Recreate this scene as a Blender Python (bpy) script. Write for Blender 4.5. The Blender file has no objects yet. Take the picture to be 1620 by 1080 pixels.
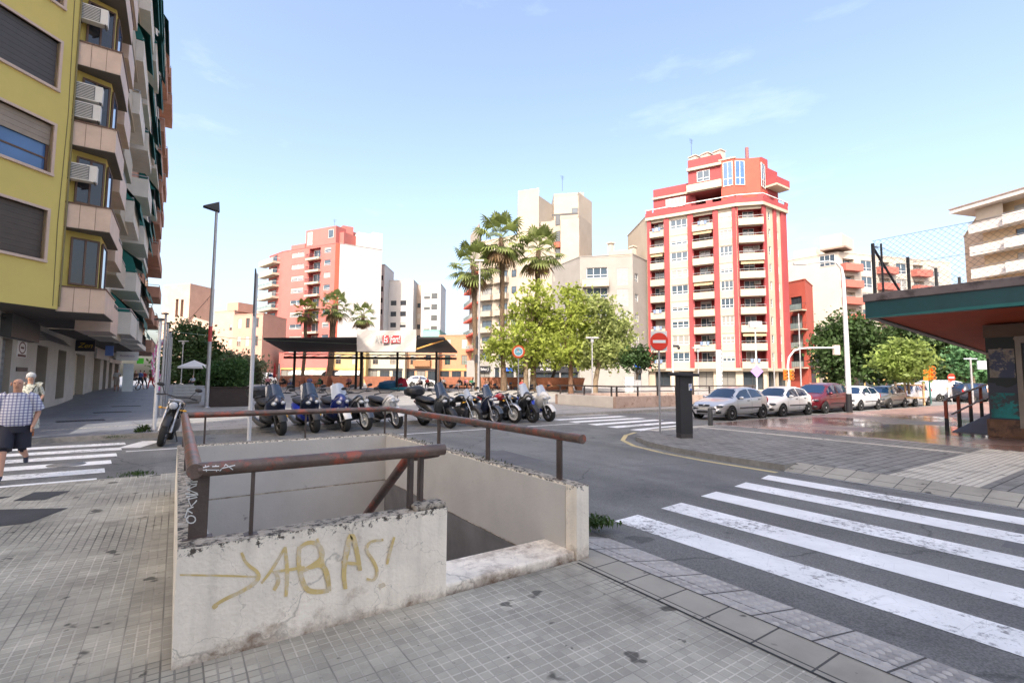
import bpy, bmesh, math, random
import numpy as np
from mathutils import Vector, Matrix
R_ = math.radians
rnd = random.Random(7)
SC = bpy.context.scene
COL = SC.collection
# ---------------------------------------------------------------- camera
H = 1.65
RW = np.array([[0.82604789, -0.04710371, -0.5616281],
               [-0.56356166, -0.05741949, -0.82407601],
               [0.00656864, 0.99723831, -0.07397709]])
cam = bpy.data.cameras.new('camera'); cam.sensor_width = 36; cam.lens = 36*775/1620
cam.clip_end = 3000; cam.clip_start = .05
camo = bpy.data.objects.new('camera', cam); COL.objects.link(camo)
mw = Matrix.Identity(4)
for i in range(3):
    for j in range(3): mw[i][j] = RW[i, j]
mw[2][3] = H
camo.matrix_world = mw
SC.camera = camo
# ---------------------------------------------------------------- light
SUN_EL = R_(46); SAZ = (-.77, -.638)
W = bpy.data.worlds.new('World'); SC.world = W; W.use_nodes = True
nt = W.node_tree; nt.nodes.clear()
N = nt.nodes.new
sky = N('ShaderNodeTexSky'); sky.sky_type = 'NISHITA'; sky.sun_disc = False
sky.sun_elevation = SUN_EL; sky.sun_rotation = math.atan2(SAZ[0], SAZ[1])
sky.altitude = 10; sky.air_density = 1.0; sky.dust_density = 5; sky.ozone_density = 1.6
tc = N('ShaderNodeTexCoord'); mp = N('ShaderNodeMapping'); mp.inputs['Scale'].default_value = (2.2, 1.2, 6)
mp.inputs['Rotation'].default_value = (0.2, .35, .5)
nz = N('ShaderNodeTexNoise'); nz.inputs['Scale'].default_value = 1.6; nz.inputs['Detail'].default_value = 8; nz.inputs['Roughness'].default_value = .62
rp = N('ShaderNodeValToRGB'); rp.color_ramp.elements[0].position = .6; rp.color_ramp.elements[1].position = .82
rp.color_ramp.elements[1].color = (.09, .09, .09, 1)
mx = N('ShaderNodeMixRGB'); mx.inputs['Color2'].default_value = (7.0, 7.4, 7.9, 1)
bg = N('ShaderNodeBackground'); bg.inputs['Strength'].default_value = .15
out = N('ShaderNodeOutputWorld'); L = nt.links.new
L(tc.outputs['Generated'], mp.inputs['Vector']); L(mp.outputs[0], nz.inputs['Vector']); L(nz.outputs['Fac'], rp.inputs[0])
L(rp.outputs[0], mx.inputs['Fac']); tn = N('ShaderNodeMixRGB'); tn.blend_type = 'MULTIPLY'; tn.inputs['Fac'].default_value = 1; tn.inputs['Color2'].default_value = (1.05, .98, .92, 1); L(sky.outputs[0], tn.inputs['Color1']); L(tn.outputs[0], mx.inputs['Color1']); L(mx.outputs[0], bg.inputs['Color']); L(bg.outputs[0], out.inputs[0])
sl = bpy.data.lights.new('sun', 'SUN'); sl.energy = 2.0; sl.angle = R_(.5); sl.color = (1, .93, .83)
so = bpy.data.objects.new('sun', sl); COL.objects.link(so)
sd = Vector((SAZ[0]*math.cos(SUN_EL), SAZ[1]*math.cos(SUN_EL), math.sin(SUN_EL)))
so.rotation_euler = sd.to_track_quat('Z', 'Y').to_euler(); so.location = (0, 0, 60)
SC.view_settings.view_transform = 'Standard'; SC.view_settings.look = 'None'
SC.view_settings.exposure = 1.66; SC.view_settings.gamma = 1
# ---------------------------------------------------------------- projection helpers
def ray(px, py): return RW @ np.array([px-810., -(py-540.), -775.])
def G(px, py, z=0.):
    d = ray(px, py); t = (z-H)/d[2]; return Vector((t*d[0], t*d[1], z))
def at(px, depth, z=0.):
    d = ray(px, 597)/775; return Vector((d[0]*depth, d[1]*depth, z))
def zat(px, py, depth): return H + ray(px, py)[2]/775*depth
def gz(y):                                      # the plaza climbs a little to the north
    t = min(1, max(0, (y-34)/16)); return .4*t*t*(3-2*t)
# ---------------------------------------------------------------- materials
def hx(s):
    c = [int(s[i:i+2], 16)/255 for i in (0, 2, 4)]
    return tuple((x/12.92 if x <= .04045 else ((x+.055)/1.055)**2.4) for x in c)
MC = {}
def M(name, col, rough=.65, var=.14, scale=2.0, bump=0., metal=0., spec=.5, coat=0., trans=0., objvar=0., streak=0., dirt=None, bscale=None):
    if name in MC: return MC[name]
    if isinstance(col, str): col = hx(col)
    m = bpy.data.materials.new(name); m.use_nodes = True; MC[name] = m
    t = m.node_tree; p = t.nodes['Principled BSDF']; N = t.nodes.new; L = t.links.new
    p.inputs['Roughness'].default_value = rough; p.inputs['Metallic'].default_value = metal
    p.inputs['Specular IOR Level'].default_value = spec; p.inputs['Coat Weight'].default_value = coat
    tc = N('ShaderNodeTexCoord'); nz = N('ShaderNodeTexNoise'); nz.inputs['Scale'].default_value = scale
    nz.inputs['Detail'].default_value = 6; nz.inputs['Roughness'].default_value = .65
    src = tc.outputs['Object']
    if streak:
        mp = N('ShaderNodeMapping'); mp.inputs['Scale'].default_value = (1, 1, streak); L(src, mp.inputs[0]); src = mp.outputs[0]
    L(src, nz.inputs['Vector'])
    rp = N('ShaderNodeMapRange'); rp.inputs['From Min'].default_value = .3; rp.inputs['From Max'].default_value = .7
    rp.inputs['To Min'].default_value = 1-var; rp.inputs['To Max'].default_value = 1+var; L(nz.outputs['Fac'], rp.inputs['Value'])
    mul = N('ShaderNodeMixRGB'); mul.blend_type = 'MULTIPLY'; mul.inputs['Fac'].default_value = 1; mul.inputs['Color1'].default_value = (*col, 1)
    L(rp.outputs[0], mul.inputs['Color2']); last = mul.outputs[0]
    if objvar:
        oi = N('ShaderNodeObjectInfo'); r2 = N('ShaderNodeMapRange'); r2.inputs['To Min'].default_value = 1-objvar; r2.inputs['To Max'].default_value = 1+objvar
        L(oi.outputs['Random'], r2.inputs['Value']); m2 = N('ShaderNodeMixRGB'); m2.blend_type = 'MULTIPLY'; m2.inputs['Fac'].default_value = 1
        L(last, m2.inputs['Color1']); L(r2.outputs[0], m2.inputs['Color2']); last = m2.outputs[0]
    if dirt:
        dc, dscale, lo, hi = dirt
        n3 = N('ShaderNodeTexNoise'); n3.inputs['Scale'].default_value = dscale; n3.inputs['Detail'].default_value = 9; n3.inputs['Roughness'].default_value = .72
        L(tc.outputs['Object'], n3.inputs['Vector']); r3 = N('ShaderNodeMapRange'); r3.inputs['From Min'].default_value = lo; r3.inputs['From Max'].default_value = hi
        L(n3.outputs['Fac'], r3.inputs['Value']); m3 = N('ShaderNodeMixRGB'); m3.inputs['Color2'].default_value = (*(hx(dc) if isinstance(dc, str) else dc), 1)
        L(r3.outputs[0], m3.inputs['Fac']); L(last, m3.inputs['Color1']); last = m3.outputs[0]
    L(last, p.inputs['Base Color'])
    if bump:
        b = N('ShaderNodeBump'); b.inputs['Strength'].default_value = bump; b.inputs['Distance'].default_value = .02
        n2 = N('ShaderNodeTexNoise'); n2.inputs['Scale'].default_value = bscale or scale*8; n2.inputs['Detail'].default_value = 5
        L(tc.outputs['Object'], n2.inputs['Vector']); L(n2.outputs['Fac'], b.inputs['Height']); L(b.outputs[0], p.inputs['Normal'])
    if trans:
        tr = N('ShaderNodeBsdfTranslucent'); L(last, tr.inputs['Color']); ms = N('ShaderNodeMixShader'); ms.inputs[0].default_value = trans
        L(p.outputs[0], ms.inputs[1]); L(tr.outputs[0], ms.inputs[2]); L(ms.outputs[0], t.nodes['Material Output'].inputs[0])
    return m
def glass(name, dark=(.03, .045, .06), light=(.55, .54, .5), frac=.3):
    if name in MC: return MC[name]
    m = bpy.data.materials.new(name); m.use_nodes = True; MC[name] = m
    t = m.node_tree; p = t.nodes['Principled BSDF']; N = t.nodes.new; L = t.links.new
    p.inputs['Roughness'].default_value = .06; p.inputs['Specular IOR Level'].default_value = .8
    oi = N('ShaderNodeObjectInfo'); tc = N('ShaderNodeTexCoord'); nz = N('ShaderNodeTexNoise'); nz.inputs['Scale'].default_value = .7
    wv = N('ShaderNodeTexWave'); wv.inputs['Scale'].default_value = 4; wv.inputs['Distortion'].default_value = 2
    gt = N('ShaderNodeMath'); gt.operation = 'LESS_THAN'; gt.inputs[1].default_value = frac; L(oi.outputs['Random'], gt.inputs[0])
    c1 = N('ShaderNodeMixRGB'); c1.inputs['Color1'].default_value = (*light, 1); c1.inputs['Color2'].default_value = (*[x*.7 for x in light], 1)
    L(tc.outputs['Object'], wv.inputs[0]); L(wv.outputs['Fac'], c1.inputs['Fac'])
    c2 = N('ShaderNodeMixRGB'); c2.inputs['Color1'].default_value = (*dark, 1); c2.inputs['Color2'].default_value = (*[x*2.6 for x in dark], 1)
    L(tc.outputs['Object'], nz.inputs[0]); L(nz.outputs['Fac'], c2.inputs['Fac'])
    mx = N('ShaderNodeMixRGB'); L(gt.outputs[0], mx.inputs['Fac']); L(c2.outputs[0], mx.inputs['Color1']); L(c1.outputs[0], mx.inputs['Color2'])
    L(mx.outputs[0], p.inputs['Base Color'])
    return m
def tiles(name, c1, c2, mortar, bw, bh, msize, rough=.75, offset=.5, var=.25, bump=.5, rot=0., spots=True, wet=False, big=0.):
    m = bpy.data.materials.new(name); m.use_nodes = True; MC[name] = m
    t = m.node_tree; p = t.nodes['Principled BSDF']; N = t.nodes.new; L = t.links.new
    tc = N('ShaderNodeTexCoord'); mp = N('ShaderNodeMapping'); mp.inputs['Rotation'].default_value = (0, 0, rot); L(tc.outputs['Object'], mp.inputs[0])
    br = N('ShaderNodeTexBrick'); br.offset = offset; br.inputs['Scale'].default_value = 1
    br.inputs['Brick Width'].default_value = bw; br.inputs['Row Height'].default_value = bh; br.inputs['Mortar Size'].default_value = msize
    br.inputs['Mortar Smooth'].default_value = .3
    br.inputs['Color1'].default_value = (*hx(c1), 1); br.inputs['Color2'].default_value = (*hx(c2), 1); br.inputs['Mortar'].default_value = (*hx(mortar), 1)
    L(mp.outputs[0], br.inputs['Vector'])
    n1 = N('ShaderNodeTexNoise'); n1.inputs['Scale'].default_value = .9; n1.inputs['Detail'].default_value = 8; n1.inputs['Roughness'].default_value = .7; L(tc.outputs['Object'], n1.inputs[0])
    r1 = N('ShaderNodeMapRange'); r1.inputs['From Min'].default_value = .28; r1.inputs['From Max'].default_value = .72
    r1.inputs['To Min'].default_value = 1-var; r1.inputs['To Max'].default_value = 1+var; L(n1.outputs['Fac'], r1.inputs[0])
    mu = N('ShaderNodeMixRGB'); mu.blend_type = 'MULTIPLY'; mu.inputs['Fac'].default_value = 1; L(br.outputs['Color'], mu.inputs[1]); L(r1.outputs[0], mu.inputs[2]); last = mu.outputs[0]
    if big:
        b2 = N('ShaderNodeTexBrick'); b2.offset = 0; b2.inputs['Scale'].default_value = 1; b2.inputs['Brick Width'].default_value = big; b2.inputs['Row Height'].default_value = big; b2.inputs['Mortar Size'].default_value = .004
        for k_, c_ in (('Color1',.87),('Color2',1.09),('Mortar',.6)): b2.inputs[k_].default_value = (c_,c_,c_,1)
        L(mp.outputs[0], b2.inputs['Vector']); mb_ = N('ShaderNodeMixRGB'); mb_.blend_type = 'MULTIPLY'; mb_.inputs['Fac'].default_value = 1; L(last, mb_.inputs[1]); L(b2.outputs['Color'], mb_.inputs[2]); last = mb_.outputs[0]
        ng = N('ShaderNodeTexNoise'); ng.inputs['Scale'].default_value = .55; ng.inputs['Detail'].default_value = 4; L(tc.outputs['Object'], ng.inputs[0]); rg = N('ShaderNodeMapRange'); rg.inputs['From Min'].default_value = .42; rg.inputs['From Max'].default_value = .62; L(ng.outputs['Fac'], rg.inputs[0])
        gm = N('ShaderNodeMath'); gm.operation = 'MULTIPLY'; L(rg.outputs[0], gm.inputs[0]); L(br.outputs['Fac'], gm.inputs[1]); dk_ = N('ShaderNodeMixRGB'); dk_.inputs['Color2'].default_value = (.06,.055,.05,1); L(gm.outputs[0], dk_.inputs['Fac']); L(last, dk_.inputs['Color1']); last = dk_.outputs[0]
    if spots:
        for sc_, lo, hi, dk in ((3.1, .66, .69, .3), (9., .69, .73, .35), (1.3, .55, .72, .62), (26., .70, .76, .5)):
            n2 = N('ShaderNodeTexNoise'); n2.inputs['Scale'].default_value = sc_; n2.inputs['Detail'].default_value = 3; L(tc.outputs['Object'], n2.inputs[0])
            r2 = N('ShaderNodeMapRange'); r2.inputs['From Min'].default_value = lo; r2.inputs['From Max'].default_value = hi
            r2.inputs['To Min'].default_value = 1; r2.inputs['To Max'].default_value = dk; L(n2.outputs['Fac'], r2.inputs[0])
            m2 = N('ShaderNodeMixRGB'); m2.blend_type = 'MULTIPLY'; m2.inputs['Fac'].default_value = 1; L(last, m2.inputs[1]); L(r2.outputs[0], m2.inputs[2]); last = m2.outputs[0]
    L(last, p.inputs['Base Color']); p.inputs['Roughness'].default_value = rough
    if wet:
        n3 = N('ShaderNodeTexNoise'); n3.inputs['Scale'].default_value = .22; n3.inputs['Detail'].default_value = 4; L(tc.outputs['Object'], n3.inputs[0])
        sx = N('ShaderNodeSeparateXYZ'); L(tc.outputs['Object'], sx.inputs[0])
        rr = N('ShaderNodeMapRange'); rr.inputs['From Min'].default_value = 28; rr.inputs['From Max'].default_value = 33; rr.inputs['To Min'].default_value = 0; rr.inputs['To Max'].default_value = .5; L(sx.outputs[0], rr.inputs[0])
        ad = N('ShaderNodeMath'); L(n3.outputs['Fac'], ad.inputs[0]); L(rr.outputs[0], ad.inputs[1])
        r3 = N('ShaderNodeMapRange'); r3.inputs['From Min'].default_value = .47; r3.inputs['From Max'].default_value = .66; r3.inputs['To Min'].default_value = .11; r3.inputs['To Max'].default_value = .55; L(ad.outputs[0], r3.inputs[0])
        L(r3.outputs[0], p.inputs['Roughness'])
    b = N('ShaderNodeBump'); b.inputs['Strength'].default_value = bump*(.15 if wet else 1); b.inputs['Distance'].default_value = .006
    inv = N('ShaderNodeMath'); inv.operation = 'SUBTRACT'; inv.inputs[0].default_value = 1; L(br.outputs['Fac'], inv.inputs[1])
    n4 = N('ShaderNodeTexNoise'); n4.inputs['Scale'].default_value = 60; L(tc.outputs['Object'], n4.inputs[0])
    a2 = N('ShaderNodeMath'); a2.operation = 'MULTIPLY_ADD'; a2.inputs[1].default_value = .35; L(n4.outputs['Fac'], a2.inputs[0]); L(inv.outputs[0], a2.inputs[2])
    L(a2.outputs[0], b.inputs['Height']); L(b.outputs[0], p.inputs['Normal'])
    return m
# ---------------------------------------------------------------- mesh builder
class MB:
    def __init__(s): s.v = []; s.f = []; s.m = []; s.sm = []
    def add(s, vs, fs, mi=0, smooth=False):
        o = len(s.v); s.v += [tuple(v) for v in vs]
        for f in fs: s.f.append(tuple(i+o for i in f)); s.m.append(mi); s.sm.append(smooth)
    def quad(s, a, b, c, d, mi=0): s.add([a, b, c, d], [(0, 1, 2, 3)], mi)
    def box(s, x0, x1, y0, y1, z0, z1, mi=0):
        s.add([(x0,y0,z0),(x1,y0,z0),(x1,y1,z0),(x0,y1,z0),(x0,y0,z1),(x1,y0,z1),(x1,y1,z1),(x0,y1,z1)],
              [(0,3,2,1),(4,5,6,7),(0,1,5,4),(1,2,6,5),(2,3,7,6),(3,0,4,7)], mi)
    def hexa(s, v8, mi=0): s.add(v8, [(0,3,2,1),(4,5,6,7),(0,1,5,4),(1,2,6,5),(2,3,7,6),(3,0,4,7)], mi)
    def obox(s, c, sz, rz=0, mi=0, ry=0, rx=0):
        m = Matrix.Translation(c) @ Matrix.Rotation(rz,4,'Z') @ Matrix.Rotation(ry,4,'Y') @ Matrix.Rotation(rx,4,'X')
        a, b, h = sz[0]/2, sz[1]/2, sz[2]/2
        s.hexa([m @ Vector(p) for p in ((-a,-b,-h),(a,-b,-h),(a,b,-h),(-a,b,-h),(-a,-b,h),(a,-b,h),(a,b,h),(-a,b,h))], mi)
    def tube(s, pts, r, n=8, mi=0, smooth=True, flat=1.):
        pts = [Vector(p) for p in pts]; k = len(pts); rs = r if isinstance(r, (list, tuple)) else [r]*k
        vs = []; prev = None
        for i, p in enumerate(pts):
            t = (pts[min(i+1,k-1)]-pts[max(i-1,0)]).normalized()
            if prev is None:
                a = Vector((0,0,1)) if abs(t.z) < .9 else Vector((1,0,0)); x = t.cross(a).normalized()
            else: x = (prev - t*prev.dot(t)).normalized()
            prev = x; y = t.cross(x)
            for j in range(n):
                an = 2*math.pi*j/n; vs.append(p + x*(rs[i]*math.cos(an)) + y*(rs[i]*flat*math.sin(an)))
        fs = [(i*n+j, i*n+(j+1)%n, (i+1)*n+(j+1)%n, (i+1)*n+j) for i in range(k-1) for j in range(n)]
        s.add(vs, fs, mi, smooth)
        s.add(vs[:n], [tuple(range(n))[::-1]], mi); s.add(vs[-n:], [tuple(range(n))], mi)
    def lathe(s, prof, n=16, c=(0,0,0), ax='Z', mi=0, smooth=True):
        vs = []
        for r, h in prof:
            for j in range(n):
                a = 2*math.pi*j/n; x, y = r*math.cos(a), r*math.sin(a)
                q = (x, y, h) if ax == 'Z' else ((x, h, y) if ax == 'Y' else (h, x, y))
                vs.append((q[0]+c[0], q[1]+c[1], q[2]+c[2]))
        k = len(prof)
        s.add(vs, [(i*n+j, i*n+(j+1)%n, (i+1)*n+(j+1)%n, (i+1)*n+j) for i in range(k-1) for j in range(n)], mi, smooth)
    def prism(s, poly, z0, z1, mi=0, top=None, side=True):
        n = len(poly)
        zb = z0 if isinstance(z0, list) else [z0]*n; zt = z1 if isinstance(z1, list) else [z1]*n
        vs = [(p[0],p[1],zb[i]) for i, p in enumerate(poly)] + [(p[0],p[1],zt[i]) for i, p in enumerate(poly)]
        s.add(vs, [tuple(range(n, 2*n))], mi if top is None else top)
        s.add(vs, [tuple(range(n))[::-1]], mi)
        if side: s.add(vs, [(i, (i+1)%n, n+(i+1)%n, n+i) for i in range(n)], mi)
    def ell(s, c, r, n=12, k=8, mi=0):
        s.lathe([(0.0001,-1)]+[(math.sin(math.pi*i/k), -math.cos(math.pi*i/k)) for i in range(1,k)]+[(.0001,1)], n, (0,0,0), 'Z', mi)
        q = n*(k+1)
        for i in range(len(s.v)-q, len(s.v)):
            v = s.v[i]; s.v[i] = (c[0]+v[0]*r[0], c[1]+v[1]*r[1], c[2]+v[2]*r[2])
    def loft(s, secs, n=14, mi=0, e=2.4, cap=True):
        # secs: (x, zc, half width y, half height z); superellipse sections along x
        vs = []
        for x, zc, wy, hz in secs:
            for j in range(n):
                a = 2*math.pi*j/n; ca, sa = math.cos(a), math.sin(a)
                vs.append((x, wy*math.copysign(abs(ca)**(2/e), ca), zc+hz*math.copysign(abs(sa)**(2/e), sa)))
        k = len(secs)
        s.add(vs, [(i*n+j, i*n+(j+1)%n, (i+1)*n+(j+1)%n, (i+1)*n+j) for i in range(k-1) for j in range(n)], mi, True)
        if cap: s.add(vs[:n], [tuple(range(n))], mi); s.add(vs[-n:], [tuple(range(n))[::-1]], mi)
    def ribbon(s, pts, w, f, mi=0):
        # flat stroke through 2-D points, f maps (a,b) to 3-D
        k = len(pts); ws = w if isinstance(w, list) else [w]*k; Lr = []
        for i in range(k):
            a = Vector(pts[max(i-1,0)]); b = Vector(pts[min(i+1,k-1)]); t = (b-a).normalized(); nn = Vector((-t.y, t.x))*ws[i]/2; p = Vector(pts[i])
            Lr += [f(*(p+nn)), f(*(p-nn))]
        s.add(Lr, [(2*i, 2*i+1, 2*i+3, 2*i+2) for i in range(k-1)], mi)
    def mesh(s, name, mats):
        me = bpy.data.meshes.new(name); me.from_pydata(s.v, [], s.f)
        for m in (mats if isinstance(mats, (list, tuple)) else [mats]): me.materials.append(m)
        me.polygons.foreach_set('material_index', s.m); me.polygons.foreach_set('use_smooth', s.sm); me.update(); return me
def link(name, me, parent=None, loc=None, rz=0):
    o = bpy.data.objects.new(name, me); COL.objects.link(o)
    if parent is not None: o.parent = parent
    if loc is not None: o.location = loc
    if rz: o.rotation_euler = (0, 0, rz)
    return o
def part(name, mb, mats, parent=None, bevel=0, world=False):
    if world and parent is not None:
        p = parent; lx = [0., 0., 0.]
        while p is not None:
            for i in range(3): lx[i] += p.location[i]
            p = p.parent
        mb.v = [(v[0]-lx[0], v[1]-lx[1], v[2]-lx[2]) for v in mb.v]
    o = link(name, mb.mesh(name, mats), parent)
    if bevel:
        b = o.modifiers.new('bevel', 'BEVEL'); b.width = bevel; b.segments = 2; b.limit_method = 'ANGLE'
    return o
def tag(o, label, cat, group=None):
    o['label'] = label; o['category'] = cat
    if group: o['group'] = group
    return o
def thing(name, label, cat, loc=(0,0,0), rz=0, group=None):
    o = bpy.data.objects.new(name, None); COL.objects.link(o); o.location = loc; o.rotation_euler = (0,0,rz); o.empty_display_size = .2
    return tag(o, label, cat, group)
def solo(name, mb, mats, label, cat, group=None, loc=None, rz=0, bevel=0):
    o = part(name, mb, mats, None, bevel)
    if loc is not None: o.location = loc
    o.rotation_euler = (0,0,rz); return tag(o, label, cat, group)
def struct(name, mb, mats, kind='structure'):
    o = part(name, mb, mats); o['kind'] = kind; return o
def copy_tree(o, parent=None):
    c = o.copy(); COL.objects.link(c); c.parent = parent
    for ch in list(o.children): copy_tree(ch, c)
    return c
def text_mesh(s, size, font_shear=0., extrude=.004):
    cu = bpy.data.curves.new('lettering', 'FONT'); cu.body = s; cu.size = size; cu.extrude = extrude; cu.align_x = 'CENTER'; cu.align_y = 'CENTER'; cu.shear = font_shear
    o = bpy.data.objects.new('lettering', cu); COL.objects.link(o); bpy.context.view_layer.update()
    me = bpy.data.meshes.new_from_object(o.evaluated_get(bpy.context.evaluated_depsgraph_get()))
    bpy.data.objects.remove(o); return me
def lettering(s, size, loc, rz, mat, parent, shear=0., name='lettering'):
    # upright text whose face looks along -y of its own frame
    me = text_mesh(s, size, shear); me.materials.clear(); me.materials.append(mat)
    o = link(name, me, parent, loc); o.rotation_euler = (math.pi/2, 0, rz); return o
# ================================================================ ground
ZR = -.12
asphalt = M('asphalt', (.168,.168,.160), .8, .2, .45, .5, dirt=((.09,.09,.093), .3, .5, .72), bscale=110)
def speckle(m, sc, lo, hi):
    t = m.node_tree; p = t.nodes['Principled BSDF']; N = t.nodes.new; L = t.links.new; src = p.inputs['Base Color'].links[0].from_socket; tc = N('ShaderNodeTexCoord'); n = N('ShaderNodeTexNoise'); n.inputs['Scale'].default_value = sc; n.inputs['Detail'].default_value = 2; L(tc.outputs['Object'], n.inputs[0]); r = N('ShaderNodeMapRange'); r.inputs['From Min'].default_value = .35; r.inputs['From Max'].default_value = .65; r.inputs['To Min'].default_value = lo; r.inputs['To Max'].default_value = hi; L(n.outputs['Fac'], r.inputs[0]); m1 = N('ShaderNodeMixRGB'); m1.blend_type = 'MULTIPLY'; m1.inputs['Fac'].default_value = 1; L(src, m1.inputs[1]); L(r.outputs[0], m1.inputs[2]); L(m1.outputs[0], p.inputs['Base Color'])
    v = N('ShaderNodeTexVoronoi'); v.feature = 'DISTANCE_TO_EDGE'; v.inputs['Scale'].default_value = .33; nn = N('ShaderNodeTexNoise'); nn.inputs['Scale'].default_value = 2.5; nn.inputs['Detail'].default_value = 6; mv = N('ShaderNodeMixRGB'); mv.inputs[0].default_value = .25; L(tc.outputs['Object'], nn.inputs[0]); L(tc.outputs['Object'], mv.inputs[1]); L(nn.outputs['Color'], mv.inputs[2]); L(mv.outputs[0], v.inputs[0]); c = N('ShaderNodeMapRange'); c.inputs['From Max'].default_value = .006; c.inputs['To Min'].default_value = .55; c.inputs['To Max'].default_value = 1; L(v.outputs['Distance'], c.inputs[0]); m2 = N('ShaderNodeMixRGB'); m2.blend_type = 'MULTIPLY'; m2.inputs['Fac'].default_value = 1; L(m1.outputs[0], m2.inputs[1]); L(c.outputs[0], m2.inputs[2])
    ms = N('ShaderNodeMapping'); ms.inputs['Scale'].default_value = (1.3,.06,1); L(tc.outputs['Object'], ms.inputs[0]); n5 = N('ShaderNodeTexNoise'); n5.inputs['Scale'].default_value = 1; n5.inputs['Detail'].default_value = 4; L(ms.outputs[0], n5.inputs[0]); r5 = N('ShaderNodeMapRange'); r5.inputs['From Min'].default_value = .35; r5.inputs['From Max'].default_value = .7; r5.inputs['To Min'].default_value = 1.1; r5.inputs['To Max'].default_value = .78; L(n5.outputs['Fac'], r5.inputs[0])
    n6 = N('ShaderNodeTexNoise'); n6.inputs['Scale'].default_value = 1.7; n6.inputs['Detail'].default_value = 2; L(tc.outputs['Object'], n6.inputs[0]); r6 = N('ShaderNodeMapRange'); r6.inputs['From Min'].default_value = .7; r6.inputs['From Max'].default_value = .74; r6.inputs['To Min'].default_value = 1; r6.inputs['To Max'].default_value = .6; L(n6.outputs['Fac'], r6.inputs[0]); m5 = N('ShaderNodeMath'); m5.operation = 'MULTIPLY'; L(r5.outputs[0], m5.inputs[0]); L(r6.outputs[0], m5.inputs[1])
    m3 = N('ShaderNodeMixRGB'); m3.blend_type = 'MULTIPLY'; m3.inputs['Fac'].default_value = 1; L(m2.outputs[0], m3.inputs[1]); L(m5.outputs[0], m3.inputs[2]); L(m3.outputs[0], p.inputs['Base Color'])
speckle(asphalt, 70, .72, 1.28)
asphalt2 = M('asphalt patch', (.05,.05,.054), .85, .25, 3, .4, bscale=90)
panot = tiles('square paving', 'aaa698', '9d998c', 'c2bdb0', .0667, .0667, .006, .8, 0, .3, .8, big=.2)
slab = tiles('slab band', 'a5a094', '999488', '4c4a47', .36, .345, .008, .8, 0, .22, .5, rot=math.pi/2)
blocks = tiles('block paving', '86847f', '787672', '3e3d3b', .4, .2, .012, .8, .5, .22, .7)
pale = tiles('pale tactile tiles', 'd9d3c5', 'cbc5b7', 'a39d90', .1, .1, .018, .8, 0, .15, 1.)
plazat = tiles('plaza slabs', '93908c', '8b8986', '75726e', .9, .6, .01, .75, .5, .14, .3)
street = tiles('street slabs', '7b7c80', '717277', '616268', .6, .4, .008, .5, .5, .14, .25)
redplaza = tiles('polished reddish paving', '8d7268', '846a61', '6d5951', .6, .6, .008, .3, 0, .16, .3, wet=True)
pave_side = M('kerb stone', (.27,.26,.24), .8, .25, 6, .4)
def tactile():
    m = M('domed tactile slabs', (.36,.34,.315), .8, .3, 2.5, .0)
    t = m.node_tree; p = t.nodes['Principled BSDF']; N = t.nodes.new; L = t.links.new
    tc = N('ShaderNodeTexCoord'); sp = N('ShaderNodeSeparateXYZ'); L(tc.outputs['Object'], sp.inputs[0])
    def sn(i, k):
        a = N('ShaderNodeMath'); a.operation = 'MULTIPLY'; a.inputs[1].default_value = k; L(sp.outputs[i], a.inputs[0])
        b = N('ShaderNodeMath'); b.operation = 'SINE'; L(a.outputs[0], b.inputs[0]); return b
    mu = N('ShaderNodeMath'); mu.operation = 'MULTIPLY'; L(sn(0, 62).outputs[0], mu.inputs[0]); L(sn(1, 62).outputs[0], mu.inputs[1])
    mxx = N('ShaderNodeMapRange'); mxx.inputs['From Min'].default_value = .35; mxx.inputs['From Max'].default_value = .8; L(mu.outputs[0], mxx.inputs[0])
    br = N('ShaderNodeTexBrick'); br.offset = 0; br.inputs['Scale'].default_value = 1; br.inputs['Brick Width'].default_value = .6; br.inputs['Row Height'].default_value = .4; br.inputs['Mortar Size'].default_value = .008
    L(tc.outputs['Object'], br.inputs['Vector'])
    s2 = N('ShaderNodeMath'); s2.operation = 'SUBTRACT'; L(mxx.outputs[0], s2.inputs[0]); L(br.outputs['Fac'], s2.inputs[1])
    b = N('ShaderNodeBump'); b.inputs['Strength'].default_value = 1; b.inputs['Distance'].default_value = .008; L(s2.outputs[0], b.inputs['Height']); L(b.outputs[0], p.inputs['Normal'])
    src = p.inputs['Base Color'].links[0].from_socket
    mm = N('ShaderNodeMixRGB'); mm.inputs['Color2'].default_value = (.07,.065,.06,1); L(br.outputs['Fac'], mm.inputs['Fac']); L(src, mm.inputs['Color1']); L(mm.outputs[0], p.inputs['Base Color'])
    return m
tact = tactile()
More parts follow.
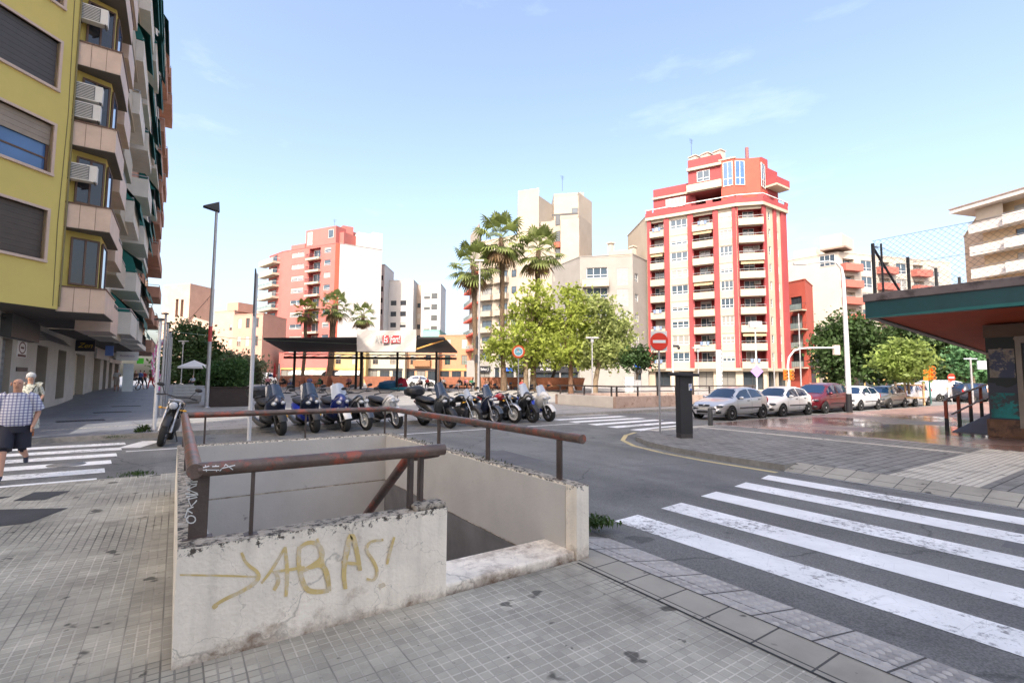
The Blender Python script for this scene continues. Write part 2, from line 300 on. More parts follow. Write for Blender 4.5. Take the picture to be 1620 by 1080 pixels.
def paintm(name, col, lo=.52, hi=.66, sc=14):
    m = M(name, col, .7, .12, 1.5); t = m.node_tree; p = t.nodes['Principled BSDF']; N = t.nodes.new; L = t.links.new
    tc = N('ShaderNodeTexCoord'); a = N('ShaderNodeTexNoise'); a.inputs['Scale'].default_value = sc; a.inputs['Detail'].default_value = 8; a.inputs['Roughness'].default_value = .8
    b = N('ShaderNodeTexNoise'); b.inputs['Scale'].default_value = .8; b.inputs['Detail'].default_value = 3
    v = N('ShaderNodeTexVoronoi'); v.feature = 'DISTANCE_TO_EDGE'; v.inputs['Scale'].default_value = 3.5
    for n in (a, b, v): L(tc.outputs['Object'], n.inputs[0])
    s = N('ShaderNodeMath'); s.operation = 'MULTIPLY_ADD'; s.inputs[1].default_value = .5; L(b.outputs['Fac'], s.inputs[0]); L(a.outputs['Fac'], s.inputs[2])
    r = N('ShaderNodeMapRange'); r.inputs['From Min'].default_value = lo+.28; r.inputs['From Max'].default_value = hi+.28; L(s.outputs[0], r.inputs[0])
    cr = N('ShaderNodeMapRange'); cr.inputs['From Min'].default_value = .0; cr.inputs['From Max'].default_value = .008; cr.inputs['To Min'].default_value = .55; cr.inputs['To Max'].default_value = 0; L(v.outputs['Distance'], cr.inputs[0])
    bm = N('ShaderNodeMath'); bm.operation = 'MULTIPLY'; L(cr.outputs[0], bm.inputs[0]); L(b.outputs['Fac'], bm.inputs[1])
    ad = N('ShaderNodeMath'); ad.operation = 'ADD'; ad.use_clamp = True; L(r.outputs[0], ad.inputs[0]); L(bm.outputs[0], ad.inputs[1])
    src = p.inputs['Base Color'].links[0].from_socket
    mm = N('ShaderNodeMixRGB'); mm.inputs['Color2'].default_value = (.1,.1,.1,1); L(ad.outputs[0], mm.inputs['Fac']); L(src, mm.inputs['Color1']); L(mm.outputs[0], p.inputs['Base Color'])
    return m
white_paint = paintm('white road paint', (.8,.8,.79)); yellow_paint = paintm('yellow road paint', (.55,.45,.22), .48, .7)
# the stair pit is a hole in road and pavement
mb = MB(); xs = [-1500, .05, 3.23, 1500]; ys = [-800, 3.45, 8.55, 1500]
for i in range(3):
    for j in range(3):
        if (i, j) != (1, 1): mb.quad((xs[i],ys[j],ZR),(xs[i+1],ys[j],ZR),(xs[i+1],ys[j+1],ZR),(xs[i],ys[j+1],ZR))
struct('road', mb, asphalt)
mb = MB()
def flat(mb, x0, x1, y0, y1, z, mi=0): mb.quad((x0,y0,z),(x1,y0,z),(x1,y1,z),(x0,y1,z), mi)
flat(mb, -60, .05, -40, 10.25, 0); flat(mb, .05, 3.05, -40, 3.45, 0); flat(mb, .05, 3.23, 8.55, 10.25, 0)
mb.quad((3.23,4.15,0),(3.42,4.15,0),(3.42,9.4,0),(3.23,9.4,0)); mb.add([(3.23,9.4,0),(3.42,9.4,0),(3.23,10.25,0)], [(0,1,2)])
mb.quad((-60,10.25,ZR-.02),(3.23,10.25,ZR-.02),(3.23,10.25,0),(-60,10.25,0), 1)
mb.quad((3.42,4.15,ZR-.02),(3.42,9.4,ZR-.02),(3.42,9.4,0),(3.42,4.15,0), 1); mb.quad((3.42,9.4,ZR-.02),(3.23,10.25,ZR-.02),(3.23,10.25,0),(3.42,9.4,0), 1)
struct('pavement', mb, [panot, pave_side])
mb = MB(); mb.quad((3.05,-40,.0),(3.4,-40,.0),(3.4,3.45,.0),(3.05,3.45,.0)); flat(mb, 3.23, 3.4, 3.45, 4.15, 0)
struct('pavement_border', mb, slab)
mb = MB(); mb.quad((3.4,-40,-.001),(4.03,-40,ZR+.012),(4.03,4.0,ZR+.012),(3.4,4.15,-.001)); mb.quad((3.4,4.15,-.001),(4.03,4.0,ZR+.012),(4.03,4.0,ZR-.03),(3.4,4.15,-.1))
mb.quad((4.03,-40,ZR-.02),(4.03,4.0,ZR-.02),(4.03,4.0,ZR+.012),(4.03,-40,ZR+.012))
struct('tactile_paving', mb, tact)
# dark tile joints beside the border
mb = MB(); flat(mb, 3.035, 3.055, -40, 3.4, .003); flat(mb, 3.395, 3.405, -40, 4.1, .003); struct('paving_joint', mb, M('black joint', (.03,.03,.03), .9))
mb = MB()
for i in range(6):
    for j in range(44):
        x, y = 3.45+i*.1, -.45+j*.1
        if j % 4 == 3 and i in (2, 3): pass
        z = -.001+(ZR+.013)*(x-3.4)/.63; mb.lathe([(.027,z),(.022,z+.006),(.012,z+.0085),(.001,z+.009)], 8, (x,y,0))
struct('tactile_dome', mb, M('worn slab domes', (.42,.40,.37), .8, .2, 6))
mb = MB()
for q_ in ([(4.6,8.2),(6.6,8.4),(6.7,10.2),(4.8,10.0)],[(7.4,1.5),(9.2,1.6),(9.2,-3),(7.5,-3)],[(15,13.2),(19,13.1),(19,14.4),(15.2,14.4)],[(-6,11.2),(-3.4,11.3),(-3.5,12.6),(-6,12.5)]): mb.add([(x,y,ZR+.002) for x,y in q_],[(0,1,2,3)])
struct('road_patch', mb, M('newer asphalt patch', (.125,.125,.13), .85, .2, 1.2, .5, bscale=110))
# asphalt repairs on the near pavement
mb = MB()
for q in (((0,832),(48,826),(108,803),(-30,806)), ((20,792),(70,790),(112,776),(55,778)), ((-60,812),(-5,790),(20,784),(-70,790))):
    mb.quad(*[G(x, y, .004) for x, y in q])
struct('pavement_patch', mb, asphalt2)
# street and plaza to the north
YS = [17.5, 34, 36, 38, 40, 42, 44, 46, 48, 50, 70, 400]
def strip(name, x0, x1, mat, dz=.0):
    mb = MB()
    for a, b in zip(YS[:-1], YS[1:]): mb.quad((x0,a,.02+gz(a)+dz),(x1,a,.02+gz(a)+dz),(x1,b,.02+gz(b)+dz),(x0,b,.02+gz(b)+dz))
    mb.quad((x0,17.5,ZR-.02),(x1,17.5,ZR-.02),(x1,17.5,.02+dz),(x0,17.5,.02+dz), 1)
    return struct(name, mb, [mat, pave_side])
strip('street_pavement', -60, -.5, street); strip('plaza', -.5, 300, plazat)
mb = MB(); mb.quad((-3.2,19.6,.024),(-.5,20.6,.024),(-.5,20.72,.024),(-3.2,19.72,.024)); struct('drain_line', mb, pale)
# the corner pavement on the right
edge = [(10.34,-60),(10.34,5.0),(9.85,5.0),(9.87,6.6),(10.02,7.7),(10.35,8.8),(10.95,9.75),(11.9,10.5),(13.2,10.95),(15,11.1)]
mb = MB(); mb.add([(x,y,0) for x,y in edge]+[(15,-60,0)], [tuple(range(len(edge)+1))[::-1]])
for a, b in zip(edge[1:-1], edge[2:]): mb.quad((*a,0),(*b,0),(*b,ZR-.02),(*a,ZR-.02), 1)
flat(mb, 15, 16.4, -60, 11.1, 0); mb.quad((15,11.1,0),(300,11.1,0),(300,11.1,ZR-.02),(15,11.1,ZR-.02), 1)
struct('corner_pavement', mb, [blocks, pave_side])
mb = MB(); flat(mb, 16.4, 300, -60, 11.1, 0); struct('right_plaza', mb, redplaza)
mb = MB(); flat(mb, 14.85, 15.15, 3.5, 10.4, .004); flat(mb, 10.35, 16.4, 2.3, 3.5, .004); flat(mb, 12.6, 15.9, 10.35, 10.75, .004)
struct('tactile_strip', mb, pale)
mb = MB(); mb.quad((9.8,-60,ZR+.01),(10.35,-60,.005),(10.35,5.0,.005),(9.8,5.0,ZR+.01)); mb.quad((9.8,5,ZR+.01),(10.35,5,.005),(10.35,5,-.1),(9.8,5,-.13)); struct('dropped_kerb', mb, slab)
mb = MB(); yl = [(9.55,5.0),(9.55,6.6),(9.70,7.8),(10.05,9.0),(10.7,10.0),(11.7,10.8),(12.6,11.2)]
mb.ribbon(yl, .13, lambda a, b: (a, b, ZR+.004)); struct('yellow_kerb_line', mb, yellow_paint)
mb = MB()
S1 = [((972,824),(1009,814)),((1046,804),(1078,795)),((1108.7,784.7),(1133,777.4)),((1161.7,769.3),(1180,762.7)),((1203.6,757),(1216,751.3)),((1240.3,745.6),(1252.5,740))]
for a, b in S1:
    p, q = G(*a, ZR), G(*b, ZR); mb.quad((p.x,-9,ZR+.004),(q.x,-9,ZR+.004),(q.x,q.y,ZR+.004),(p.x,p.y,ZR+.004))
S2 = [((862,659.5),(958,655.3)),((880,664),(986.7,658.3)),((905,667.5),(1015,661.3)),((936.7,671.7),(1043,664)),((968,675.8),(1071.7,667.5)),((1005,680.5),(1095,672))]
for a, b in S2:
    p, q = G(*a, ZR), G(*b, ZR); mb.quad((p.x,p.y-.25,ZR+.004),(q.x,q.y-.25,ZR+.004),(q.x,q.y+.25,ZR+.004),(p.x,p.y+.25,ZR+.004))
for k in range(6):
    y = 10.85+k*1.1; mb.quad((-14,y-.27,ZR+.004),(-1.0,y-.27,ZR+.004),(-1.06,y+.27,ZR+.004),(-14,y+.27,ZR+.004))
mb.ribbon([(-.9,15.3),(-.45,16.6)], .5, lambda a,b: (a,b,ZR+.0045)); flat(mb, -.9, 13.2, 14.55, 14.66, ZR+.0046)
struct('road_marking', mb, white_paint)
# ================================================================ stair entrance
def conc(name, col, lich=True, grime=True):
    m = M(name, col, .85, .12, 2.5, .35, dirt=((.33,.22,.14), 3.2, .58, .8), bscale=40); t = m.node_tree; p = t.nodes['Principled BSDF']; N = t.nodes.new; L = t.links.new
    tc = N('ShaderNodeTexCoord'); sp = N('ShaderNodeSeparateXYZ'); L(tc.outputs['Object'], sp.inputs[0])
    last = p.inputs['Base Color'].links[0].from_socket
    for sc_, th, ds in ((1.1, .010, .62), (3.2, .005, .6)):
        v = N('ShaderNodeTexVoronoi'); v.feature = 'DISTANCE_TO_EDGE'; v.inputs['Scale'].default_value = sc_; n0 = N('ShaderNodeTexNoise'); n0.inputs['Scale'].default_value = 4; n0.inputs['Detail'].default_value = 7; L(tc.outputs['Object'], n0.inputs[0]); w0 = N('ShaderNodeMixRGB'); w0.inputs[0].default_value = .3; L(tc.outputs['Object'], w0.inputs[1]); L(n0.outputs['Color'], w0.inputs[2]); L(w0.outputs[0], v.inputs[0]); c0 = N('ShaderNodeMapRange'); c0.inputs['From Max'].default_value = th; c0.inputs['To Min'].default_value = ds; c0.inputs['To Max'].default_value = 1; L(v.outputs['Distance'], c0.inputs[0]); m0 = N('ShaderNodeMixRGB'); m0.blend_type = 'MULTIPLY'; m0.inputs['Fac'].default_value = 1; L(last, m0.inputs[1]); L(c0.outputs[0], m0.inputs[2]); last = m0.outputs[0]
    sv = N('ShaderNodeMapping'); sv.inputs['Scale'].default_value = (9, 9, .7); L(tc.outputs['Object'], sv.inputs[0]); ns = N('ShaderNodeTexNoise'); ns.inputs['Scale'].default_value = 1; ns.inputs['Detail'].default_value = 6; L(sv.outputs[0], ns.inputs[0]); rs0 = N('ShaderNodeMapRange'); rs0.inputs['From Min'].default_value = .45; rs0.inputs['From Max'].default_value = .8; rs0.inputs['To Min'].default_value = 1; rs0.inputs['To Max'].default_value = .8; L(ns.outputs['Fac'], rs0.inputs[0]); m9 = N('ShaderNodeMixRGB'); m9.blend_type = 'MULTIPLY'; m9.inputs['Fac'].default_value = 1; L(last, m9.inputs[1]); L(rs0.outputs[0], m9.inputs[2]); last = m9.outputs[0]
    def mask(z0, z1, sc, lo, hi, col, amt, last):
        a = N('ShaderNodeMapRange'); a.inputs['From Min'].default_value = z0; a.inputs['From Max'].default_value = z1; a.inputs['To Min'].default_value = -.2; a.inputs['To Max'].default_value = amt; L(sp.outputs[2], a.inputs[0])
        n = N('ShaderNodeTexNoise'); n.inputs['Scale'].default_value = sc; n.inputs['Detail'].default_value = 7; n.inputs['Roughness'].default_value = .75; L(tc.outputs['Object'], n.inputs[0])
        s = N('ShaderNodeMath'); L(a.outputs[0], s.inputs[0]); L(n.outputs['Fac'], s.inputs[1])
        r = N('ShaderNodeMapRange'); r.inputs['From Min'].default_value = lo; r.inputs['From Max'].default_value = hi; L(s.outputs[0], r.inputs[0])
        mm = N('ShaderNodeMixRGB'); mm.inputs['Color2'].default_value = (*col, 1); L(r.outputs[0], mm.inputs['Fac']); L(last, mm.inputs['Color1']); return mm.outputs[0]
    if lich: last = mask(.44, .67, 20, .66, .72, (.09,.075,.06), .20, last)
    if grime: last = mask(.28, .0, 4, .66, .95, (.20,.12,.07), .32, last)
    L(last, p.inputs['Base Color']); return m
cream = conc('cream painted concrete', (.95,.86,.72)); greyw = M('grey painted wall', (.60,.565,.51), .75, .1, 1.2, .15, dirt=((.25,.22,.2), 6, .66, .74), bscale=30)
topm = M('lichen covered wall top', (.42,.37,.30), .95, .3, 8, .8, dirt=((.05,.045,.04), 17, .48, .58), bscale=30)
lower_dark = M('dark lower stair wall', (.2,.19,.185), .8, .25, 1.5, .2)  # darker grey for the lower side linings and the pit floor
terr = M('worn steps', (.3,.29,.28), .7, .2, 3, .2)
st = thing('stair_entrance', 'cream concrete walls with yellow graffiti round the underground stairwell in the foreground', 'stair entrance', (.05,3.45,0))
def wallp(name, x0,x1,y0,y1,z0,z1, mats=None):
    mb = MB(); n = max(1, int((x1-x0)/.06)); k = max(1, int((y1-y0)/.06)); r = random.Random(int(x0*100+y0*37))
    vs = []; fs = []
    for i in range(n+1):
        for j in range(k+1):
            ed = i in (0, n) or j in (0, k)
            vs.append((x0+(x1-x0)*i/n, y0+(y1-y0)*j/k, z1-(r.uniform(.002,.009) if ed else r.uniform(-.003,.003))))
    for i in range(n):
        for j in range(k): a = i*(k+1)+j; fs.append((a, a+k+1, a+k+2, a+1))
    mb.add(vs, fs, 1)
    rim = [i*(k+1) for i in range(n+1)] + [n*(k+1)+j for j in range(1,k+1)] + [i*(k+1)+k for i in range(n-1,-1,-1)] + [j for j in range(k-1,0,-1)]
    bot = [(vs[i][0], vs[i][1], z0) for i in rim]; top = [vs[i] for i in rim]; q = len(rim)
    mb.add(bot+top, [(i, (i+1)%q, q+(i+1)%q, q+i) for i in range(q)], 0)
    return part(name, mb, mats or [cream, topm], st, world=True)
fw = wallp('front_wall', .05,1.76,3.45,3.62,-.15,.665); lw = wallp('side_wall', .05,.2,3.62,8.55,-.15,.665); rw_ = wallp('side_wall', 3.08,3.23,3.45,8.55,-.15,.665); bw_ = wallp('back_wall', .2,3.08,8.4,8.55,-.15,.665)
mb = MB(); mb.box(1.5,1.755,3.455,3.6,.655,.7); part('coping_block', mb, [topm], fw, world=True, bevel=.015)
mb = MB(); mb.box(1.76,3.08,3.47,3.92,-.2,.075); part('threshold', mb, cream, st, world=True, bevel=.02)
lin = MB()
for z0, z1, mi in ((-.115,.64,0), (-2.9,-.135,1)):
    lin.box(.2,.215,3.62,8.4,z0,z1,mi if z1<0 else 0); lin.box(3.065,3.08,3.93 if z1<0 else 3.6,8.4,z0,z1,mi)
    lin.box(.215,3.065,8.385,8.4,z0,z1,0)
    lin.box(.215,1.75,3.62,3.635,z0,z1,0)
part('wall_lining', lin, [greyw, lower_dark], st, world=True)
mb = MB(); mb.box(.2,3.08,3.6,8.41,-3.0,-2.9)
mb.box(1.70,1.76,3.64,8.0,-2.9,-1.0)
part('stair_floor', mb, lower_dark, st, world=True)
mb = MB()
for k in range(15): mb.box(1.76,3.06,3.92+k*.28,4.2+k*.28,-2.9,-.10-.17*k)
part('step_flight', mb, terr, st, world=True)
steel = M('rusty brown painted steel', (.15,.108,.088), .42, .35, 7, .25, metal=.35, dirt=((.38,.10,.06), 6, .50, .62), bscale=30)
steel2 = M('brown steel post', (.10,.075,.065), .5, .3, 5, .2, metal=.3)
hr = thing('handrail', 'rusty brown tubular handrail on posts round the foreground stairwell', 'handrail', (.11,3.55,0)) if False else None
zr = 1.085; mb = MB()
mb.tube([(1.77,3.54,zr),(.13,3.54,zr),], .044, 16); mb.tube([(.115,3.5,zr),(.115,8.47,zr)], .044, 16); mb.tube([(.09,8.47,zr),(3.15,8.47,zr)], .044, 16)
mb.tube([(3.15,8.5,zr),(3.15,7.9,zr),(3.15,3.44,zr)], .044, 16); mb.tube([(1.72,3.56,zr-.02),(1.62,3.9,zr-.1),(1.62,8.0,zr-2.9)], .04, 12)
mb.tube([(1.77,3.54,zr),(1.68,3.75,zr-.02),(1.62,3.9,zr-.1)], .03, 10)
rail = part('handrail', mb, steel, st, world=True)
def post(x, y, sx, sy, z0=.655, z1=1.06):
    mb = MB(); mb.box(x-sx/2,x+sx/2,y-sy/2,y+sy/2,z0,z1); mb.box(x-max(sx*.8,.04),x+max(sx*.8,.04),y-max(sy*.8,.04),y+max(sy*.8,.04),z0-.005,z0+.008)
    return part('post', mb, steel2, rail, world=True, bevel=.002)
cp = post(.15,3.64,.10,.03); post(.43,3.54,.022,.022); post(1.50,3.56,.035,.05); post(1.60,3.60,.03,.06,.5)
for px in (885, 772, 694, 641):
    d = ray(px, 700); post(3.15, 3.15*d[1]/d[0], .02, .075)
for px in (325, 484, 609):
    d = ray(px, 660); post(8.47*d[0]/d[1], 8.47, .025, .025)
post(.115,6.2,.022,.022); post(.115,8.3,.022,.06)
# graffiti
def zm(ox, oy, s, pts): return [(ox+x/s, oy+y/s) for x, y in pts]
ygra = M('faded yellow spray paint', (.68,.52,.22), .75, .2, 6, dirt=((.74,.66,.55), 7, .49, .65)); wgra = M('white marker paint', (.75,.75,.72), .6, .05)
def onplane(y0):
    def f(px, py):
        d = ray(px, py); t = y0/d[1]; return (t*d[0], y0, H+t*d[2])
    return f
yg = 3.4475; mb = MB()
def smooth(p, it=2):
    for _ in range(it):
        q = [p[0]]
        for a, b in zip(p[:-1], p[1:]): q += [(a[0]*.75+b[0]*.25, a[1]*.75+b[1]*.25), (a[0]*.25+b[0]*.75, a[1]*.25+b[1]*.75)]
        p = q+[p[-1]]
    return p
for w, s_ in ((3.2,[(100,650),(240,652),(380,657)]),(6,[(320,570),(335,610),(380,640),(382,665),(340,700),(240,745),(218,770)]),(7,[(218,768),(232,755)]),
              (4.5,[(390,680),(430,630),(475,552)]),(6,[(475,550),(484,640),(478,728)]),(4.5,[(430,640),(500,630),(545,622)]),(6,[(440,640),(455,670),(435,705)]),
              (8,[(525,550),(522,620),(545,700),(580,712),(630,705)]),(7,[(525,555),(560,530),(602,545),(612,590),(560,625),(525,640)]),(8,[(560,625),(602,610),(625,640),(632,708)]),
              (8,[(690,700),(682,640),(695,560),(712,495),(730,560),(742,635)]),(5,[(676,604),(738,612)]),(5,[(590,520),(612,620),(632,700)]),
              (5,[(825,525),(778,530),(760,560),(790,600),(806,640),(792,672),(765,664)]),(4.5,[(864,515),(850,560),(838,612)]),(9,[(818,680),(824,694)])):
    p = zm(240,620,2.25,smooth(s_)); yg -= .0004; mb.ribbon(p, [w*(1.1-.35*abs(2*i/len(p)-1)) for i in range(len(p))], onplane(yg))
part('graffiti', mb, ygra, fw, world=True)
def ontube(px, py):
    d = ray(px, py); t = 3.5/d[1]; x, z = t*d[0], H+t*d[2]; dz = max(-.04, min(.04, z-zr)); return (x, 3.54-math.sqrt(.0452**2-dz*dz)-.0025, z)
mb = MB()
for s_ in ([(150,452),(245,452)],[(165,425),(172,462)],[(152,438),(188,430)],[(226,424),(230,462)],[(205,432),(245,430)],[(248,458),(284,420),(325,450)],[(262,442),(338,424)]):
    mb.ribbon(zm(280,620,3.68,s_), 1.5, ontube)
part('graffiti', mb, wgra, rail, world=True)
f2 = onplane(3.6235); mb = MB()
for s_ in ([(290,642),(372,635)],[(332,625),(318,655),(292,668)],[(300,658),(368,652)],[(365,662),(300,692),(372,722)],[(285,722),(376,730)],[(290,742),(352,735),(370,746),(304,762),(325,812),(356,782),(366,768)],[(342,815),(302,832),(282,892)],[(302,842),(336,862)],
           [(325+32*math.cos(a*.52), 905+27*math.sin(a*.52)) for a in range(13)]):
    mb.ribbon(zm(230,620,4.5,s_), 2.0, f2)
part('graffiti', mb, wgra, rail, world=True)
# ================================================================ buildings
GL = glass('window glass', (.03,.045,.06), (.30,.295,.28), .25); GLD = glass('dark shop glass', (.02,.025,.03), (.25,.24,.22), .18); GLB = glass('blue sky glass', (.03,.07,.15), (.5,.5,.5), -1); GLBAY = glass('dark bay glass', (.012,.012,.014), (.35,.30,.2), .25)
whitef = M('white window frame', (.72,.72,.70), .5, .05); brownf = M('brown window frame', (.12,.065,.04), .55, .15, 6); darkf = M('dark metal frame', (.03,.03,.035), .45, .1)
shut = M('pale roller shutter', (.42,.39,.35), .6, .08, 3); shutb = M('brown roller shutter', (.30,.24,.18), .6, .1, 3); shutg = M('green shutter', (.03,.12,.05), .6, .1)
railm = M('grey balcony railing', (.30,.31,.32), .4, .1, metal=.4); railg = glass('balcony glass', (.10,.13,.13), (.3,.35,.33), .4)
acm = M('air conditioner casing', (.62,.60,.55), .5, .08); acd = M('air conditioner grille', (.09,.09,.09), .6, .2)
rooft = M('roof covering', (.30,.22,.18), .9, .2); roofw = M('pale roof edge', (.44,.39,.33), .8, .12, 2)
WC = {}
class Face:
    def __init__(s, a, b): s.a = Vector((a[0],a[1],0)); s.b = Vector((b[0],b[1],0)); s.L = (s.b-s.a).length; s.u = (s.b-s.a).normalized(); s.n = Vector((s.u.y,-s.u.x,0)); s.rz = math.atan2(s.u.y, s.u.x)
    def uv(s, px, py):
        d = Vector(ray(px, py)); o = Vector((0,0,H)); t = (s.a-o).dot(s.n)/d.dot(s.n); p = o+d*t; return ((p-s.a).dot(s.u), p.z)
    def u_(s, px): return s.uv(px, 560)[0]
    def p(s, u, z, d=0): q = s.a+s.u*u-s.n*d; return Vector((q.x,q.y,z))          # d goes into the wall
def fbox(mb, f, u0,u1,z0,z1,d0,d1, mi=0):
    P = lambda u,d,z: f.p(u,z,d)
    mb.hexa([P(u0,d0,z0),P(u1,d0,z0),P(u1,d1,z0),P(u0,d1,z0),P(u0,d0,z1),P(u1,d0,z1),P(u1,d1,z1),P(u0,d1,z1)], mi)
def facade(mb, f, z0, z1, ops, mi=0, deep=1, u0=0, u1=None):
    u1 = f.L if u1 is None else u1
    us = sorted({round(x,3) for x in [u0,u1]+[v for o in ops for v in o[:2]]}); zs = sorted({round(x,3) for x in [z0,z1]+[v for o in ops for v in o[2:4]]})
    for a, b in zip(us[:-1], us[1:]):
        for c, d in zip(zs[:-1], zs[1:]):
            m, k = (a+b)/2, (c+d)/2
            if not any(o[0]<m<o[1] and o[2]<k<o[3] for o in ops): mb.quad(f.p(a,c),f.p(b,c),f.p(b,d),f.p(a,d), mi)
    for o in ops:
        a,b,c,d,dp = o[:5]; k = deep if dp > .5 else mi
        mb.quad(f.p(a,c),f.p(a,c,dp),f.p(a,d,dp),f.p(a,d), k); mb.quad(f.p(b,c,dp),f.p(b,c),f.p(b,d),f.p(b,d,dp), k)
        mb.quad(f.p(a,c),f.p(b,c),f.p(b,c,dp),f.p(a,c,dp), k); mb.quad(f.p(a,d,dp),f.p(b,d,dp),f.p(b,d),f.p(a,d), k)
        mb.quad(f.p(a,c,dp),f.p(b,c,dp),f.p(b,d,dp),f.p(a,d,dp), k)
def window(root, f, u0,u1,z0,z1,dp=.15, fr=whitef, n=2, sh=0, shm=shut, gl=GL, door=False, bar=True, nm='window'):
    w, h = round(u1-u0,2), round(z1-z0,2); key = (w,h,fr.name,n,bar,round(sh,1),shm.name,gl.name)
    if key not in WC:
        a = MB(); t = .06 if w < 2.5 else .08
        a.box(0,t,-.03,.03,0,h); a.box(w-t,w,-.03,.03,0,h); a.box(t,w-t,-.03,.03,0,t); a.box(t,w-t,-.03,.03,h-t,h)
        for k in range(1,n): a.box(w*k/n-t/2,w*k/n+t/2,-.025,.025,t,h-t)
        if bar: a.box(t,w-t,-.022,.022,h*.3-.03,h*.3+.03)
        b = MB(); b.quad((t,0,t),(w-t,0,t),(w-t,0,h-t),(t,0,h-t)); c = None
        if sh > 0:
            c = MB(); k = max(2,int(h*sh/.09)); hh = h*sh
            for i in range(k): c.box(.01,w-.01,-.06-.008*(i%2),-.035,h-hh*(i+1)/k,h-hh*i/k-.003)
        WC[key] = (a.mesh('window_frame', fr), b.mesh('pane', gl), c.mesh('shutter', shm) if c else None)
    m = WC[key]; q = f.p(u0,z0,dp-.03)-Vector(root.location)
    o = link(nm, m[0], root, q, f.rz); link('pane', m[1], o)
    if m[2]: link('shutter', m[2], o)
    return o
def balcony(root, f, u0,u1,z,out=.9,hp=.9,mats=None,rail=0,back=0.,railmat=None,slab=.16,glassp=False, ends=True, nm='balcony'):
    mats = mats or [roofw]; mb = MB(); t = .1
    fbox(mb, f, u0,u1,z-slab,z,-out,back)
    if hp > .05:
        fbox(mb, f, u0,u1,z,z+hp,-out,-out+t)
        if ends: fbox(mb, f, u0,u0+t,z,z+hp,-out+t,-.002 if back<=0 else 0); fbox(mb, f, u1-t,u1,z,z+hp,-out+t,-.002 if back<=0 else 0)
    b = part(nm, mb, mats, root, world=True)
    if rail:
        r = MB(); zb = z+hp; fbox(r, f, u0,u1,zb+rail-.05,zb+rail,-out+.03,-out+.08)
        if glassp: fbox(r, f, u0+.03,u1-.03,zb+.06,zb+rail-.08,-out+.045,-out+.06,1)
        k = max(2,int((u1-u0)/(.14 if not glassp and rail>.5 else .9)))
        for i in range(k+1): x = u0+.02+(u1-u0-.06)*i/k; fbox(r, f, x,x+.025,zb,zb+rail-.05,-out+.04,-out+.07)
        for x in (u0+.02,u1-.07): fbox(r, f, x,x+.05,zb+rail-.05,zb+rail,-out+.08,-.01)
        part('railing', r, [railmat or railm, railg], b, world=True)
    return b
ACM = None
def aircon(root, f, u, z, d=-.5, nm='air_conditioner'):
    global ACM
    if ACM is None:
        a = MB(); a.box(-.42,.42,-.3,0,0,.6); a.box(-.36,.2,-.315,-.3,.05,.55,1)
        for i in range(8): a.box(-.34,.18,-.325,-.315,.07+i*.06,.09+i*.06)
        for x in (-.38,.34): a.box(x,x+.04,-.34,.05,-.04,0,1)
        ACM = a.mesh('air_conditioner', [acm, acd])
    return link(nm, ACM, root, f.p(u,z,d)-Vector(root.location), f.rz)
def building(name, label, cat, fp, z0, z1, faces, mats, group=None, roof=True, vis=None):
    r = thing(name, label, cat, (fp[0][0],fp[0][1],z0), 0, group); mb = MB(); F = []
    n = len(fp)
    for i in range(n):
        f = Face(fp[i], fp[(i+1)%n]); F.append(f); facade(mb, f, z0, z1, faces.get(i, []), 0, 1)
    part('wall', mb, mats, r, world=True)
    if roof:
        mb = MB(); mb.prism([(p[0],p[1]) for p in fp], z1-.3, z1-.25); part('roof', mb, rooft, r, world=True)
        pb = MB()
        for f in F: fbox(pb, f, -.05,f.L+.05,z1-.001,z1+.12,-.06,.3)
        part('parapet', pb, mats[0] if vis is None else vis, r, world=True)
    return r, F
def sky_aerial(root, p, h):
    mb = MB(); mb.tube([p,(p[0],p[1],p[2]+h)],.03,5)
    for k in range(5): mb.box(p[0]-.5+.05*k,p[0]+.5-.05*k,p[1]-.01,p[1]+.01,p[2]+h-.1-k*.16,p[2]+h-.08-k*.16)
    part('aerial', mb, darkf, root, world=True)
def P2(px, d): v = at(px, d); return (v.x, v.y)
awc1, awc2, awc3, wpar0 = M('striped awning cloth',(.4,.3,.18),.8,.2,6), M('green awning cloth',(.06,.16,.10),.8,.1), M('blue laundry',(.16,.22,.35),.8,.1), M('white laundry',(.6,.6,.6),.8,.1)
r9 = random.Random(3)
XD = Vector((1,0)); YD = Vector((0,1))
# ---- red and cream tower on the right of the middle
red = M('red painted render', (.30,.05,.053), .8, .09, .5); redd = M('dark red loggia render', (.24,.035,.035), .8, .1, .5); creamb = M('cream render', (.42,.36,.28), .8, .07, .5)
orange = M('orange red render', (.37,.075,.05), .8, .08, .5)
a = P2(1027,76.3); b = P2(1171,69.4); c = P2(1213,68.6); d = (c[0]+6.6,c[1]); e = (d[0],d[1]+16); g = (a[0]+6,e[1]+8)
Z1 = 27.6; zb = 3.3; fh = (Z1-1.2-zb)/9
F0, F1, F2 = Face(a,b), Face(b,c), Face(c,d)
ops0, ops1, ops2 = [], [], []
U = lambda f, x0, x1: (f.u_(x0), f.u_(x1))
colL, colW1, colB, colW2 = U(F0,1033,1054), U(F0,1064,1091), U(F0,1101,1133), U(F0,1143,1163); colC = U(F1,1173,1212); 
for k in range(9):
    z = zb+k*fh
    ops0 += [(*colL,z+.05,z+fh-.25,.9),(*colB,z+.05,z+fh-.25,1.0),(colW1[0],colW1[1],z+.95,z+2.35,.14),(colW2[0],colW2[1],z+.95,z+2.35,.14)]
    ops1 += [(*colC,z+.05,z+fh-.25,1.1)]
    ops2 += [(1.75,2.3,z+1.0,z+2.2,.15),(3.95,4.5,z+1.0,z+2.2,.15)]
sh0 = [(u0,u1,.25,2.75,.5) for u0,u1 in (U(F0,1036,1060),U(F0,1072,1096),U(F0,1104,1128),U(F0,1136,1163))]
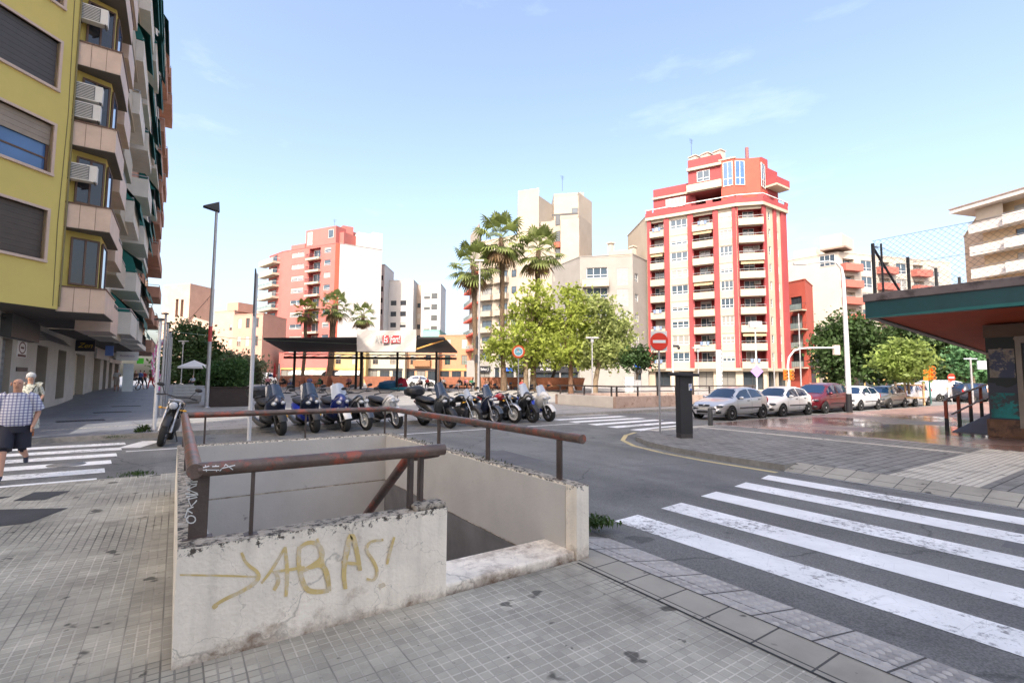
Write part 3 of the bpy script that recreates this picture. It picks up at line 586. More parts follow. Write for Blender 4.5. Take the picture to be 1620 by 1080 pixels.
sh1 = [(.4,F1.L-.4,.25,2.75,.5)]; sh2 = [(.5,2.7,.25,2.75,.5),(3.2,5.8,.25,2.75,.5)]
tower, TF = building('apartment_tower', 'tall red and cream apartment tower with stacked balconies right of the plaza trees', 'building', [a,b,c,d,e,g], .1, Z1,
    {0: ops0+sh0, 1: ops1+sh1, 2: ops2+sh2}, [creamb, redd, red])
for f, cols in ((F0,[(1027,1033),(1054,1062),(1092,1101),(1133,1141.5),(1164,1171)]),(F1,[(1171,1173),(1212,1213)])):
    for x0, x1 in cols:
        u0, u1 = U(f,x0,x1); mb = MB(); fbox(mb, f, max(u0,-.02),min(u1,f.L+.02),3.2,Z1-1.0,-.22,-.002); part('pilaster', mb, red, tower, world=True)
for u0,u1 in ((-.02,.9),(3.0,3.75),(5.1,6.62)):
    mb = MB(); fbox(mb, F2, u0,u1,3.2,Z1-1.0,-.2,-.002); part('pilaster', mb, red, tower, world=True)
for k in range(9):
    for u_ in (2.5,7,11.5): window(tower, Face(d,e), u_,u_+1.4,zb+k*fh+.9,zb+k*fh+2.2,-.08,whitef,2,r9.choice([0,0,.5]))
mb = MB(); fbox(mb, Face(d,e), 0,16,3.2,Z1,-.05,-.002); part('side_render', mb, red, tower, world=True)
for k in range(9):
    z = zb+k*fh
    sh = lambda: r9.choice([0,0,0,0,.2,.35,.6])
    window(tower, F0, colW1[0],colW1[1],z+.95,z+2.35,.14,whitef,3,sh()); window(tower, F0, colW2[0],colW2[1],z+.95,z+2.35,.14,whitef,3,sh())
    for f, (u0,u1), dp in ((F0,colL,.9),(F0,colB,1.0),(F1,colC,1.1)):
        m = (u0+u1)/2; window(tower, f, m-.75,m+.75,z+.06,z+2.3,dp,whitef,2,sh(),bar=False,nm='balcony_door')
        balcony(tower, f, u0-.05,u1+.05,z,.75,.85,[creamb],.35,railmat=railm,back=.0)
        if r9.random() < .3:
            mb = MB(); fbox(mb, f, u0+.1,u1-.1,z+fh-.5,z+fh-.42,-.9,-.02); fbox(mb, f, u0+.1,u1-.1,z+fh-.75,z+fh-.42,-.93,-.9); part('awning', mb, r9.choice([awc1,awc2]), tower, world=True)
        elif r9.random() < .4:
            mb = MB(); mm = (u0+u1)/2
            for q_ in range(3): fbox(mb, f, mm-.6+q_*.45,mm-.25+q_*.45,z+.7,z+1.25,-.86,-.84,q_%2)
            part('laundry', mb, [awc3,wpar0], tower, world=True)
        if r9.random() < .5: aircon(tower, f, u1-.6,z+1.7,dp-.02)
    for u0 in (1.75,3.95): window(tower, F2, u0,u0+.55,z+1.0,z+2.2,.15,whitef,1)
    mb = MB(); fbox(mb, F0, colW1[0]-.3,colW1[1]+.3,z-.1,z+.0,-.03,-.001); part('string_course', mb, roofw, tower, world=True); mb = MB(); fbox(mb, F0, colW2[0]-.3,colW2[1]+.3,z-.1,z+.0,-.03,-.001); part('string_course', mb, roofw, tower, world=True)
for f, s_ in ((F0,sh0),(F1,sh1),(F2,sh2)):
    for u0,u1,z0,z1,_ in s_: window(tower, f, u0,u1,z0+.02,z1,.45,darkf,2,0,gl=GLD,bar=False,nm='shop_window')
mb = MB()
for f in (F0,F1,F2): fbox(mb, f, -.2,f.L+.2,2.85,3.25,-.5,-.002)
part('canopy', mb, creamb, tower, world=True)
mb = MB()
for f in (F0,F1,F2): fbox(mb, f, -.15,f.L+.15,Z1-1.0,Z1-.55,-.45,-.002)
part('cornice', mb, creamb, tower, world=True)
mb = MB()
for f in (F0,F1,F2):
    fbox(mb, f, -.15,f.L+.15,Z1-.55,Z1+.15,-.40,-.25)
    k = int(f.L/3)
    for i in range(k+1): x = min(i*3.0, f.L-.6); fbox(mb, f, x,x+.9,Z1+.15,Z1+.6,-.40,-.25)
part('terrace_parapet', mb, red, tower, world=True)
mb = MB()
for f in (F0,F1,F2): fbox(mb, f, -.15,f.L+.15,Z1+.62,Z1+.72,-.42,-.28); 
part('terrace_railing', mb, whitef, tower, world=True)
# set-back top storeys
def inset(f, u0, u1, d): return [f.p(u0,0,d).xy[:], f.p(u1,0,d).xy[:]]
mb = MB(); A0 = F0.p(.8,0,.9); A1 = F0.p(F0.L*.56,0,.9); B1 = F0.p(F0.L*.56,0,8); B0 = F0.p(.8,0,8)
mb.prism([A0.xy,A1.xy,B1.xy,B0.xy], Z1-.3, Z1+4.3)
fbox(mb, F0, .7,F0.L*.57,Z1+2.6,Z1+2.9,.6,.95,1)
C0 = F0.p(F0.L*.50,0,-.2); C1 = F0.p(F0.L*.86,0,-.2); C2 = F0.p(F0.L*.86,0,7); C3 = F0.p(F0.L*.5,0,7)
mb.prism([C0.xy,C1.xy,C2.xy,C3.xy], Z1+2.2, Z1+7.4); fbox(mb, F0, F0.L*.49,F0.L*.87,Z1+5.6,Z1+6.0,-.6,-.2,1); fbox(mb, F0, F0.L*.49,F0.L*.87,Z1+2.2,Z1+3.3,-.9,-.2,1)
D = [F0.p(F0.L*.86,0,-.3), F0.p(F0.L,0,-.3), F1.p(F1.L*.45,0,.2), F1.p(F1.L,0,.2), F2.p(2.6,0,.6), F2.p(2.6,0,9), F0.p(F0.L*.86,0,9)]
mb.prism([p.xy for p in D], Z1-.3, Z1+6.2, 2)
mb.prism([F2.p(2.5,0,.4).xy,F2.p(5.6,0,.4).xy,F2.p(5.6,0,8).xy,F2.p(2.5,0,8).xy], Z1-.3, Z1+5.4, 0)
fbox(mb, F2, 2.2,5.9,Z1+2.5,Z1+3.5,-1.2,.4,0); fbox(mb, F2, 2.2,5.9,Z1+2.2,Z1+2.5,-1.2,.4,1)
mb.box(F2.p(3.2,0,3).x,F2.p(5,0,3).x,F2.p(3,0,1.5).y,F2.p(3,0,4).y,Z1+5.3,Z1+7.6)
fbox(mb, F0, F0.L*.84,F0.L+.2,Z1+6.2,Z1+6.4,-.4,6,1)
part('penthouse', mb, [red, creamb, orange], tower, world=True)
window(tower, F0, 2.8,F0.L*.45,Z1+.9,Z1+2.3,.86,whitef,5); window(tower, F0, F0.L*.60,F0.L*.74,Z1+3.7,Z1+5.3,-.23,whitef,2)
fD = Face(D[0],D[1]); window(tower, fD, .3,fD.L-.2,Z1+2.2,Z1+5.8,-.04,whitef,2,gl=GLB)
fD = Face(D[1],D[2]); window(tower, fD, .1,fD.L-.2,Z1+2.2,Z1+5.8,-.04,whitef,2,gl=GLB); fD = Face(D[3],D[4]); window(tower, fD, .4,fD.L-.5,Z1+2.0,Z1+5.6,-.04,whitef,2)
for k in range(3):
    q = F0.p(F0.L*(.54+.14*k),0,2); mb = MB(); mb.box(q.x-.6,q.x+.6,q.y-.6,q.y+.6,Z1+7.3,Z1+8.6); mb.box(q.x-.7,q.x+.7,q.y-.7,q.y+.7,Z1+8.6,Z1+8.75); part('chimney', mb, roofw, tower, world=True)
q = F1.p(2.2,0,2); mb = MB(); mb.tube([(q.x,q.y,Z1+6),(q.x,q.y,Z1+8.6)],.25,8); part('flue', mb, M('rust flue',(.25,.08,.08),.6), tower, world=True)
q = F0.p(F0.L*.5,0,2.5); sky_aerial(tower, (q.x,q.y,Z1+7), 5)
# ---- small red block behind the tower
a = P2(1250,80); b = P2(1279,77); f0 = Face(a,b)
ops = [(f0.L*.18,f0.L*.8,.3+3.3+k*3.05+.1,.3+3.3+k*3.05+2.3,.2) for k in range(4)]
rb, FF = building('apartment_block', 'narrow orange red block with green glass balconies behind the tall red tower', 'building', [a,b,(b[0]+7,b[1]+2),(b[0]+7,b[1]+14),(a[0],a[1]+14)], .2, 17.6, {0: ops}, [orange, redd])
for k in range(4):
    z = 3.7+k*3.05; window(rb, f0, f0.L*.18,f0.L*.8,z,z+2.2,.2,darkf,3,0,gl=GLD); balcony(rb, f0, f0.L*.35,f0.L*1.05,z-.1,1.2,0,[creamb],1.0,railmat=darkf,glassp=True)
# ---- grey-white block left of the tower
gwh = M('greyish white render', (.27,.255,.235), .85, .1, .4); pinkish = M('pale beige render', (.36,.31,.26), .85, .1, .4)  # greyish white is darkened so the colour carries the block's shadow
a = P2(918,74.5); b = P2(966,73.5); c = P2(1003,72.5); d = P2(1027,77); zt1 = zat(940,402,74); zt2 = zat(985,392,73)
fA, fB, fC = Face(a,b), Face(b,c), Face(c,d)
opsA = [(1.0,4.2,z,z+1.6,.2) for z in (17.0-.2*0,13.9,10.8)]; opsB = [(fB.L*.3,fB.L*.8,z,z+2.6,.12) for z in (15.7,12.5,9.3)]; opsC = [(.7,1.9,z,z+1.2,.15) for z in (16.4,13.3,10.2,7.1)]
gw, FF = building('apartment_block', 'low greyish white block with dark window panels between tower and trees', 'building', [a,b,c,d,(d[0]+3,d[1]+14),(a[0]+3,a[1]+18)], .3, zt1, {0:opsA,1:opsB,2:opsC}, [gwh, pinkish])
for o in opsA: window(gw, fA, o[0],o[1],o[2],o[3],.2,whitef,3); balcony(gw, fA, .4,fA.L-.1,o[2]-1.3,.9,.9,[creamb],.2)
for o in opsB: window(gw, fB, o[0],o[1],o[2],o[3],.12,darkf,1,1,M('grey blind',(.28,.29,.29),.7),bar=False)
for o in opsC: window(gw, fC, *o[:4],.15,whitef,2)
mb = MB(); fbox(mb, fB, -.1,fB.L,zt1-.2,zt2,-.01,6); part('roof_block', mb, pinkish, gw, world=True)
for px, d_ in ((968,76),(1004,78)):
    q = at(px,d_); mb = MB(); mb.box(q.x-.35,q.x+.35,q.y-.35,q.y+.35,zt1,zt2+1.8); mb.box(q.x-.5,q.x+.5,q.y-.5,q.y+.5,zt2+1.8,zt2+2.0); part('chimney', mb, roofw, gw, world=True)
# ---- beige stepped complex behind the trees
beige = M('beige render', (.37,.32,.26), .85, .08, .4); beige2 = M('darker beige render', (.33,.29,.24), .85, .08, .4); redst = M('red balcony edge', (.50,.09,.06), .7, .1)  # darker beige copy puts the tower side's shade into its colour
cm = thing('apartment_complex', 'tall beige stepped apartment complex with windowless towers behind the palms', 'building', (*P2(855,86),.3))
def mass(x0,d0,x1,d1,ytop,back=10,mat=beige,mids=None,nm='wall'):
    a, b = P2(x0,d0), P2(x1,d1); f = Face(a,b); z = zat((x0+x1)/2, ytop, (d0+d1)/2); mb = MB()
    bk = Vector((.56,.82))*back
    mb.prism([a,b,(b[0]+bk.x,b[1]+bk.y),(a[0]+bk.x,a[1]+bk.y)], .3, z); part(nm, mb, mat, cm, world=True); return f, z
f, zT = mass(818,85,852,83.5,291); f2_, z_ = mass(852.2,83.6,878,89,311,6,beige2); mass(876,90,925,89,297,10,gwh); f3, z3 = mass(876,88,916,87,303,8); mass(916,87,938,92,304,3)
f4, z4 = mass(855,83,887,82,344,5,beige2); f5, z5 = mass(887,81.5,917,80.5,340,5); f6, z6 = mass(917,80.5,937,86.5,341,2)
window(cm, f3, f3.L*.74,f3.L*1.0-.1,zat(905,331,87),zat(905,322,87),-.03,darkf,1,bar=False)
for px in (866,880):
    u = f3.uv(px,330)[0]; 
mb = MB(); fbox(mb, f3, -.2,f3.L,zat(890,336,87),zat(890,333,87),-1.2,-1.1); fbox(mb, f3, -.2,f3.L,zat(890,343,87)-.2,zat(890,343,87),-1.2,0,1); part('terrace', mb, [darkf, beige], cm, world=True)
for k in range(9):
    z = 4.2+k*2.95; 
    window(cm, f4, f4.L*.75,f4.L*.98,z,z+1.9,-.03,darkf,1,gl=GLD,bar=False)
    if k%2: balcony(cm, f4, f4.L*.7,f4.L*1.0,z-.9,.7,.7,[redst if k==7 else beige])
fw_, zW = mass(755,90,818,85.2,372,9); fe_, zE = mass(741,100,755.5,91.5,358,7,beige2)
for k in range(7):
    z = 4.0+k*2.95
    for t0,t1 in ((.12,.36),(.55,.75)):
        window(cm, fw_, fw_.L*t0,fw_.L*t1,z+.1,z+2.1,-.03,darkf,2,gl=GL,bar=False); balcony(cm, fw_, fw_.L*(t0-.04),fw_.L*(t1+.04),z,1.0,.8,[beige],.2)
    window(cm, fw_, fw_.L*.86,fw_.L*.97,z+.8,z+2,-.03,darkf,1)
    balcony(cm, fe_, -.8,fe_.L-.1,z,1.1,.15,[redst],.8,glassp=True); balcony(cm, fw_, fw_.L*.42,fw_.L*.50,z,.5,.8,[creamb])
sky_aerial(cm, (*P2(890,90),z3+2), 3)
# shops at the foot of the complex
dkf = M('black shop front', (.025,.025,.03), .4, .1); wsg = M('white sign lettering', (.75,.75,.75), .5, .02); bluef = M('blue bank front', (.02,.10,.50), .4, .05)
sh = thing('shop_row', 'row of dark shop fronts under the trees behind the terracotta planters', 'shops', (*P2(740,79),.35))
fs = Face(P2(738,79), P2(1026,72.5)); mb = MB()
xs_ = [(757,775,'d'),(782,790,'w'),(797,813,'b'),(817,832,'d'),(846,885,'d'),(887,918,'d'),(924,934,'s'),(942,950,'g'),(971,985,'d'),(988,1014,'d')]
ops = []
for x0,x1,k in xs_:
    u0,u1 = U(fs,x0,x1); ops.append((u0,u1,.4,3.3,.3))
facade(mb, fs, .3, 4.4, ops); fbox(mb, fs, 0,fs.L,4.39,4.4,0,3); part('wall', mb, [gwh, dkf], sh, world=True)
for (x0,x1,k), o in zip(xs_, ops):
    window(sh, fs, o[0],o[1],.42,2.5 if k=='d' else 3.3,.28,whitef if k in 'sw' else darkf,2 if k=='d' else 1,gl=GLD,bar=(k=='s'),nm='shop_window')
    if k == 'd': mb = MB(); fbox(mb, fs, o[0]-.15,o[1]+.15,2.52,3.5,-.08,.26); s_ = part('shop_sign', mb, dkf, sh, world=True)
    if k == 'b': mb = MB(); fbox(mb, fs, o[0],o[1],2.7,3.2,-.05,.26); part('shop_sign', mb, bluef, sh, world=True)
for px, t, w in ((866,'Pier Zeipel',2.2),(767,'Salon J',1.4)):
    u = fs.u_(px); lettering(t, .5, fs.p(u,3.0,.0-.095)-Vector(sh.location), fs.rz, wsg, sh)
for x0,x1,z0,z1 in ((953,967,.4,3.2),(950,970,3.0,4.1),(972,1016,3.35,4.0)):
    u0,u1 = U(fs,x0,x1); mb = MB(); fbox(mb, fs, u0,u1,z0,z1,-.25 if z0>1 else -.1,-.003); part('bank_panel', mb, bluef, sh, world=True)
u = fs.u_(960); mb = MB(); mb.ribbon([(-.5,1.75),(-.2,1.55),(.2,1.55),(.5,1.75)], [.1,.25,.25,.1], lambda a,b: fs.p(u+a,b,-.106)); part('bank_logo', mb, wsg, sh, world=True)
# ---- pink block with the white gable
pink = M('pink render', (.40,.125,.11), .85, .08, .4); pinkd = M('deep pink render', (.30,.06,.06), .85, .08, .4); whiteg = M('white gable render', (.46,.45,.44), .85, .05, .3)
q0,a,b = P2(418,127),P2(440,121.5),P2(524,113.5); f0 = Face(a,b); c = (b[0]+11.2,b[1]); zt = zat(500,383,115); fe = Face(q0,a)
ops = []
for k in range(10):
    z = zt-2.9-k*2.98
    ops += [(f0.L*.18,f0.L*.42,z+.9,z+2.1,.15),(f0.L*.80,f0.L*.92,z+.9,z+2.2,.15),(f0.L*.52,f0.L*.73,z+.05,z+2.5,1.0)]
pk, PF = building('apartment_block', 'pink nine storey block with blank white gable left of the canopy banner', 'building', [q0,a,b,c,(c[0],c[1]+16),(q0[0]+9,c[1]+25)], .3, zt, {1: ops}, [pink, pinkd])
mb = MB(); fG = Face(b,c); fbox(mb, fG, 1.0,fG.L,.3,zt+.2,-.06,-.002); fbox(mb, fG, 5.2,fG.L,zt,zt+3.6,-.05,3); fbox(mb, fG, 8.8,fG.L,zt+3.6,zt+4.2,-.05,3); part('gable', mb, whiteg, pk, world=True)
mb = MB(); fbox(mb, fG, -.02,1.0,.3,zt+.1,-.05,-.002); part('corner_band', mb, M('coral render',(.45,.09,.055),.85,.05), pk, world=True)
mb = MB(); fbox(mb, f0, f0.L*.42,f0.L*.98,zt,zt+4.4,.3,9); fbox(mb, f0, f0.L*.98,f0.L+1,zt,zt+3.0,1.5,9); mb.box(b[0]+2,b[0]+4.6,b[1]+2,b[1]+6,zt+2,zt+5.2); fbox(mb, f0, f0.L*.15,f0.L*.42,zt+.1,zt+1.2,.1,.3); part('penthouse', mb, [pink], pk, world=True)
window(pk, f0, f0.L*.46,f0.L*.55,zt+.6,zt+3.8,.27,whitef,1,bar=False); window(pk, f0, f0.L*.85,f0.L*.94,zt+1.6,zt+3.6,.27,whitef,1,bar=False)
for k in range(10):
    z = zt-2.9-k*2.98
    window(pk, f0, f0.L*.18,f0.L*.42,z+.9,z+2.1,.15,whitef,2,r9.choice([0,0,.5])); window(pk, f0, f0.L*.80,f0.L*.92,z+.9,z+2.2,.15,whitef,1,r9.choice([0,0,.4]))
    window(pk, f0, f0.L*.55,f0.L*.70,z+.06,z+2.2,1.0,whitef,2,bar=False,nm='balcony_door'); balcony(pk, f0, f0.L*.5,f0.L*.75,z,.9,0,[creamb],1.0,railmat=darkf,slab=.5)
    balcony(pk, fe, -2.2,fe.L*.8,z+.4,1.8,0.15,[creamb],.9,railmat=whitef,glassp=True,slab=.35); window(pk, fe, .5,fe.L*.6,z+.5,z+2.5,-.03,darkf,2,gl=GLD,bar=False,nm='balcony_door')
sky_aerial(pk, (*P2(521,119),zt+4), 3.6)
# shops of the pink block
for t0,t1 in ((.05,.3),(.36,.6),(.66,.93)): window(pk, f0, f0.L*t0,f0.L*t1,.5,3.4,-.04,whitef,3,gl=GLD,nm='shop_window')
# ---- white blocks further left of the middle
def simple(label, x0,d0,x1,d1,ytop,cols,rows,mat,z0=6,back=10,side=None,fr=darkf,name='apartment_block',w=1.3,h=1.3,base=.3,sx=None,step=2.95,roof=True,cat='building'):
    a,b = P2(x0,d0),P2(x1,d1); f = Face(a,b); z1 = zat((x0+x1)/2,ytop,(d0+d1)/2)
    ops = [(f.L*c_-w/2,f.L*c_+w/2,z0+k*step,z0+k*step+h,.15) for k in range(rows) for c_ in cols if z0+k*step+h < z1-.3]
    bk = Vector((.56,.82))*back
    fp = [a,b]+([P2(*side)] if side else [])+[(b[0]+bk.x+(2 if side else 0),b[1]+bk.y),(a[0]+bk.x,a[1]+bk.y)]
    r, FF = building(name, label, cat, fp, base, z1, {0: ops}, [mat, mat], roof=roof)
    for o in ops: window(r, f, *o[:4],.15,fr,2,r9.choice([0,0,0,.5,1]),gl=GLD)
    return r, f, z1
wh = M('white render', (.44,.43,.42), .85, .06, .4); lg = M('light grey render', (.33,.33,.33), .85, .06, .4); tanr = M('pale tan render', (.38,.31,.26), .85, .06, .4)
simple('white stepped block rising just behind the white gable of the pink block', 586,126,604,125,416,[.35,.7],8,wh,6)
simple('white block with grey left flank and few windows in the middle distance', 612,130,651,129,441,[.2,.6],6,wh,6,w=1.6)
simple('grey side wing in shade beside the white middle block', 602,134,612,130,445,[],0,lg)
simple('narrow tan wing set back between two white blocks', 650,134,665,134,449,[.3,.7],6,tanr,6,w=.9)
simple('white slab block with paired windows left of the tall palm', 664,131,695,130,447,[.3,.68],7,wh,5,w=1.7,h=1.5)
# ---- low coloured houses behind the canopy
hs = [(440,520,'pale red house front with shop glazing left behind the canopy','pink',1), (520,578,'yellow house with white awning behind the canopy','yel',0),(578,640,'cream house with dark doors behind the canopy','cre',0),(640,693,'peach house with wooden balcony behind the banner','pea',1),(693,752,'orange house with green shutters right of the canopy','ora',1)]
colz = {'pink':pink,'yel':M('yellow house render',(.46,.35,.16),.85,.1),'cre':M('cream house render',(.44,.40,.30),.85,.08),'pea':M('peach house render',(.44,.26,.16),.85,.1),'ora':M('orange house render',(.44,.21,.12),.85,.1)}
woodb = M('brown wood', (.26,.13,.06), .6, .2, 5); awn = M('white awning cloth', (.72,.70,.66), .8, .05)
for x0,x1,lb,ck,k in hs:
    top = {'pink':558,'yel':558,'cre':556,'pea':548,'ora':530}[ck]
    r, f, z1 = simple(lb, x0,99,x1,97,top,[.25,.7],2,colz[ck],4.2,8,fr=shutg if ck=='ora' else brownf,name='town_house',w=1.2,h=1.9,step=3.2,cat='house')
    for t0,t1 in ((.06,.3),(.38,.62),(.7,.94)): window(r, f, f.L*t0,f.L*t1,.4,2.9,-.03,darkf,2,gl=GLD,bar=False,nm='shop_window')
    mb = MB(); fbox(mb, f, f.L*.05,f.L*.95,3.0,3.35,-.12,-.002); part('shop_sign', mb, dkf if ck in('pea','cre') else M('ochre shop sign',(.5,.3,.1),.7), r, world=True)
    if ck in ('yel','pink'):
        mb = MB(); p = [f.p(f.L*.3,2.9,-.02),f.p(f.L*.95,2.9,-.02),f.p(f.L*.95,2.3,-1.6),f.p(f.L*.3,2.3,-1.6)]; mb.quad(*p); mb.quad(*[q-Vector((0,0,.06)) for q in p[::-1]]); mb.quad(p[3],p[2],p[2]-Vector((0,0,.3)),p[3]-Vector((0,0,.3))); part('awning', mb, awn, r, world=True)
    if ck == 'pea': balcony(r, f, f.L*.3,f.L*.8,4.0,.8,1.0,[woodb])
simple('small turquoise house peeping over the canopy roof', 667,104,694,103,522,[],0,M('turquoise render',(.20,.40,.37),.85,.08),name='town_house',cat='house')
# ---- church and salmon houses on the left
stone = M('pale sandstone', (.44,.32,.25), .9, .12, .5); salm = M('salmon render', (.44,.25,.19), .9, .1, .4); salm2 = M('light salmon render', (.45,.30,.23), .9, .08, .4)
ch = thing('church', 'sandstone church with square bell tower at the end of the left street', 'church', (*P2(275,112),.4))
a,b = P2(250,113),P2(293,110); f = Face(a,b); zc = zat(275,450,111); mb = MB()
facade(mb, f, .4, zc, [(f.L*.50,f.L*.60,zc-7.2,zc-3.0,.8),(f.L*.69,f.L*.79,zc-7.2,zc-3.2,.8)]); fR = Face(b,(b[0]+5,b[1]+5)); facade(mb, fR, .4, zc, []); bk=(a[0]+6,a[1]+7)
mb.prism([a,b,(b[0]+5,b[1]+5),bk], zc-.02, zc+.4); fbox(mb, f, -.1,f.L+.15,zc-8.6,zc-8.3,-.15,-.002)
part('bell_tower', mb, [stone, M('belfry shade', (.25,.16,.12), .9)], ch, world=True)
a,b = P2(290,106),P2(338,104); f = Face(a,b); mb = MB(); z0,z1,zm_ = zat(290,520,105),zat(338,520,105),zat(300,500,105)
mb.prism([a,f.p(f.L*.25,0).xy[:],b,(b[0]+8,b[1]+12),(a[0]+8,a[1]+12)], .4, [z0,zm_,z1,z1,z0]); part('nave', mb, stone, ch, world=True)
r, f, z1 = simple('tall plain salmon house with rooftop room behind the street lamp', 334,101,366,99,491,[.85],3,salm2,8,fr=brownf,name='town_house',w=.7,h=1.2,cat='house')
mb = MB(); fbox(mb, f, f.L*.4,f.L*.95,z1,z1+1.9,1,5); part('rooftop_room', mb, salm, r, world=True)
simple('salmon house with three window columns left of the pink block', 365,98,412,95,496,[.22,.5,.8],4,salm,4,fr=brownf,name='town_house',w=1.0,h=1.9,cat='house',step=3.6)
simple('far ochre house front behind the ficus at the street end', 262,92,335,90,560,[.2,.5,.8],2,stone,2,name='town_house',cat='house')
# ---- right hand side
whc = M('cream white render', (.46,.42,.36), .85, .05, .3); coral = M('coral balcony band', (.42,.13,.10), .8, .08)
a,b = P2(1246,93),P2(1334,86); f = Face(a,b); c = (b[0]+26,b[1]-9); fr_ = Face(b,c); zt = zat(1290,402,89); ops = [(1.0+j*4.2,3.6+j*4.2,zt-3-k*3,zt-1.0-k*3,.8 if j%2==0 else .15) for k in range(7) for j in range(6)]
gb, FF = building('apartment_block', 'white block with blank sunlit gable and coral balcony bands above the parked cars', 'building', [a,b,c,(c[0]+6,c[1]+14),(a[0]+8,a[1]+14)], .2, zt, {1: ops}, [whc, whc])
for i, o in enumerate(ops): window(gb, fr_, *o[:4],o[4],whitef,2,r9.choice([0,0,.5]))
for k in range(7):
    for j in range(3): balcony(gb, fr_, .4+j*8.4,4.4+j*8.4,zt-3.2-k*3,1.1,1.1,[coral],.15)
mb = MB(); fbox(mb, f, f.L*.2,f.L*.62,zt,zt+1.6,.2,6); fbox(mb, f, f.L*.62,f.L+.01,zt-.5,zt+4.0,2.5,9); part('rooftop_room', mb, whc, gb, world=True)
mb = MB(); fbox(mb, f, f.L*.72,f.L+1.4,zt+.6,zt+.9,-.8,3); part('eaves', mb, rooft, gb, world=True)
window(gb, f, f.L*.68,f.L*.95,zt-2.2,zt-.2,-.03,whitef,3)
simple('distant white block seen between fence posts above the kiosk roof', 1425,150,1462,148,432,[.3,.7],6,whc,8)
simple('distant white block right of the fence posts above the kiosk roof', 1462,150,1503,146,455,[.3,.7],5,whc,8)
yl_ = colz['yel']
r, f, z1 = simple('two storey yellow house with green shuttered doors behind the red car', 1272,80,1322,77,553,[.18,.5,.78],1,yl_,3.9,8,fr=shutg,name='town_house',w=1.1,h=2.2,cat='house')
balcony(r, f, .1,f.L*.36,3.8,.8,1.0,[darkf]); balcony(r, f, f.L*.4,f.L*.95,3.8,.7,.1,[roofw],.8,railmat=darkf)
for t0,t1 in ((.08,.4),(.5,.7),(.78,.95)): window(r, f, f.L*t0,f.L*t1,.4,2.7,-.03,darkf,2,gl=GLD,bar=False,nm='shop_window')
mb = MB(); fbox(mb, f, 0,f.L,2.8,3.4,-.15,-.002); part('shop_sign', mb, dkf, r, world=True)
dk = M('dark brick', (.12,.05,.04), .85, .15); brk = M('red brick wall', (.30,.09,.06), .85, .15)
for i, (x0,x1,lb,mt,tp) in enumerate(((1322,1400,'low ochre shop block under the dark trees','ochre',575),(1400,1480,'low dark shop block behind the staked tree','dark',572),(1480,1600,'low red brick block behind the parked van','red',568))):
    mt = {'ochre':M('ochre shop render',(.45,.30,.12),.85,.1),'dark':dk,'red':brk}[mt]
    r, f, z1 = simple(lb, x0,76-i*3,x1,73-i*3,tp,[.2,.5,.8],1,mt,3.7,8,name='shop_block',w=1.6,h=1.4)
    for j in range(5): window(r, f, f.L*(.04+j*.19),f.L*(.2+j*.19),.4,2.8,-.03,darkf,2,gl=GLD,bar=False,nm='shop_window')
    mb = MB(); fbox(mb, f, 0,f.L,2.9,3.3,-.6,-.002); part('canopy', mb, brk if i!=1 else dkf, r, world=True)
# cream block with serrated balconies, top right
ocr = M('apricot render', (.56,.41,.25), .85, .08, .4); whb = M('white balcony parapet', (.66,.62,.57), .8, .05)
b0 = Vector(P2(1570,63)); dr = Vector((math.sin(R_(20)),math.cos(R_(20)))); a = b0; b = b0-dr*32; f = Face(a,b); zt = zat(1534,326,63)
ops = []
for k in range(7):
    z = zt-2.75-k*3.0
    for j in range(5): ops.append((3.4+j*6,4.6+j*6,z,z+2.2,.2)); ops.append((5.2+j*6,8.2+j*6,z+.1,z+2.2,.2))
crb, FF = building('apartment_block', 'cream and apricot block with stepped white balconies at top right', 'building', [(a.x+14,a.y+5),(a.x,a.y),(b.x,b.y),(b.x+16,b.y-5)], .1, zt, {1: ops}, [ocr, ocr])
for o in ops: window(crb, f, *o[:4],.2,brownf,2 if o[1]-o[0]>2 else 1,r9.choice([0,0,.4]),bar=False)
for k in range(7):
    z = zt-2.75-k*3.0
    for j in range(5):
        balcony(crb, f, -.8+j*6.2 if j==0 else j*6.2,3.2+j*6.2,z,1.3,.95,[whb],.25,slab=.3); balcony(crb, f, 3.2+j*6.2,6.2+j*6.2,z,1.8,.95,[whb],.2,slab=.3)
mb = MB(); fbox(mb, f, -2.2,f.L,zt+.05,zt+.55,-2.3,3); fbox(mb, f, -2.3,f.L,zt+.55,zt+.7,-2.4,3,1); part('eaves', mb, [whb, rooft], crb, world=True)
mb = MB(); fbox(mb, f, .1,3.0,zt-1.75,zt-.05,-1.25,-1.2); part('terrace_blind', mb, creamb, crb, world=True)
# ---- left row along the street
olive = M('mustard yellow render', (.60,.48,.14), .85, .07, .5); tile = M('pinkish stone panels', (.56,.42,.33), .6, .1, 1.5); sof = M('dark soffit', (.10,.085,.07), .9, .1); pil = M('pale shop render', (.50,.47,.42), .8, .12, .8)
shutd = M('dark louvre shutter',(.075,.058,.045),.55,.1,3); shuty = M('grey fabric blind',(.085,.08,.08),.8,.08,2); bmetal = M('black frame', (.02,.02,.022), .5)
UX, UY = -3.6, 23.2; cd = Vector((.683,.731)); Q = Vector((UX,UY))-cd*16
yb = thing('corner_building', 'mustard yellow corner apartment building with stone clad window boxes at far left', 'building', (UX,UY,0)); HT = 28.
fy = Face((Q.x,Q.y),(UX,UY)); fstr = Face((UX,UY),(UX,32.5)); zs0 = 3.95
tz = [fy.uv(83,198)[1]+k*3.05 for k in range(-1,6)]       # window heads
ur = fy.uv(82,235)[0]; hW = 1.72; ops = [(ur-3.2-i*4.6,ur-i*4.6,t-hW,t,.22) for t in tz for i in range(3) if t < HT-.3]
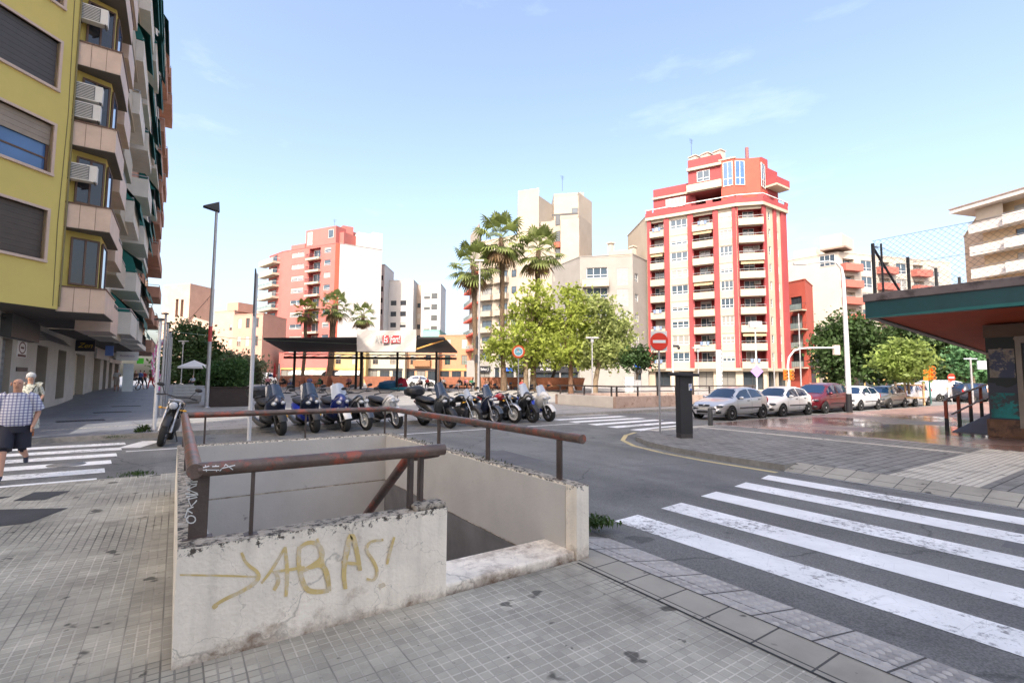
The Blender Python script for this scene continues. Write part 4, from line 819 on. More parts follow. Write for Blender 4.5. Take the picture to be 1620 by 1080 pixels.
mb = MB(); facade(mb, fy, zs0, HT, ops); facade(mb, fstr, zs0, HT, []); facade(mb, Face((UX,32.5),(-16,32.5)), zs0, HT, []); facade(mb, Face((Q.x-6,Q.y+4),(Q.x,Q.y)), zs0, HT, [])
part('wall', mb, [olive, olive], yb, world=True)
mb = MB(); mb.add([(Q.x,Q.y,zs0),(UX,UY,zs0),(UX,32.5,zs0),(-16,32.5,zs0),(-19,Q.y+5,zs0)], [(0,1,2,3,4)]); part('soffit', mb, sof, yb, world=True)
mb = MB(); mb.prism([(Q.x,Q.y),(UX,UY),(UX,32.5),(-16,32.5),(-19,Q.y+5)], HT-.2, HT); part('roof', mb, rooft, yb, world=True)
for i, o in enumerate(ops):
    w = window(yb, fy, *o[:4],.2,brownf,2,[1,.42,1,.3,.5,.6,1][(i//3)%7],[shutd,shutb,shuty,shutb,shutb,shutd,shutb][(i//3)%7],GLB); 
    mb = MB(); t = .09
    fbox(mb, fy, o[0]-t,o[1]+t,o[3],o[3]+t,-.05,.15); fbox(mb, fy, o[0]-t,o[1]+t,o[2]-t,o[2],-.08,.15); fbox(mb, fy, o[0]-t,o[0],o[2],o[3],-.05,.15); fbox(mb, fy, o[1],o[1]+t,o[2],o[3],-.05,.15)
    part('window_surround', mb, tile, yb, world=True)
mb = MB(); mb.tube([(UX+.04,UY+.0,zs0+.1),(UX+.05,UY,8),(UX+.03,UY-.01,14),(UX+.05,UY,20),(UX+.04,UY,HT)],.03,6); mb.tube([(UX-.1,UY-.12,zs0+.1),(UX-.13,UY-.16,7),(UX-.08,UY-.1,11),(UX-.14,UY-.17,16),(UX-.1,UY-.12,24)],.012,4); part('cable',mb,M('dusty cable',(.2,.17,.08),.8),yb,world=True)
for k in range(5):
    mb = MB(); y0_ = 24+k*.5; mb.tube([(-5.2,y0_,3.7-.08*k),(-5.15,y0_+3,3.55-.1*k),(-5.2,y0_+6,3.62-.07*k),(-5.2,y0_+12,3.5-.05*k)],.018,4); part('cable',mb,darkf,yb,world=True)
# window boxes on the corner
fb = Face((UX,UY+.25),(UX+1.3,UY+.25))
for k in range(7):
    z = zs0+.0+k*3.05
    mb = MB(); mb.box(UX-.05,UX+1.28,UY+.05,UY+3.2,z-.05,z+.82); b1 = part('window_box', mb, tile, yb, world=True); 
    mb = MB(); mb.box(UX-.08,UX+1.31,UY+.02,UY+3.23,z+.82,z+.87); 
    for x in (UX+.4,UX+.84): mb.box(x,x+.012,UY+.045,UY+.05,z-.05,z+.82)
    part('coping', mb, brownf, b1, world=True)
    mb = MB(); mb.box(UX-.04,UX+1.27,UY+.06,UY+3.19,z-.075,z-.051); part('soffit', mb, sof, b1, world=True)
    mb = MB(); mb.prism([(UX+.001,UY+.5),(UX+.95,UY+.9),(UX+.95,UY+2.6),(UX+.001,UY+3.0)], z+.87, z+3.0); part('bay_wall', mb, olive, b1, world=True)
    fw2 = Face((UX+.02,UY+.50),(UX+.93,UY+.88)); window(yb, fw2, .12,fw2.L-.02,z+1.0,z+2.75,-.04,brownf,2,gl=GLBAY,bar=False)
    fw3 = Face((UX+.955,UY+.95),(UX+.955,UY+2.5)); window(yb, fw3, .1,1.4,z+1.0,z+2.75,-.02,brownf,1,gl=GLB,bar=False)
    if k in (1,2,3): aircon(yb, fb, .38, z+1.75, .12)
    if k == 2: aircon(yb, fb, .36, z+1.02, .10)
    # balconies round the corner on the street side
    fq = Face((UX,UY+3.4),(UX,32.4)); 
    balcony(yb, fq, .3,3.2,z-.25,1.15,.95,[tile],.25,railmat=railm,slab=.2); balcony(yb, fq, 4.0,8.6,z-.25,.9,.95,[creamb],.2,slab=.2); window(yb, fq, .8,2.6,z-.2,z+2.2,-.03,brownf,2,gl=GLD,bar=False,nm='balcony_door'); window(yb, fq, 4.8,7.8,z-.2,z+2.2,-.03,brownf,3,gl=GLD,bar=False,nm='balcony_door')
teal = M('dark green awning cloth', (.005,.12,.10), .75, .15, 3); wpar = M('off white parapet', (.60,.55,.48), .8, .08)
brick = M('brown brick render', (.40,.21,.14), .85, .15, 1.5); greyb = M('grey blue cladding', (.16,.18,.22), .5, .1)
def rowhouse(name, label, y0, y1, x, Ht, mat, bm, seeds, aw=True, out=(1.0,1.4), hp=.95, rl=0, rm=railm, zf=3.9, fh=3.02):
    r = random.Random(seeds); f = Face((x,y0),(x,y1)); t = thing(name, label, 'building', (x,y0,gz(y0)))
    mb = MB(); facade(mb, f, zf, Ht, []); facade(mb, Face((x,y1),(x-14,y1)), zf, Ht, []); facade(mb, Face((x-14,y0),(x,y0)), zf, Ht, []); part('wall', mb, [mat, mat], t, world=True)
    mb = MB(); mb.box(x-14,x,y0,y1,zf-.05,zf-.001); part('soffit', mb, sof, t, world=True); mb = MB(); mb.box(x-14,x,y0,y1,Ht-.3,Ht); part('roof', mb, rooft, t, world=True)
    nb = max(1, int(f.L/5)); w = f.L/nb
    for k in range(int((Ht-zf)/fh)):
        z = zf+.15+k*fh
        for j in range(nb):
            o = r.uniform(*out); u0 = j*w+.35; u1 = (j+1)*w-.35
            if r.random() < .12: window(t, f, u0+.5,u0+2.2,z+.9,z+2.2,-.03,brownf,2,.4); continue
            balcony(t, f, u0,u1,z,o,hp,[bm],rl or .2,railmat=rm,slab=.22); window(t, f, u0+.5,u1-.6,z+.05,z+2.3,-.03,brownf,3,r.choice([0,.3,.6]),gl=GLD,bar=False,nm='balcony_door')
            if aw and r.random() < .92:
                mb = MB(); h = r.uniform(.9,1.9); zz = z+fh-.35; p = [f.p(u0,zz,-.05),f.p(u1,zz,-.05),f.p(u1,zz-h,-o-.25),f.p(u0,zz-h,-o-.25)]
                mb.quad(*p); mb.quad(*[q-Vector((.0,0,.03)) for q in p[::-1]]); mb.quad(p[3],p[2],p[2]-Vector((0,0,.35)),p[3]-Vector((0,0,.35)))
                for uu_ in (u0+.01,): mb.quad(f.p(uu_,zz,-.05),f.p(uu_,zz-h*.8,-o*.8),f.p(uu_,z+1.0,-o-.02),f.p(uu_,z+1.0,-.05))
                part('awning', mb, teal, t, world=True)
    return t, f
w1, fW1 = rowhouse('apartment_building','off white apartment building with dark green awnings next to the corner building',32.6,43,-3.6,30,wpar,wpar,5,out=(1.15,1.6))
w2, fW2 = rowhouse('apartment_building','brown apartment building with iron railed balconies in the left row',43.1,56,-3.4,34.5,brick,wpar,8,aw=True,out=(.9,1.2),hp=.15,rl=.9,rm=darkf)
w3, fW3 = rowhouse('apartment_building','tall brown and grey end building of the left row',56.1,70,-3.3,40,brick,brick,11,aw=False,out=(1.0,1.45),hp=.9)
# shop fronts under the row
sf = thing('shop_arcade', 'pale street level shop fronts with shutters and signs under the left row', 'shops', (-5.3,18,0)); fS = Face((-5.3,16),(-5.3,70)); FX = -5.3
onS = lambda px: fS.u_(px) if True else 0
def us(px): d = ray(px, 590); return FX*d[1]/d[0]-16
doors = [(0,16,'grille'),(56,73,'glass'),(90,103,'glass'),(118,133,'shut'),(147,158,'shut'),(163,168,'dark'),(172,177,'wood'),(181,187,'dark')]
ops = [(us(a),us(b),.02 if k!='glass' else .35,3.0,.55) for a,b,k in doors]
ops += [(us(190)+3*i,us(190)+3*i+2.2,.3,2.9,.4) for i in range(6) if us(190)+3*i+2.2 < 53]
mb = MB(); facade(mb, fS, 0, 3.9, ops); part('wall', mb, [pil, M('beige door jamb',(.38,.32,.25),.8,.1)], sf, world=True)
rs_ = M('cream roller shutter door', (.62,.56,.42), .6, .06)
for (a,b,k), o in zip(doors, ops):
    if k == 'shut':
        mb = MB(); n = 30
        for i in range(n): fbox(mb, fS, o[0],o[1],.03+i*.099,.03+i*.099+.094,.40+.012*(i%2),.5)
        part('roller_shutter', mb, rs_, sf, world=True)
    else: window(sf, fS, o[0]+.01,o[1]-.01,o[2]+.01,o[3],.5,brownf if k=='wood' else darkf,1,gl=GLD,bar=False,nm='shop_window')
    if k == 'grille':
        mb = MB(); n = 9
        for i in range(n):
            u = o[0]+(o[1]-o[0])*i/n; w_ = (o[1]-o[0])/n
            for z in range(6): mb.tube([fS.p(u,.1+z*.48,.2),fS.p(u+w_,.1+(z+1)*.48,.2)],.014,4); mb.tube([fS.p(u+w_,.1+z*.48,.2),fS.p(u,.1+(z+1)*.48,.2)],.014,4)
        part('folding_grille', mb, railm, sf, world=True)
for o in ops[8:]: window(sf, fS, *o[:4],.38,darkf,2,gl=GLD,bar=False,nm='shop_window')
def sign(px0,px1,z0,z1,mat,out=.12,nm='shop_sign'):
    mb = MB(); fbox(mb, fS, us(px0),us(px1),z0,z1,-out,-.003); return part(nm, mb, mat, sf, world=True)
sign(-6,43,3.02,3.85,M('dark grey fascia',(.06,.06,.06),.5,.15),.3); mb = MB(); mb.box(-5.25,-4.33,40.0,40.14,3.12,3.8); part('projecting_sign', mb, M('navy sign board',(.015,.016,.028),.4,.05), sf, world=True); sign(147,168,2.95,3.7,M('grey sign board',(.42,.42,.43),.5,.1),.15); sign(170,190,2.85,3.25,M('pale sign board',(.6,.58,.56),.5,.1),.1)
lettering('Zen', .42, Vector((-4.8,39.99,3.47))-Vector(sf.location), 0, M('gold letters',(.55,.38,.03),.4), sf, .35)
mb = MB(); fbox(mb, fS, us(23),us(38),2.35,3.0,-.03,-.002); pl = part('round_emblem_plate', mb, wsg, sf, world=True); mb = MB(); uu = (us(23)+us(38))/2
mb.ribbon([(.26*math.cos(a*.35),.26*math.sin(a*.35)) for a in range(19)], .06, lambda a,b: fS.p(uu+a*1.9,2.74+b*.85,-.033)); fbox(mb, fS, us(24),us(37),2.37,2.47,-.034,-.031); fbox(mb, fS, uu-.25,uu+.25,2.7,2.78,-.034,-.031); part('emblem', mb, M('dark red ink',(.10,.03,.03),.6), pl, world=True)
mb = MB(); fbox(mb, fS, us(24.5),us(42),1.78,1.95,-.03,-.002); part('name_plate', mb, bmetal, sf, world=True)
# signs sticking out over the pavement
mb = MB(); mb.box(-3.75,-2.45,46.0,46.15,2.75,3.4); s1_ = part('projecting_sign', mb, M('cream light box',(.66,.62,.58),.5,.04), sf, world=True); lettering('Residencia', .2, Vector((-3.1,45.99,3.08))-Vector(sf.location), 0, M('violet letters',(.2,.1,.2),.5), sf)
mb = MB(); mb.box(-3.45,-2.8,48,48.15,.4,2.55); part('white_board', mb, M('white board',(.6,.62,.6),.5,.06), sf, world=True)
mb = MB(); mb.box(-2.75,-2.3,50,50.1,2.6,3.05); part('green_sign', mb, M('bright green sign',(.10,.62,.03),.4), sf, world=True)
mb = MB(); mb.box(-4.2,-3.75,44,44.1,3.0,3.7); part('blue_sign', mb, M('blue sign',(.15,.25,.6),.4), sf, world=True)
for k in range(3): aircon(sf, fS, us(176)+k*1.3, 3.25, -.1)
# unseen block across the side street, added and sized to shade the foreground
bb = thing('apartment_building', 'tall unseen apartment block out of frame on the left, added to shade the foreground', 'building', (-6,-6,0)); mb = MB(); mb.prism([(-6,-70),(-6,-6),(-12,0),(-24,0),(-24,-70)], 0, 44); part('wall', mb, wpar, bb, world=True)
fbk = Face((-6,-70),(-6,-6))
for k in range(11):
    for j in range(10): 
        mb = MB() if (k, j) == (0, 0) else mb
        fbox(mb, fbk, 2+j*6.2,6.2+j*6.2,3.9+k*3-.2,3.9+k*3+.9,-1.0,-.002)
part('balcony', mb, wpar, bb, world=True)
# ================================================================ street furniture
galv = M('galvanised steel', (.42,.42,.43), .45, .12, 4, metal=.5); whp = M('white painted pole', (.62,.62,.62), .45, .08); blk = M('black powder coat', (.022,.022,.026), .45, .15, 6)
redp = M('red sign face', (.70,.035,.015), .4, .04); whs = M('white sign face', (.78,.78,.78), .4, .03); signb = M('sign back', (.07,.07,.075), .6, .1); orp = M('orange signal housing', (.75,.20,.02), .45, .06)
FD = Vector((.5616,.824,0)); RD = Vector((.826,-.5636,0)); CAMZ = math.atan2(-.5636,.826)   # facing the camera
def pole(mb, x,y,z0,z1,r0,r1=None,n=10,mi=0): mb.tube([(x,y,z0),(x,y,(z0+z1)/2),(x,y,z1)],[r0,(r0+(r1 or r0))/2,r1 or r0],n,mi)
# tall lamp beside the hedge planter
x,y = 1.33,29.9; t = thing('street_lamp','tall grey lamp post with black wedge head beside the hedge planter','street lamp',(x,y,.02)); mb = MB(); pole(mb,0,0,0,10.5,.10,.065,12); mb.lathe([(.16,0),(.16,.03),(.12,.05)],12); part('pole',mb,galv,t); mb = MB(); pole(mb,0,0,3.4,4.2,.093,.09,12); part('red_band',mb,M('red tape',(.45,.05,.05),.6,.2,6),t)
mb = MB(); mb.hexa([(-.62,-.16,10.45),(.14,-.16,10.3),(.14,.16,10.3),(-.62,.16,10.45),(-.62,-.16,10.5),(.1,-.14,10.85),(.1,.14,10.85),(-.62,.16,10.5)]); part('lamp_head',mb,blk,t,bevel=.03)
# white pole with dark plate by the stair wall
d = ray(394,690); x,y = 8.9*d[0]/d[1],8.9; t = thing('sign_post','white post behind the stair railing with a grey sign seen edge-on','sign',(x,y,0)); mb = MB(); pole(mb,0,0,0,3.32,.03); part('pole',mb,whp,t)
mb = MB(); mb.obox((-.03,-.16,2.98),(.02,.34,.72),R_(-8)); part('sign_plate',mb,signb,t,bevel=.004)
# slim poles along the left pavement with ribbons
for i,(y,h) in enumerate(((18.6,3.35),(25.0,4.2),(30.5,4.3),(37,4.3),(44,4.6),(52,4.6))):
    t = thing('steel_pole','slim steel pole %s along the kerb of the left pavement'%['nearest the black motorcycle','second from the motorcycle','third from the motorcycle','fourth from the motorcycle','fifth from the motorcycle','farthest from the motorcycle'][i],'pole',(-.5,y,.02+gz(y)),0,'steel poles along the left pavement')
    mb = MB(); pole(mb,0,0,0,h,.05,.045,10); part('pole',mb,whp if i==0 else galv,t); mb = MB(); mb.lathe([(.10,h-.02),(.10,h+.04),(.02,h+.05)],10); mb.box(-.16,.1,-.03,.03,h-.02,h+.03); part('cap',mb,blk,t)
rib1 = M('pink ribbon', (.62,.14,.34), .7, .1); rib2 = M('white ribbon', (.7,.66,.68), .7, .1)
for i,(y,z0,z1) in enumerate(((26,1.1,3.2),(31,1.3,3.5))):
    mb = MB(); r = random.Random(i)
    for k in range(26):
        a = k*.9; z = z0+(z1-z0)*k/26; c = Vector((-.62-.25*math.sin(k/26*3),y-.2,z)); mb.obox(c,(.13,.02,.16),a,k%2,r.uniform(-.6,.6))
    solo('ribbon_garland',mb,[rib1,rib2],'pink and white ribbon garland hanging %s on the left pavement'%['from the second steel pole','from the third steel pole'][i],'garland','ribbon garlands')
# bunting from the lamp to the left row
mb = MB(); p0,p1 = Vector((1.3,29.9,5.9)),Vector((-2.0,47,3.6)); pts = [p0.lerp(p1,k/24)-Vector((0,0,.5*math.sin(math.pi*k/24))) for k in range(25)]; mb.tube(pts,.012,4)
for k in range(1,24): q = pts[k]; mb.add([q+Vector((0,-.12,0)),q+Vector((0,.12,0)),q+Vector((0,0,-.26))],[(0,1,2)],1)
solo('bunting',mb,[blk,M('faded dark flags',(.12,.1,.12),.8)],'string of small dark flags running from the tall lamp to the left buildings','bunting')
mb = MB(); mb.tube([(-2.2,52,5.6),(4,50,5.0),(14,46,4.7)],.02,4); solo('cable',mb,M('pale green cable',(.3,.42,.3),.6),'pale green cable strung across the plaza before the ficus','cable')
# planter with hedge
t = thing('planter','dark brown metal planter box with a green hedge left of the white post','planter',(2.3,31.2,.02)); mb = MB(); mb.box(-.95,1.0,-1.0,1.0,0,1.06); mb.box(-1.0,1.05,-1.05,1.05,1.0,1.06); part('box',mb,M('dark corten steel',(.035,.022,.018),.7,.25,4),t,bevel=.01)
HEDGE = (t, (0,0,1.7), (1.05,1.0,.85))
# stone bench slabs
stb = M('grey bench stone', (.36,.35,.33), .75, .15, 3)
for i,y in enumerate((34.5,38.2,42,46,50)):
    mb = MB(); mb.box(-.7,.75,-.35,.35,.12,.5); mb.box(-.62,.67,-.25,.25,0,.12)
    solo('stone_bench',mb,stb,'low grey stone bench slab, %s in the row left of the planter'%['nearest','second','third','fourth','farthest'][i],'bench','stone benches in a row',(.5,y,.02+gz(y)),bevel=.015)
# cream parasol
t = thing('parasol','cream square parasol over a terrace beyond the stone benches','parasol',(1.5,64,.42)); mb = MB(); pole(mb,0,0,0,2.9,.035); part('pole',mb,whp,t)
mb = MB(); mb.add([(-1.5,-1.5,2.2),(1.5,-1.5,2.2),(1.5,1.5,2.2),(-1.5,1.5,2.2),(0,0,2.95)],[(0,1,4),(1,2,4),(2,3,4),(3,0,4)]); 
for k in range(4): a=[(-1.5,-1.5),(1.5,-1.5),(1.5,1.5),(-1.5,1.5)]; p,q=a[k],a[(k+1)%4]; mb.quad((*p,2.2),(*q,2.2),(*q,2.02),(*p,2.02))
part('canopy',mb,awn,t)
# ---- plaza canopy with banner
cv = M('black canopy sheet', (.012,.012,.014), .6, .2, 2); zn,zf = zat(560,536,44),zat(560,557,52)
t = thing('canopy','long black shade canopy on slender posts across the middle of the plaza','canopy',(*at(565,49).xy,.35))
def C4(px,d,z): q = at(px,d); return Vector((q.x,q.y,z))
mb = MB(); A,B,Cc,Dd = C4(414,44,zn-.1),C4(701,44,zn+.1),C4(723,52,zf),C4(449,52,zf); up = Vector((0,0,.18)); mb.hexa([A,B,Cc,Dd,A+up,B+up,Cc+up,Dd+up]); part('roof',mb,cv,t,world=True)
mb = MB(); zb_ = zat(560,566,50); a,b = C4(448,50,zb_),C4(722,50,zb_); mb.tube([a,b],.13,6); a2,b2 = a+Vector((0,0,.35)),b+Vector((0,0,.35)); mb.tube([a2,b2],.06,6,1)
for k in range(14): p = a.lerp(b,k/14); q = a2.lerp(b2,(k+1)/14); mb.tube([p,q],.03,4)
part('beam',mb,[cv,M('pale steel beam',(.5,.5,.48),.5)],t,world=True)
for px in (465,563,571,628,690):
    q = at(px,50); mb = MB(); mb.tube([(q.x,q.y,.3),(q.x,q.y,zf)],.13,8); part('post',mb,cv,t,world=True)
ba,bb_ = C4(563,43.6,0),C4(657,43.6,0); f = Face((ba.x,ba.y),(bb_.x,bb_.y)); zt,zb2 = zat(610,520,43.6),zat(610,556,43.6)
t = thing('banner','white cloth banner with red and grey lettering hung on the black canopy','banner',(*f.p(f.L/2,zb2,0),)); mb = MB(); n = 12
P = lambda i,j: f.p(f.L*i/n, zt+(zb2-zt)*j/6+ (.12*math.sin(math.pi*i/n) if j==0 else 0)*-1, -.07*math.sin(i*1.3+j*.8))
for i in range(n):
    for j in range(6): mb.quad(P(i,j+1),P(i+1,j+1),P(i+1,j),P(i,j))
part('cloth',mb,M('white banner cloth',(.48,.45,.42),.8,.08,1.5),t,world=True)
gl_ = M('grey letters', (.33,.33,.32), .6); rdl = M('red lettering', (.48,.03,.04), .6,.05)
def onb(px,py): return f.uv(px,py)
u0,z0 = onb(620,543); u1,z1 = onb(634,531); mb = MB(); fbox(mb,f,onb(606,540)[0],onb(615.5,540)[0],z0+.03,z1+.02,-.15,-.12); fbox(mb,f,onb(618,540)[0],onb(634,540)[0],z0+.03,z1+.02,-.15,-.12); part('red_panel',mb,rdl,t,world=True)
for s,px,sz,m in (('AV',599.5,1.0,gl_),('Es',611,.86,whs),('Fort!',626,.86,whs)):
    u,z = onb(px,537); lettering(s,sz,f.p(u,z,-.17)-Vector(t.location),f.rz,m,t).scale = (.5,1,1)
mb = MB(); mb.tube([C4(658,43.8,zat(658,552,43.8)),C4(705,45,zat(705,536,45))],.07,5); solo('ribbon_string',mb,M('orange ribbon',(.7,.33,.08),.7,.2,6),'orange ribbon tied from the banner to the right tip of the canopy','ribbon')
# ---- second stair entrance
Bp = G(975,646,.02); mud = M('stained concrete', (.42,.31,.25), .9, .2, 1.2, .3, dirt=((.2,.12,.09),2.5,.5,.7)); 
t = thing('stair_entrance','low stained concrete parapet of the second stairwell across the road','stair entrance',(Bp.x,Bp.y,.02)); mb = MB(); mb.box(0,.25,.25,5,0,.64); part('side_wall',mb,greyw,t,bevel=.02); mb = MB(); mb.box(0,14,0,.25,0,.64); part('front_wall',mb,mud,t,bevel=.02); mb = MB(); mb.box(0,14,5,5.25,0,.64); part('back_wall',mb,mud,t,bevel=.02)
mb = MB(); mb.box(-.05,14,-.06,.05,1.15,1.23); mb.box(-.03,.06,.05,5,1.15,1.23); mb.box(0,14,-.02,.03,.88,.93); rr = part('handrail',mb,steel2,t)
for k in range(9): mb = MB(); mb.box(.1+k*1.7,.17+k*1.7,.05,.13,.6,1.16); part('post',mb,steel2,rr)
for k in range(3): mb = MB(); mb.box(.05,.12,.4+k*2.2,.47+k*2.2,.6,1.16); part('post',mb,steel2,rr)
# ---- lamps and poles in the middle distance
def tlamp(px,d,ytop,label,z0=.2):
    q = at(px,d,z0); h = zat(px,ytop,d)-z0; t = thing('street_lamp',label,'street lamp',q,CAMZ); mb = MB(); pole(mb,0,0,0,h,.07,.05,8); part('pole',mb,galv,t); mb = MB(); mb.box(-.55,.55,-.18,.18,h,h+.12); mb.box(-.12,.12,-.1,.1,h-.35,h); part('lamp_head',mb,galv,t,bevel=.02); return t
tlamp(937,42,535,'grey T shaped lamp post in front of the green plane trees'); tlamp(1105,46,551,'grey T shaped lamp post before the red tower'); tlamp(287,62,540,'thin pale lamp post with side arms before the ficus',.4)
q = at(757,47,.25); h = zat(757,410,47)-.25; t = thing('street_lamp','very tall grey lamp mast beside the tall palm trunk','street lamp',q,CAMZ); mb = MB(); pole(mb,0,0,0,h,.13,.07,8); part('pole',mb,galv,t); mb = MB(); mb.box(-.5,.4,-.15,.15,h,h+.15); part('lamp_head',mb,galv,t); mb = MB(); mb.box(-.3,-.1,-.2,.1,4.2,5.4); mb.box(-.35,-.12,-.2,.1,2.8,3.6); part('loudspeaker',mb,blk,t)
for px,d,yt,lb,kind in ((1138,38,553,'flat white post before the centre of the red tower','flat'),(1065,40,541,'thin white post carrying a small camera before the red tower','cam'),(1197,42,517,'tall white mast with floodlight and violet diamond sign before the red tower','flood'),(1267,44,495,'slender grey mast before the narrow red block','none'),(1225,46,575,'short white post by the corner of the red tower','none'),(693,52,560,'thin white flagpole by the orange house','none')):
    q = at(px,d,.05); h = zat(px,yt,d)-.05; t = thing('post',lb,'post',q,CAMZ); mb = MB()
    if kind == 'flat': mb.box(-.22,.22,-.05,.05,0,h)
    else: pole(mb,0,0,0,h,.07,.05,8)
    part('pole',mb,whp if kind!='none' else galv,t)
    if kind == 'flat':
        mb = MB()
        for k in range(14): mb.box(.14,.2,-.06,-.05,.5+k*.3,.62+k*.3)
        part('perforation',mb,blk,t)
    if kind == 'cam': mb = MB(); mb.box(0,.5,-.1,.1,h-.4,h-.2); mb.ell((.5,0,h-.45),(.12,.12,.15)); part('camera',mb,blk,t)
    if kind == 'flood':
        mb = MB(); mb.box(-.5,.5,-.2,.2,h,h+.5); part('floodlight',mb,whp,t); z = zat(1197,588,42); mb = MB(); mb.add([(-.55,-.08,z),(0,-.08,z-.55),(.55,-.08,z),(0,-.08,z+.55)],[(0,1,2,3)]); part('diamond_sign',mb,M('violet sign',(.38,.24,.6),.5),t)
# ---- road signs
def disc(mb,c,r,y,mi,n=28): mb.add([(c[0]+r*math.cos(2*math.pi*k/n),y,c[1]+r*math.sin(2*math.pi*k/n)) for k in range(n)],[tuple(range(n))],mi)
def roundsign(px,py,pb,d,r,label,z0,kind):
    q = at(px,d,z0); q = at(pb,d,z0); zc = zat(px,py,d)-z0; t = thing('road_sign',label,'road sign',q,CAMZ); mb = MB(); pole(mb,0,0,0,zc+r*.9,.03,.03,10); part('pole',mb,galv,t); mb = MB(); mb.lathe([(.001,-.035),(r,-.035),(r,-.06),(.001,-.06)],28,(0,0,zc),'Y',0,False); disc(mb,(0,zc),r*.99,-.0605,1)
    if kind == 'noentry': mb.box(-r*.72,r*.72,-.064,-.0605,zc-r*.17,zc+r*.17,2)
    else: disc(mb,(0,zc),r*.72,-.062,2); disc(mb,(0,zc),r*.58,-.0625,3); mb.ribbon([(-r*.3,zc-r*.1),(0,zc+r*.05),(r*.3,zc-r*.1)],.05,lambda a,b:(a,-.064,b),2); disc(mb,(-.02,zc+.08),r*.1,-.0645,1)
    part('sign_face',mb,[signb,redp if kind=='noentry' else M('orange red ring',(.75,.13,.03),.4),whs,M('pale blue symbol',(.18,.5,.62),.4)],t); return t
t = roundsign(1045.5,540,1043,15.1,.275,'round red no entry sign on a thin post beside the parking meter',0,'noentry'); mb = MB(); z = zat(1045,540,15.1); mb.box(-.25,.25,-.03,-.012,z-.28,z+.33); part('back_plate',mb,whs,t)
roundsign(822,556,820,23,.31,'round sign with orange ring and pale blue centre among the scooters',.02,'ring')
roundsign(1503,597,1504,36,.28,'small red no entry sign near the parked white van',0,'noentry')
# ---- parking meter and bollards
t = thing('parking_meter','black slab parking meter with overhanging cap on the corner pavement','parking meter',(*G(1083,692).xy,0),CAMZ+R_(12)); mb = MB(); mb.box(-.19,.19,-.13,.13,.12,1.74); part('body',mb,blk,t,bevel=.012); mb = MB(); mb.box(-.185,.185,-.12,.12,0,.12); part('base',mb,M('dark base',(.05,.045,.045),.6),t); mb = MB(); mb.hexa([(-.34,-.26,1.74),(.34,-.26,1.72),(.34,.26,1.72),(-.34,.26,1.74),(-.34,-.26,1.83),(.34,-.26,1.80),(.34,.26,1.80),(-.34,.26,1.83)]); part('cap',mb,blk,t,bevel=.01)
mb = MB(); mb.box(.08,.18,-.136,-.131,1.33,1.52,1); mb.box(.115,.18,-.1365,-.1361,1.33,1.385); part('label',mb,[M('blue label',(.06,.16,.5),.4),whs],t); lettering('P',.13,Vector((.125,-.1375,1.45)),0,M('blue label',(.06,.16,.5)),t)
def bollard(px,py,label,h=.62,r=.075):
    q = G(px,py); mb = MB(); mb.lathe([(r,0),(r,h-.02),(r*.85,h),(.001,h)],14); solo('bollard',mb,M('grey iron',(.06,.062,.065),.55,.15,8),label,'bollard','bollards on the corner pavement',(q.x,q.y,0))
bollard(1124,673,'short grey bollard in front of the silver car',.62,.085); bollard(1422,640,'short dark bollard behind the last parked car',.95,.07)
# ---- tall lamp with arm on the right
q = G(1344,652); t = thing('street_lamp','tall white lamp post with long side arm beside the parked cars','street lamp',(q.x,q.y,0),CAMZ); mb = MB(); mb.tube([(0,0,.9),(0,0,4),(-.02,0,7.0),(-.10,0,7.5),(-.35,0,7.78),(-.75,0,7.86)],[.125,.11,.085,.07,.055,.045],12); mb.tube([(-.75,0,7.86),(-2.0,0,7.74)],[.045,.035],8); mb.box(-2.6,-1.9,-.1,.1,7.66,7.76); part('pole',mb,whp,t); mb = MB(); pole(mb,0,0,0,.95,.145,.135,12); part('base',mb,blk,t)
# ---- traffic lights
def sighead(mb,x,y,z,mi=0,n=3,s=.3):
    mb.box(x-s/2,x+s/2,y-.1,y+.12,z,z+n*s)
    for k in range(n): mb.tube([(x,y-.1,z+s*(k+.5)),(x,y-.26,z+s*(k+.5))],s*.42,10,mi); mb.tube([(x,y-.262,z+s*(k+.5)),(x,y-.264,z+s*(k+.5))],s*.34,10,mi+1)
dkl = M('unlit signal lens', (.10,.05,.02), .3)
q = at(1247,43,.0); zl = zat(1328,553,43); t = thing('traffic_light','white traffic light mast with curved arm above the parked cars','traffic light',q,CAMZ); mb = MB(); mb.tube([(0,0,0),(0,0,zl-1.4),(.12,0,zl-.7),(.6,0,zl-.1),(1.2,0,zl+.1),(2.2,0,zl+.16),(4.2,0,zl+.18)],[.11,.09,.08,.08,.075,.07,.06],10); part('mast',mb,whp,t)
mb = MB(); mb.box(4.1,4.6,-.12,.2,zl-.45,zl+.4); part('signal_head',mb,M('pale signal housing',(.6,.5,.42),.5),t,bevel=.03); mb = MB(); sighead(mb,.25,-.05,zat(1247,601,43),0); sighead(mb,-.22,0,zat(1247,601,43),0); part('signal_head',mb,[orp,dkl],t)
q = at(1470,35); t = thing('traffic_light','orange traffic light on a green post behind the staked tree','traffic light',q,CAMZ); mb = MB(); pole(mb,0,0,0,1.7,.07,.06,8); part('post',mb,M('green post',(.03,.10,.09),.5),t); z = zat(1470,601,35); mb = MB(); sighead(mb,.16,0,z,0,3,.33); part('signal_head',mb,[orp,dkl],t); mb = MB(); mb.obox((-.22,0,z+.42),(.3,.25,.95),R_(40)); part('signal_head',mb,orp,t)
q = at(1570,40); t = thing('traffic_light','orange traffic light partly behind the kiosk column','traffic light',q,CAMZ); mb = MB(); pole(mb,0,0,0,1.6,.06); part('post',mb,blk,t); mb = MB(); sighead(mb,0,0,1.6,0,3,.33); part('signal_head',mb,[orp,dkl],t)
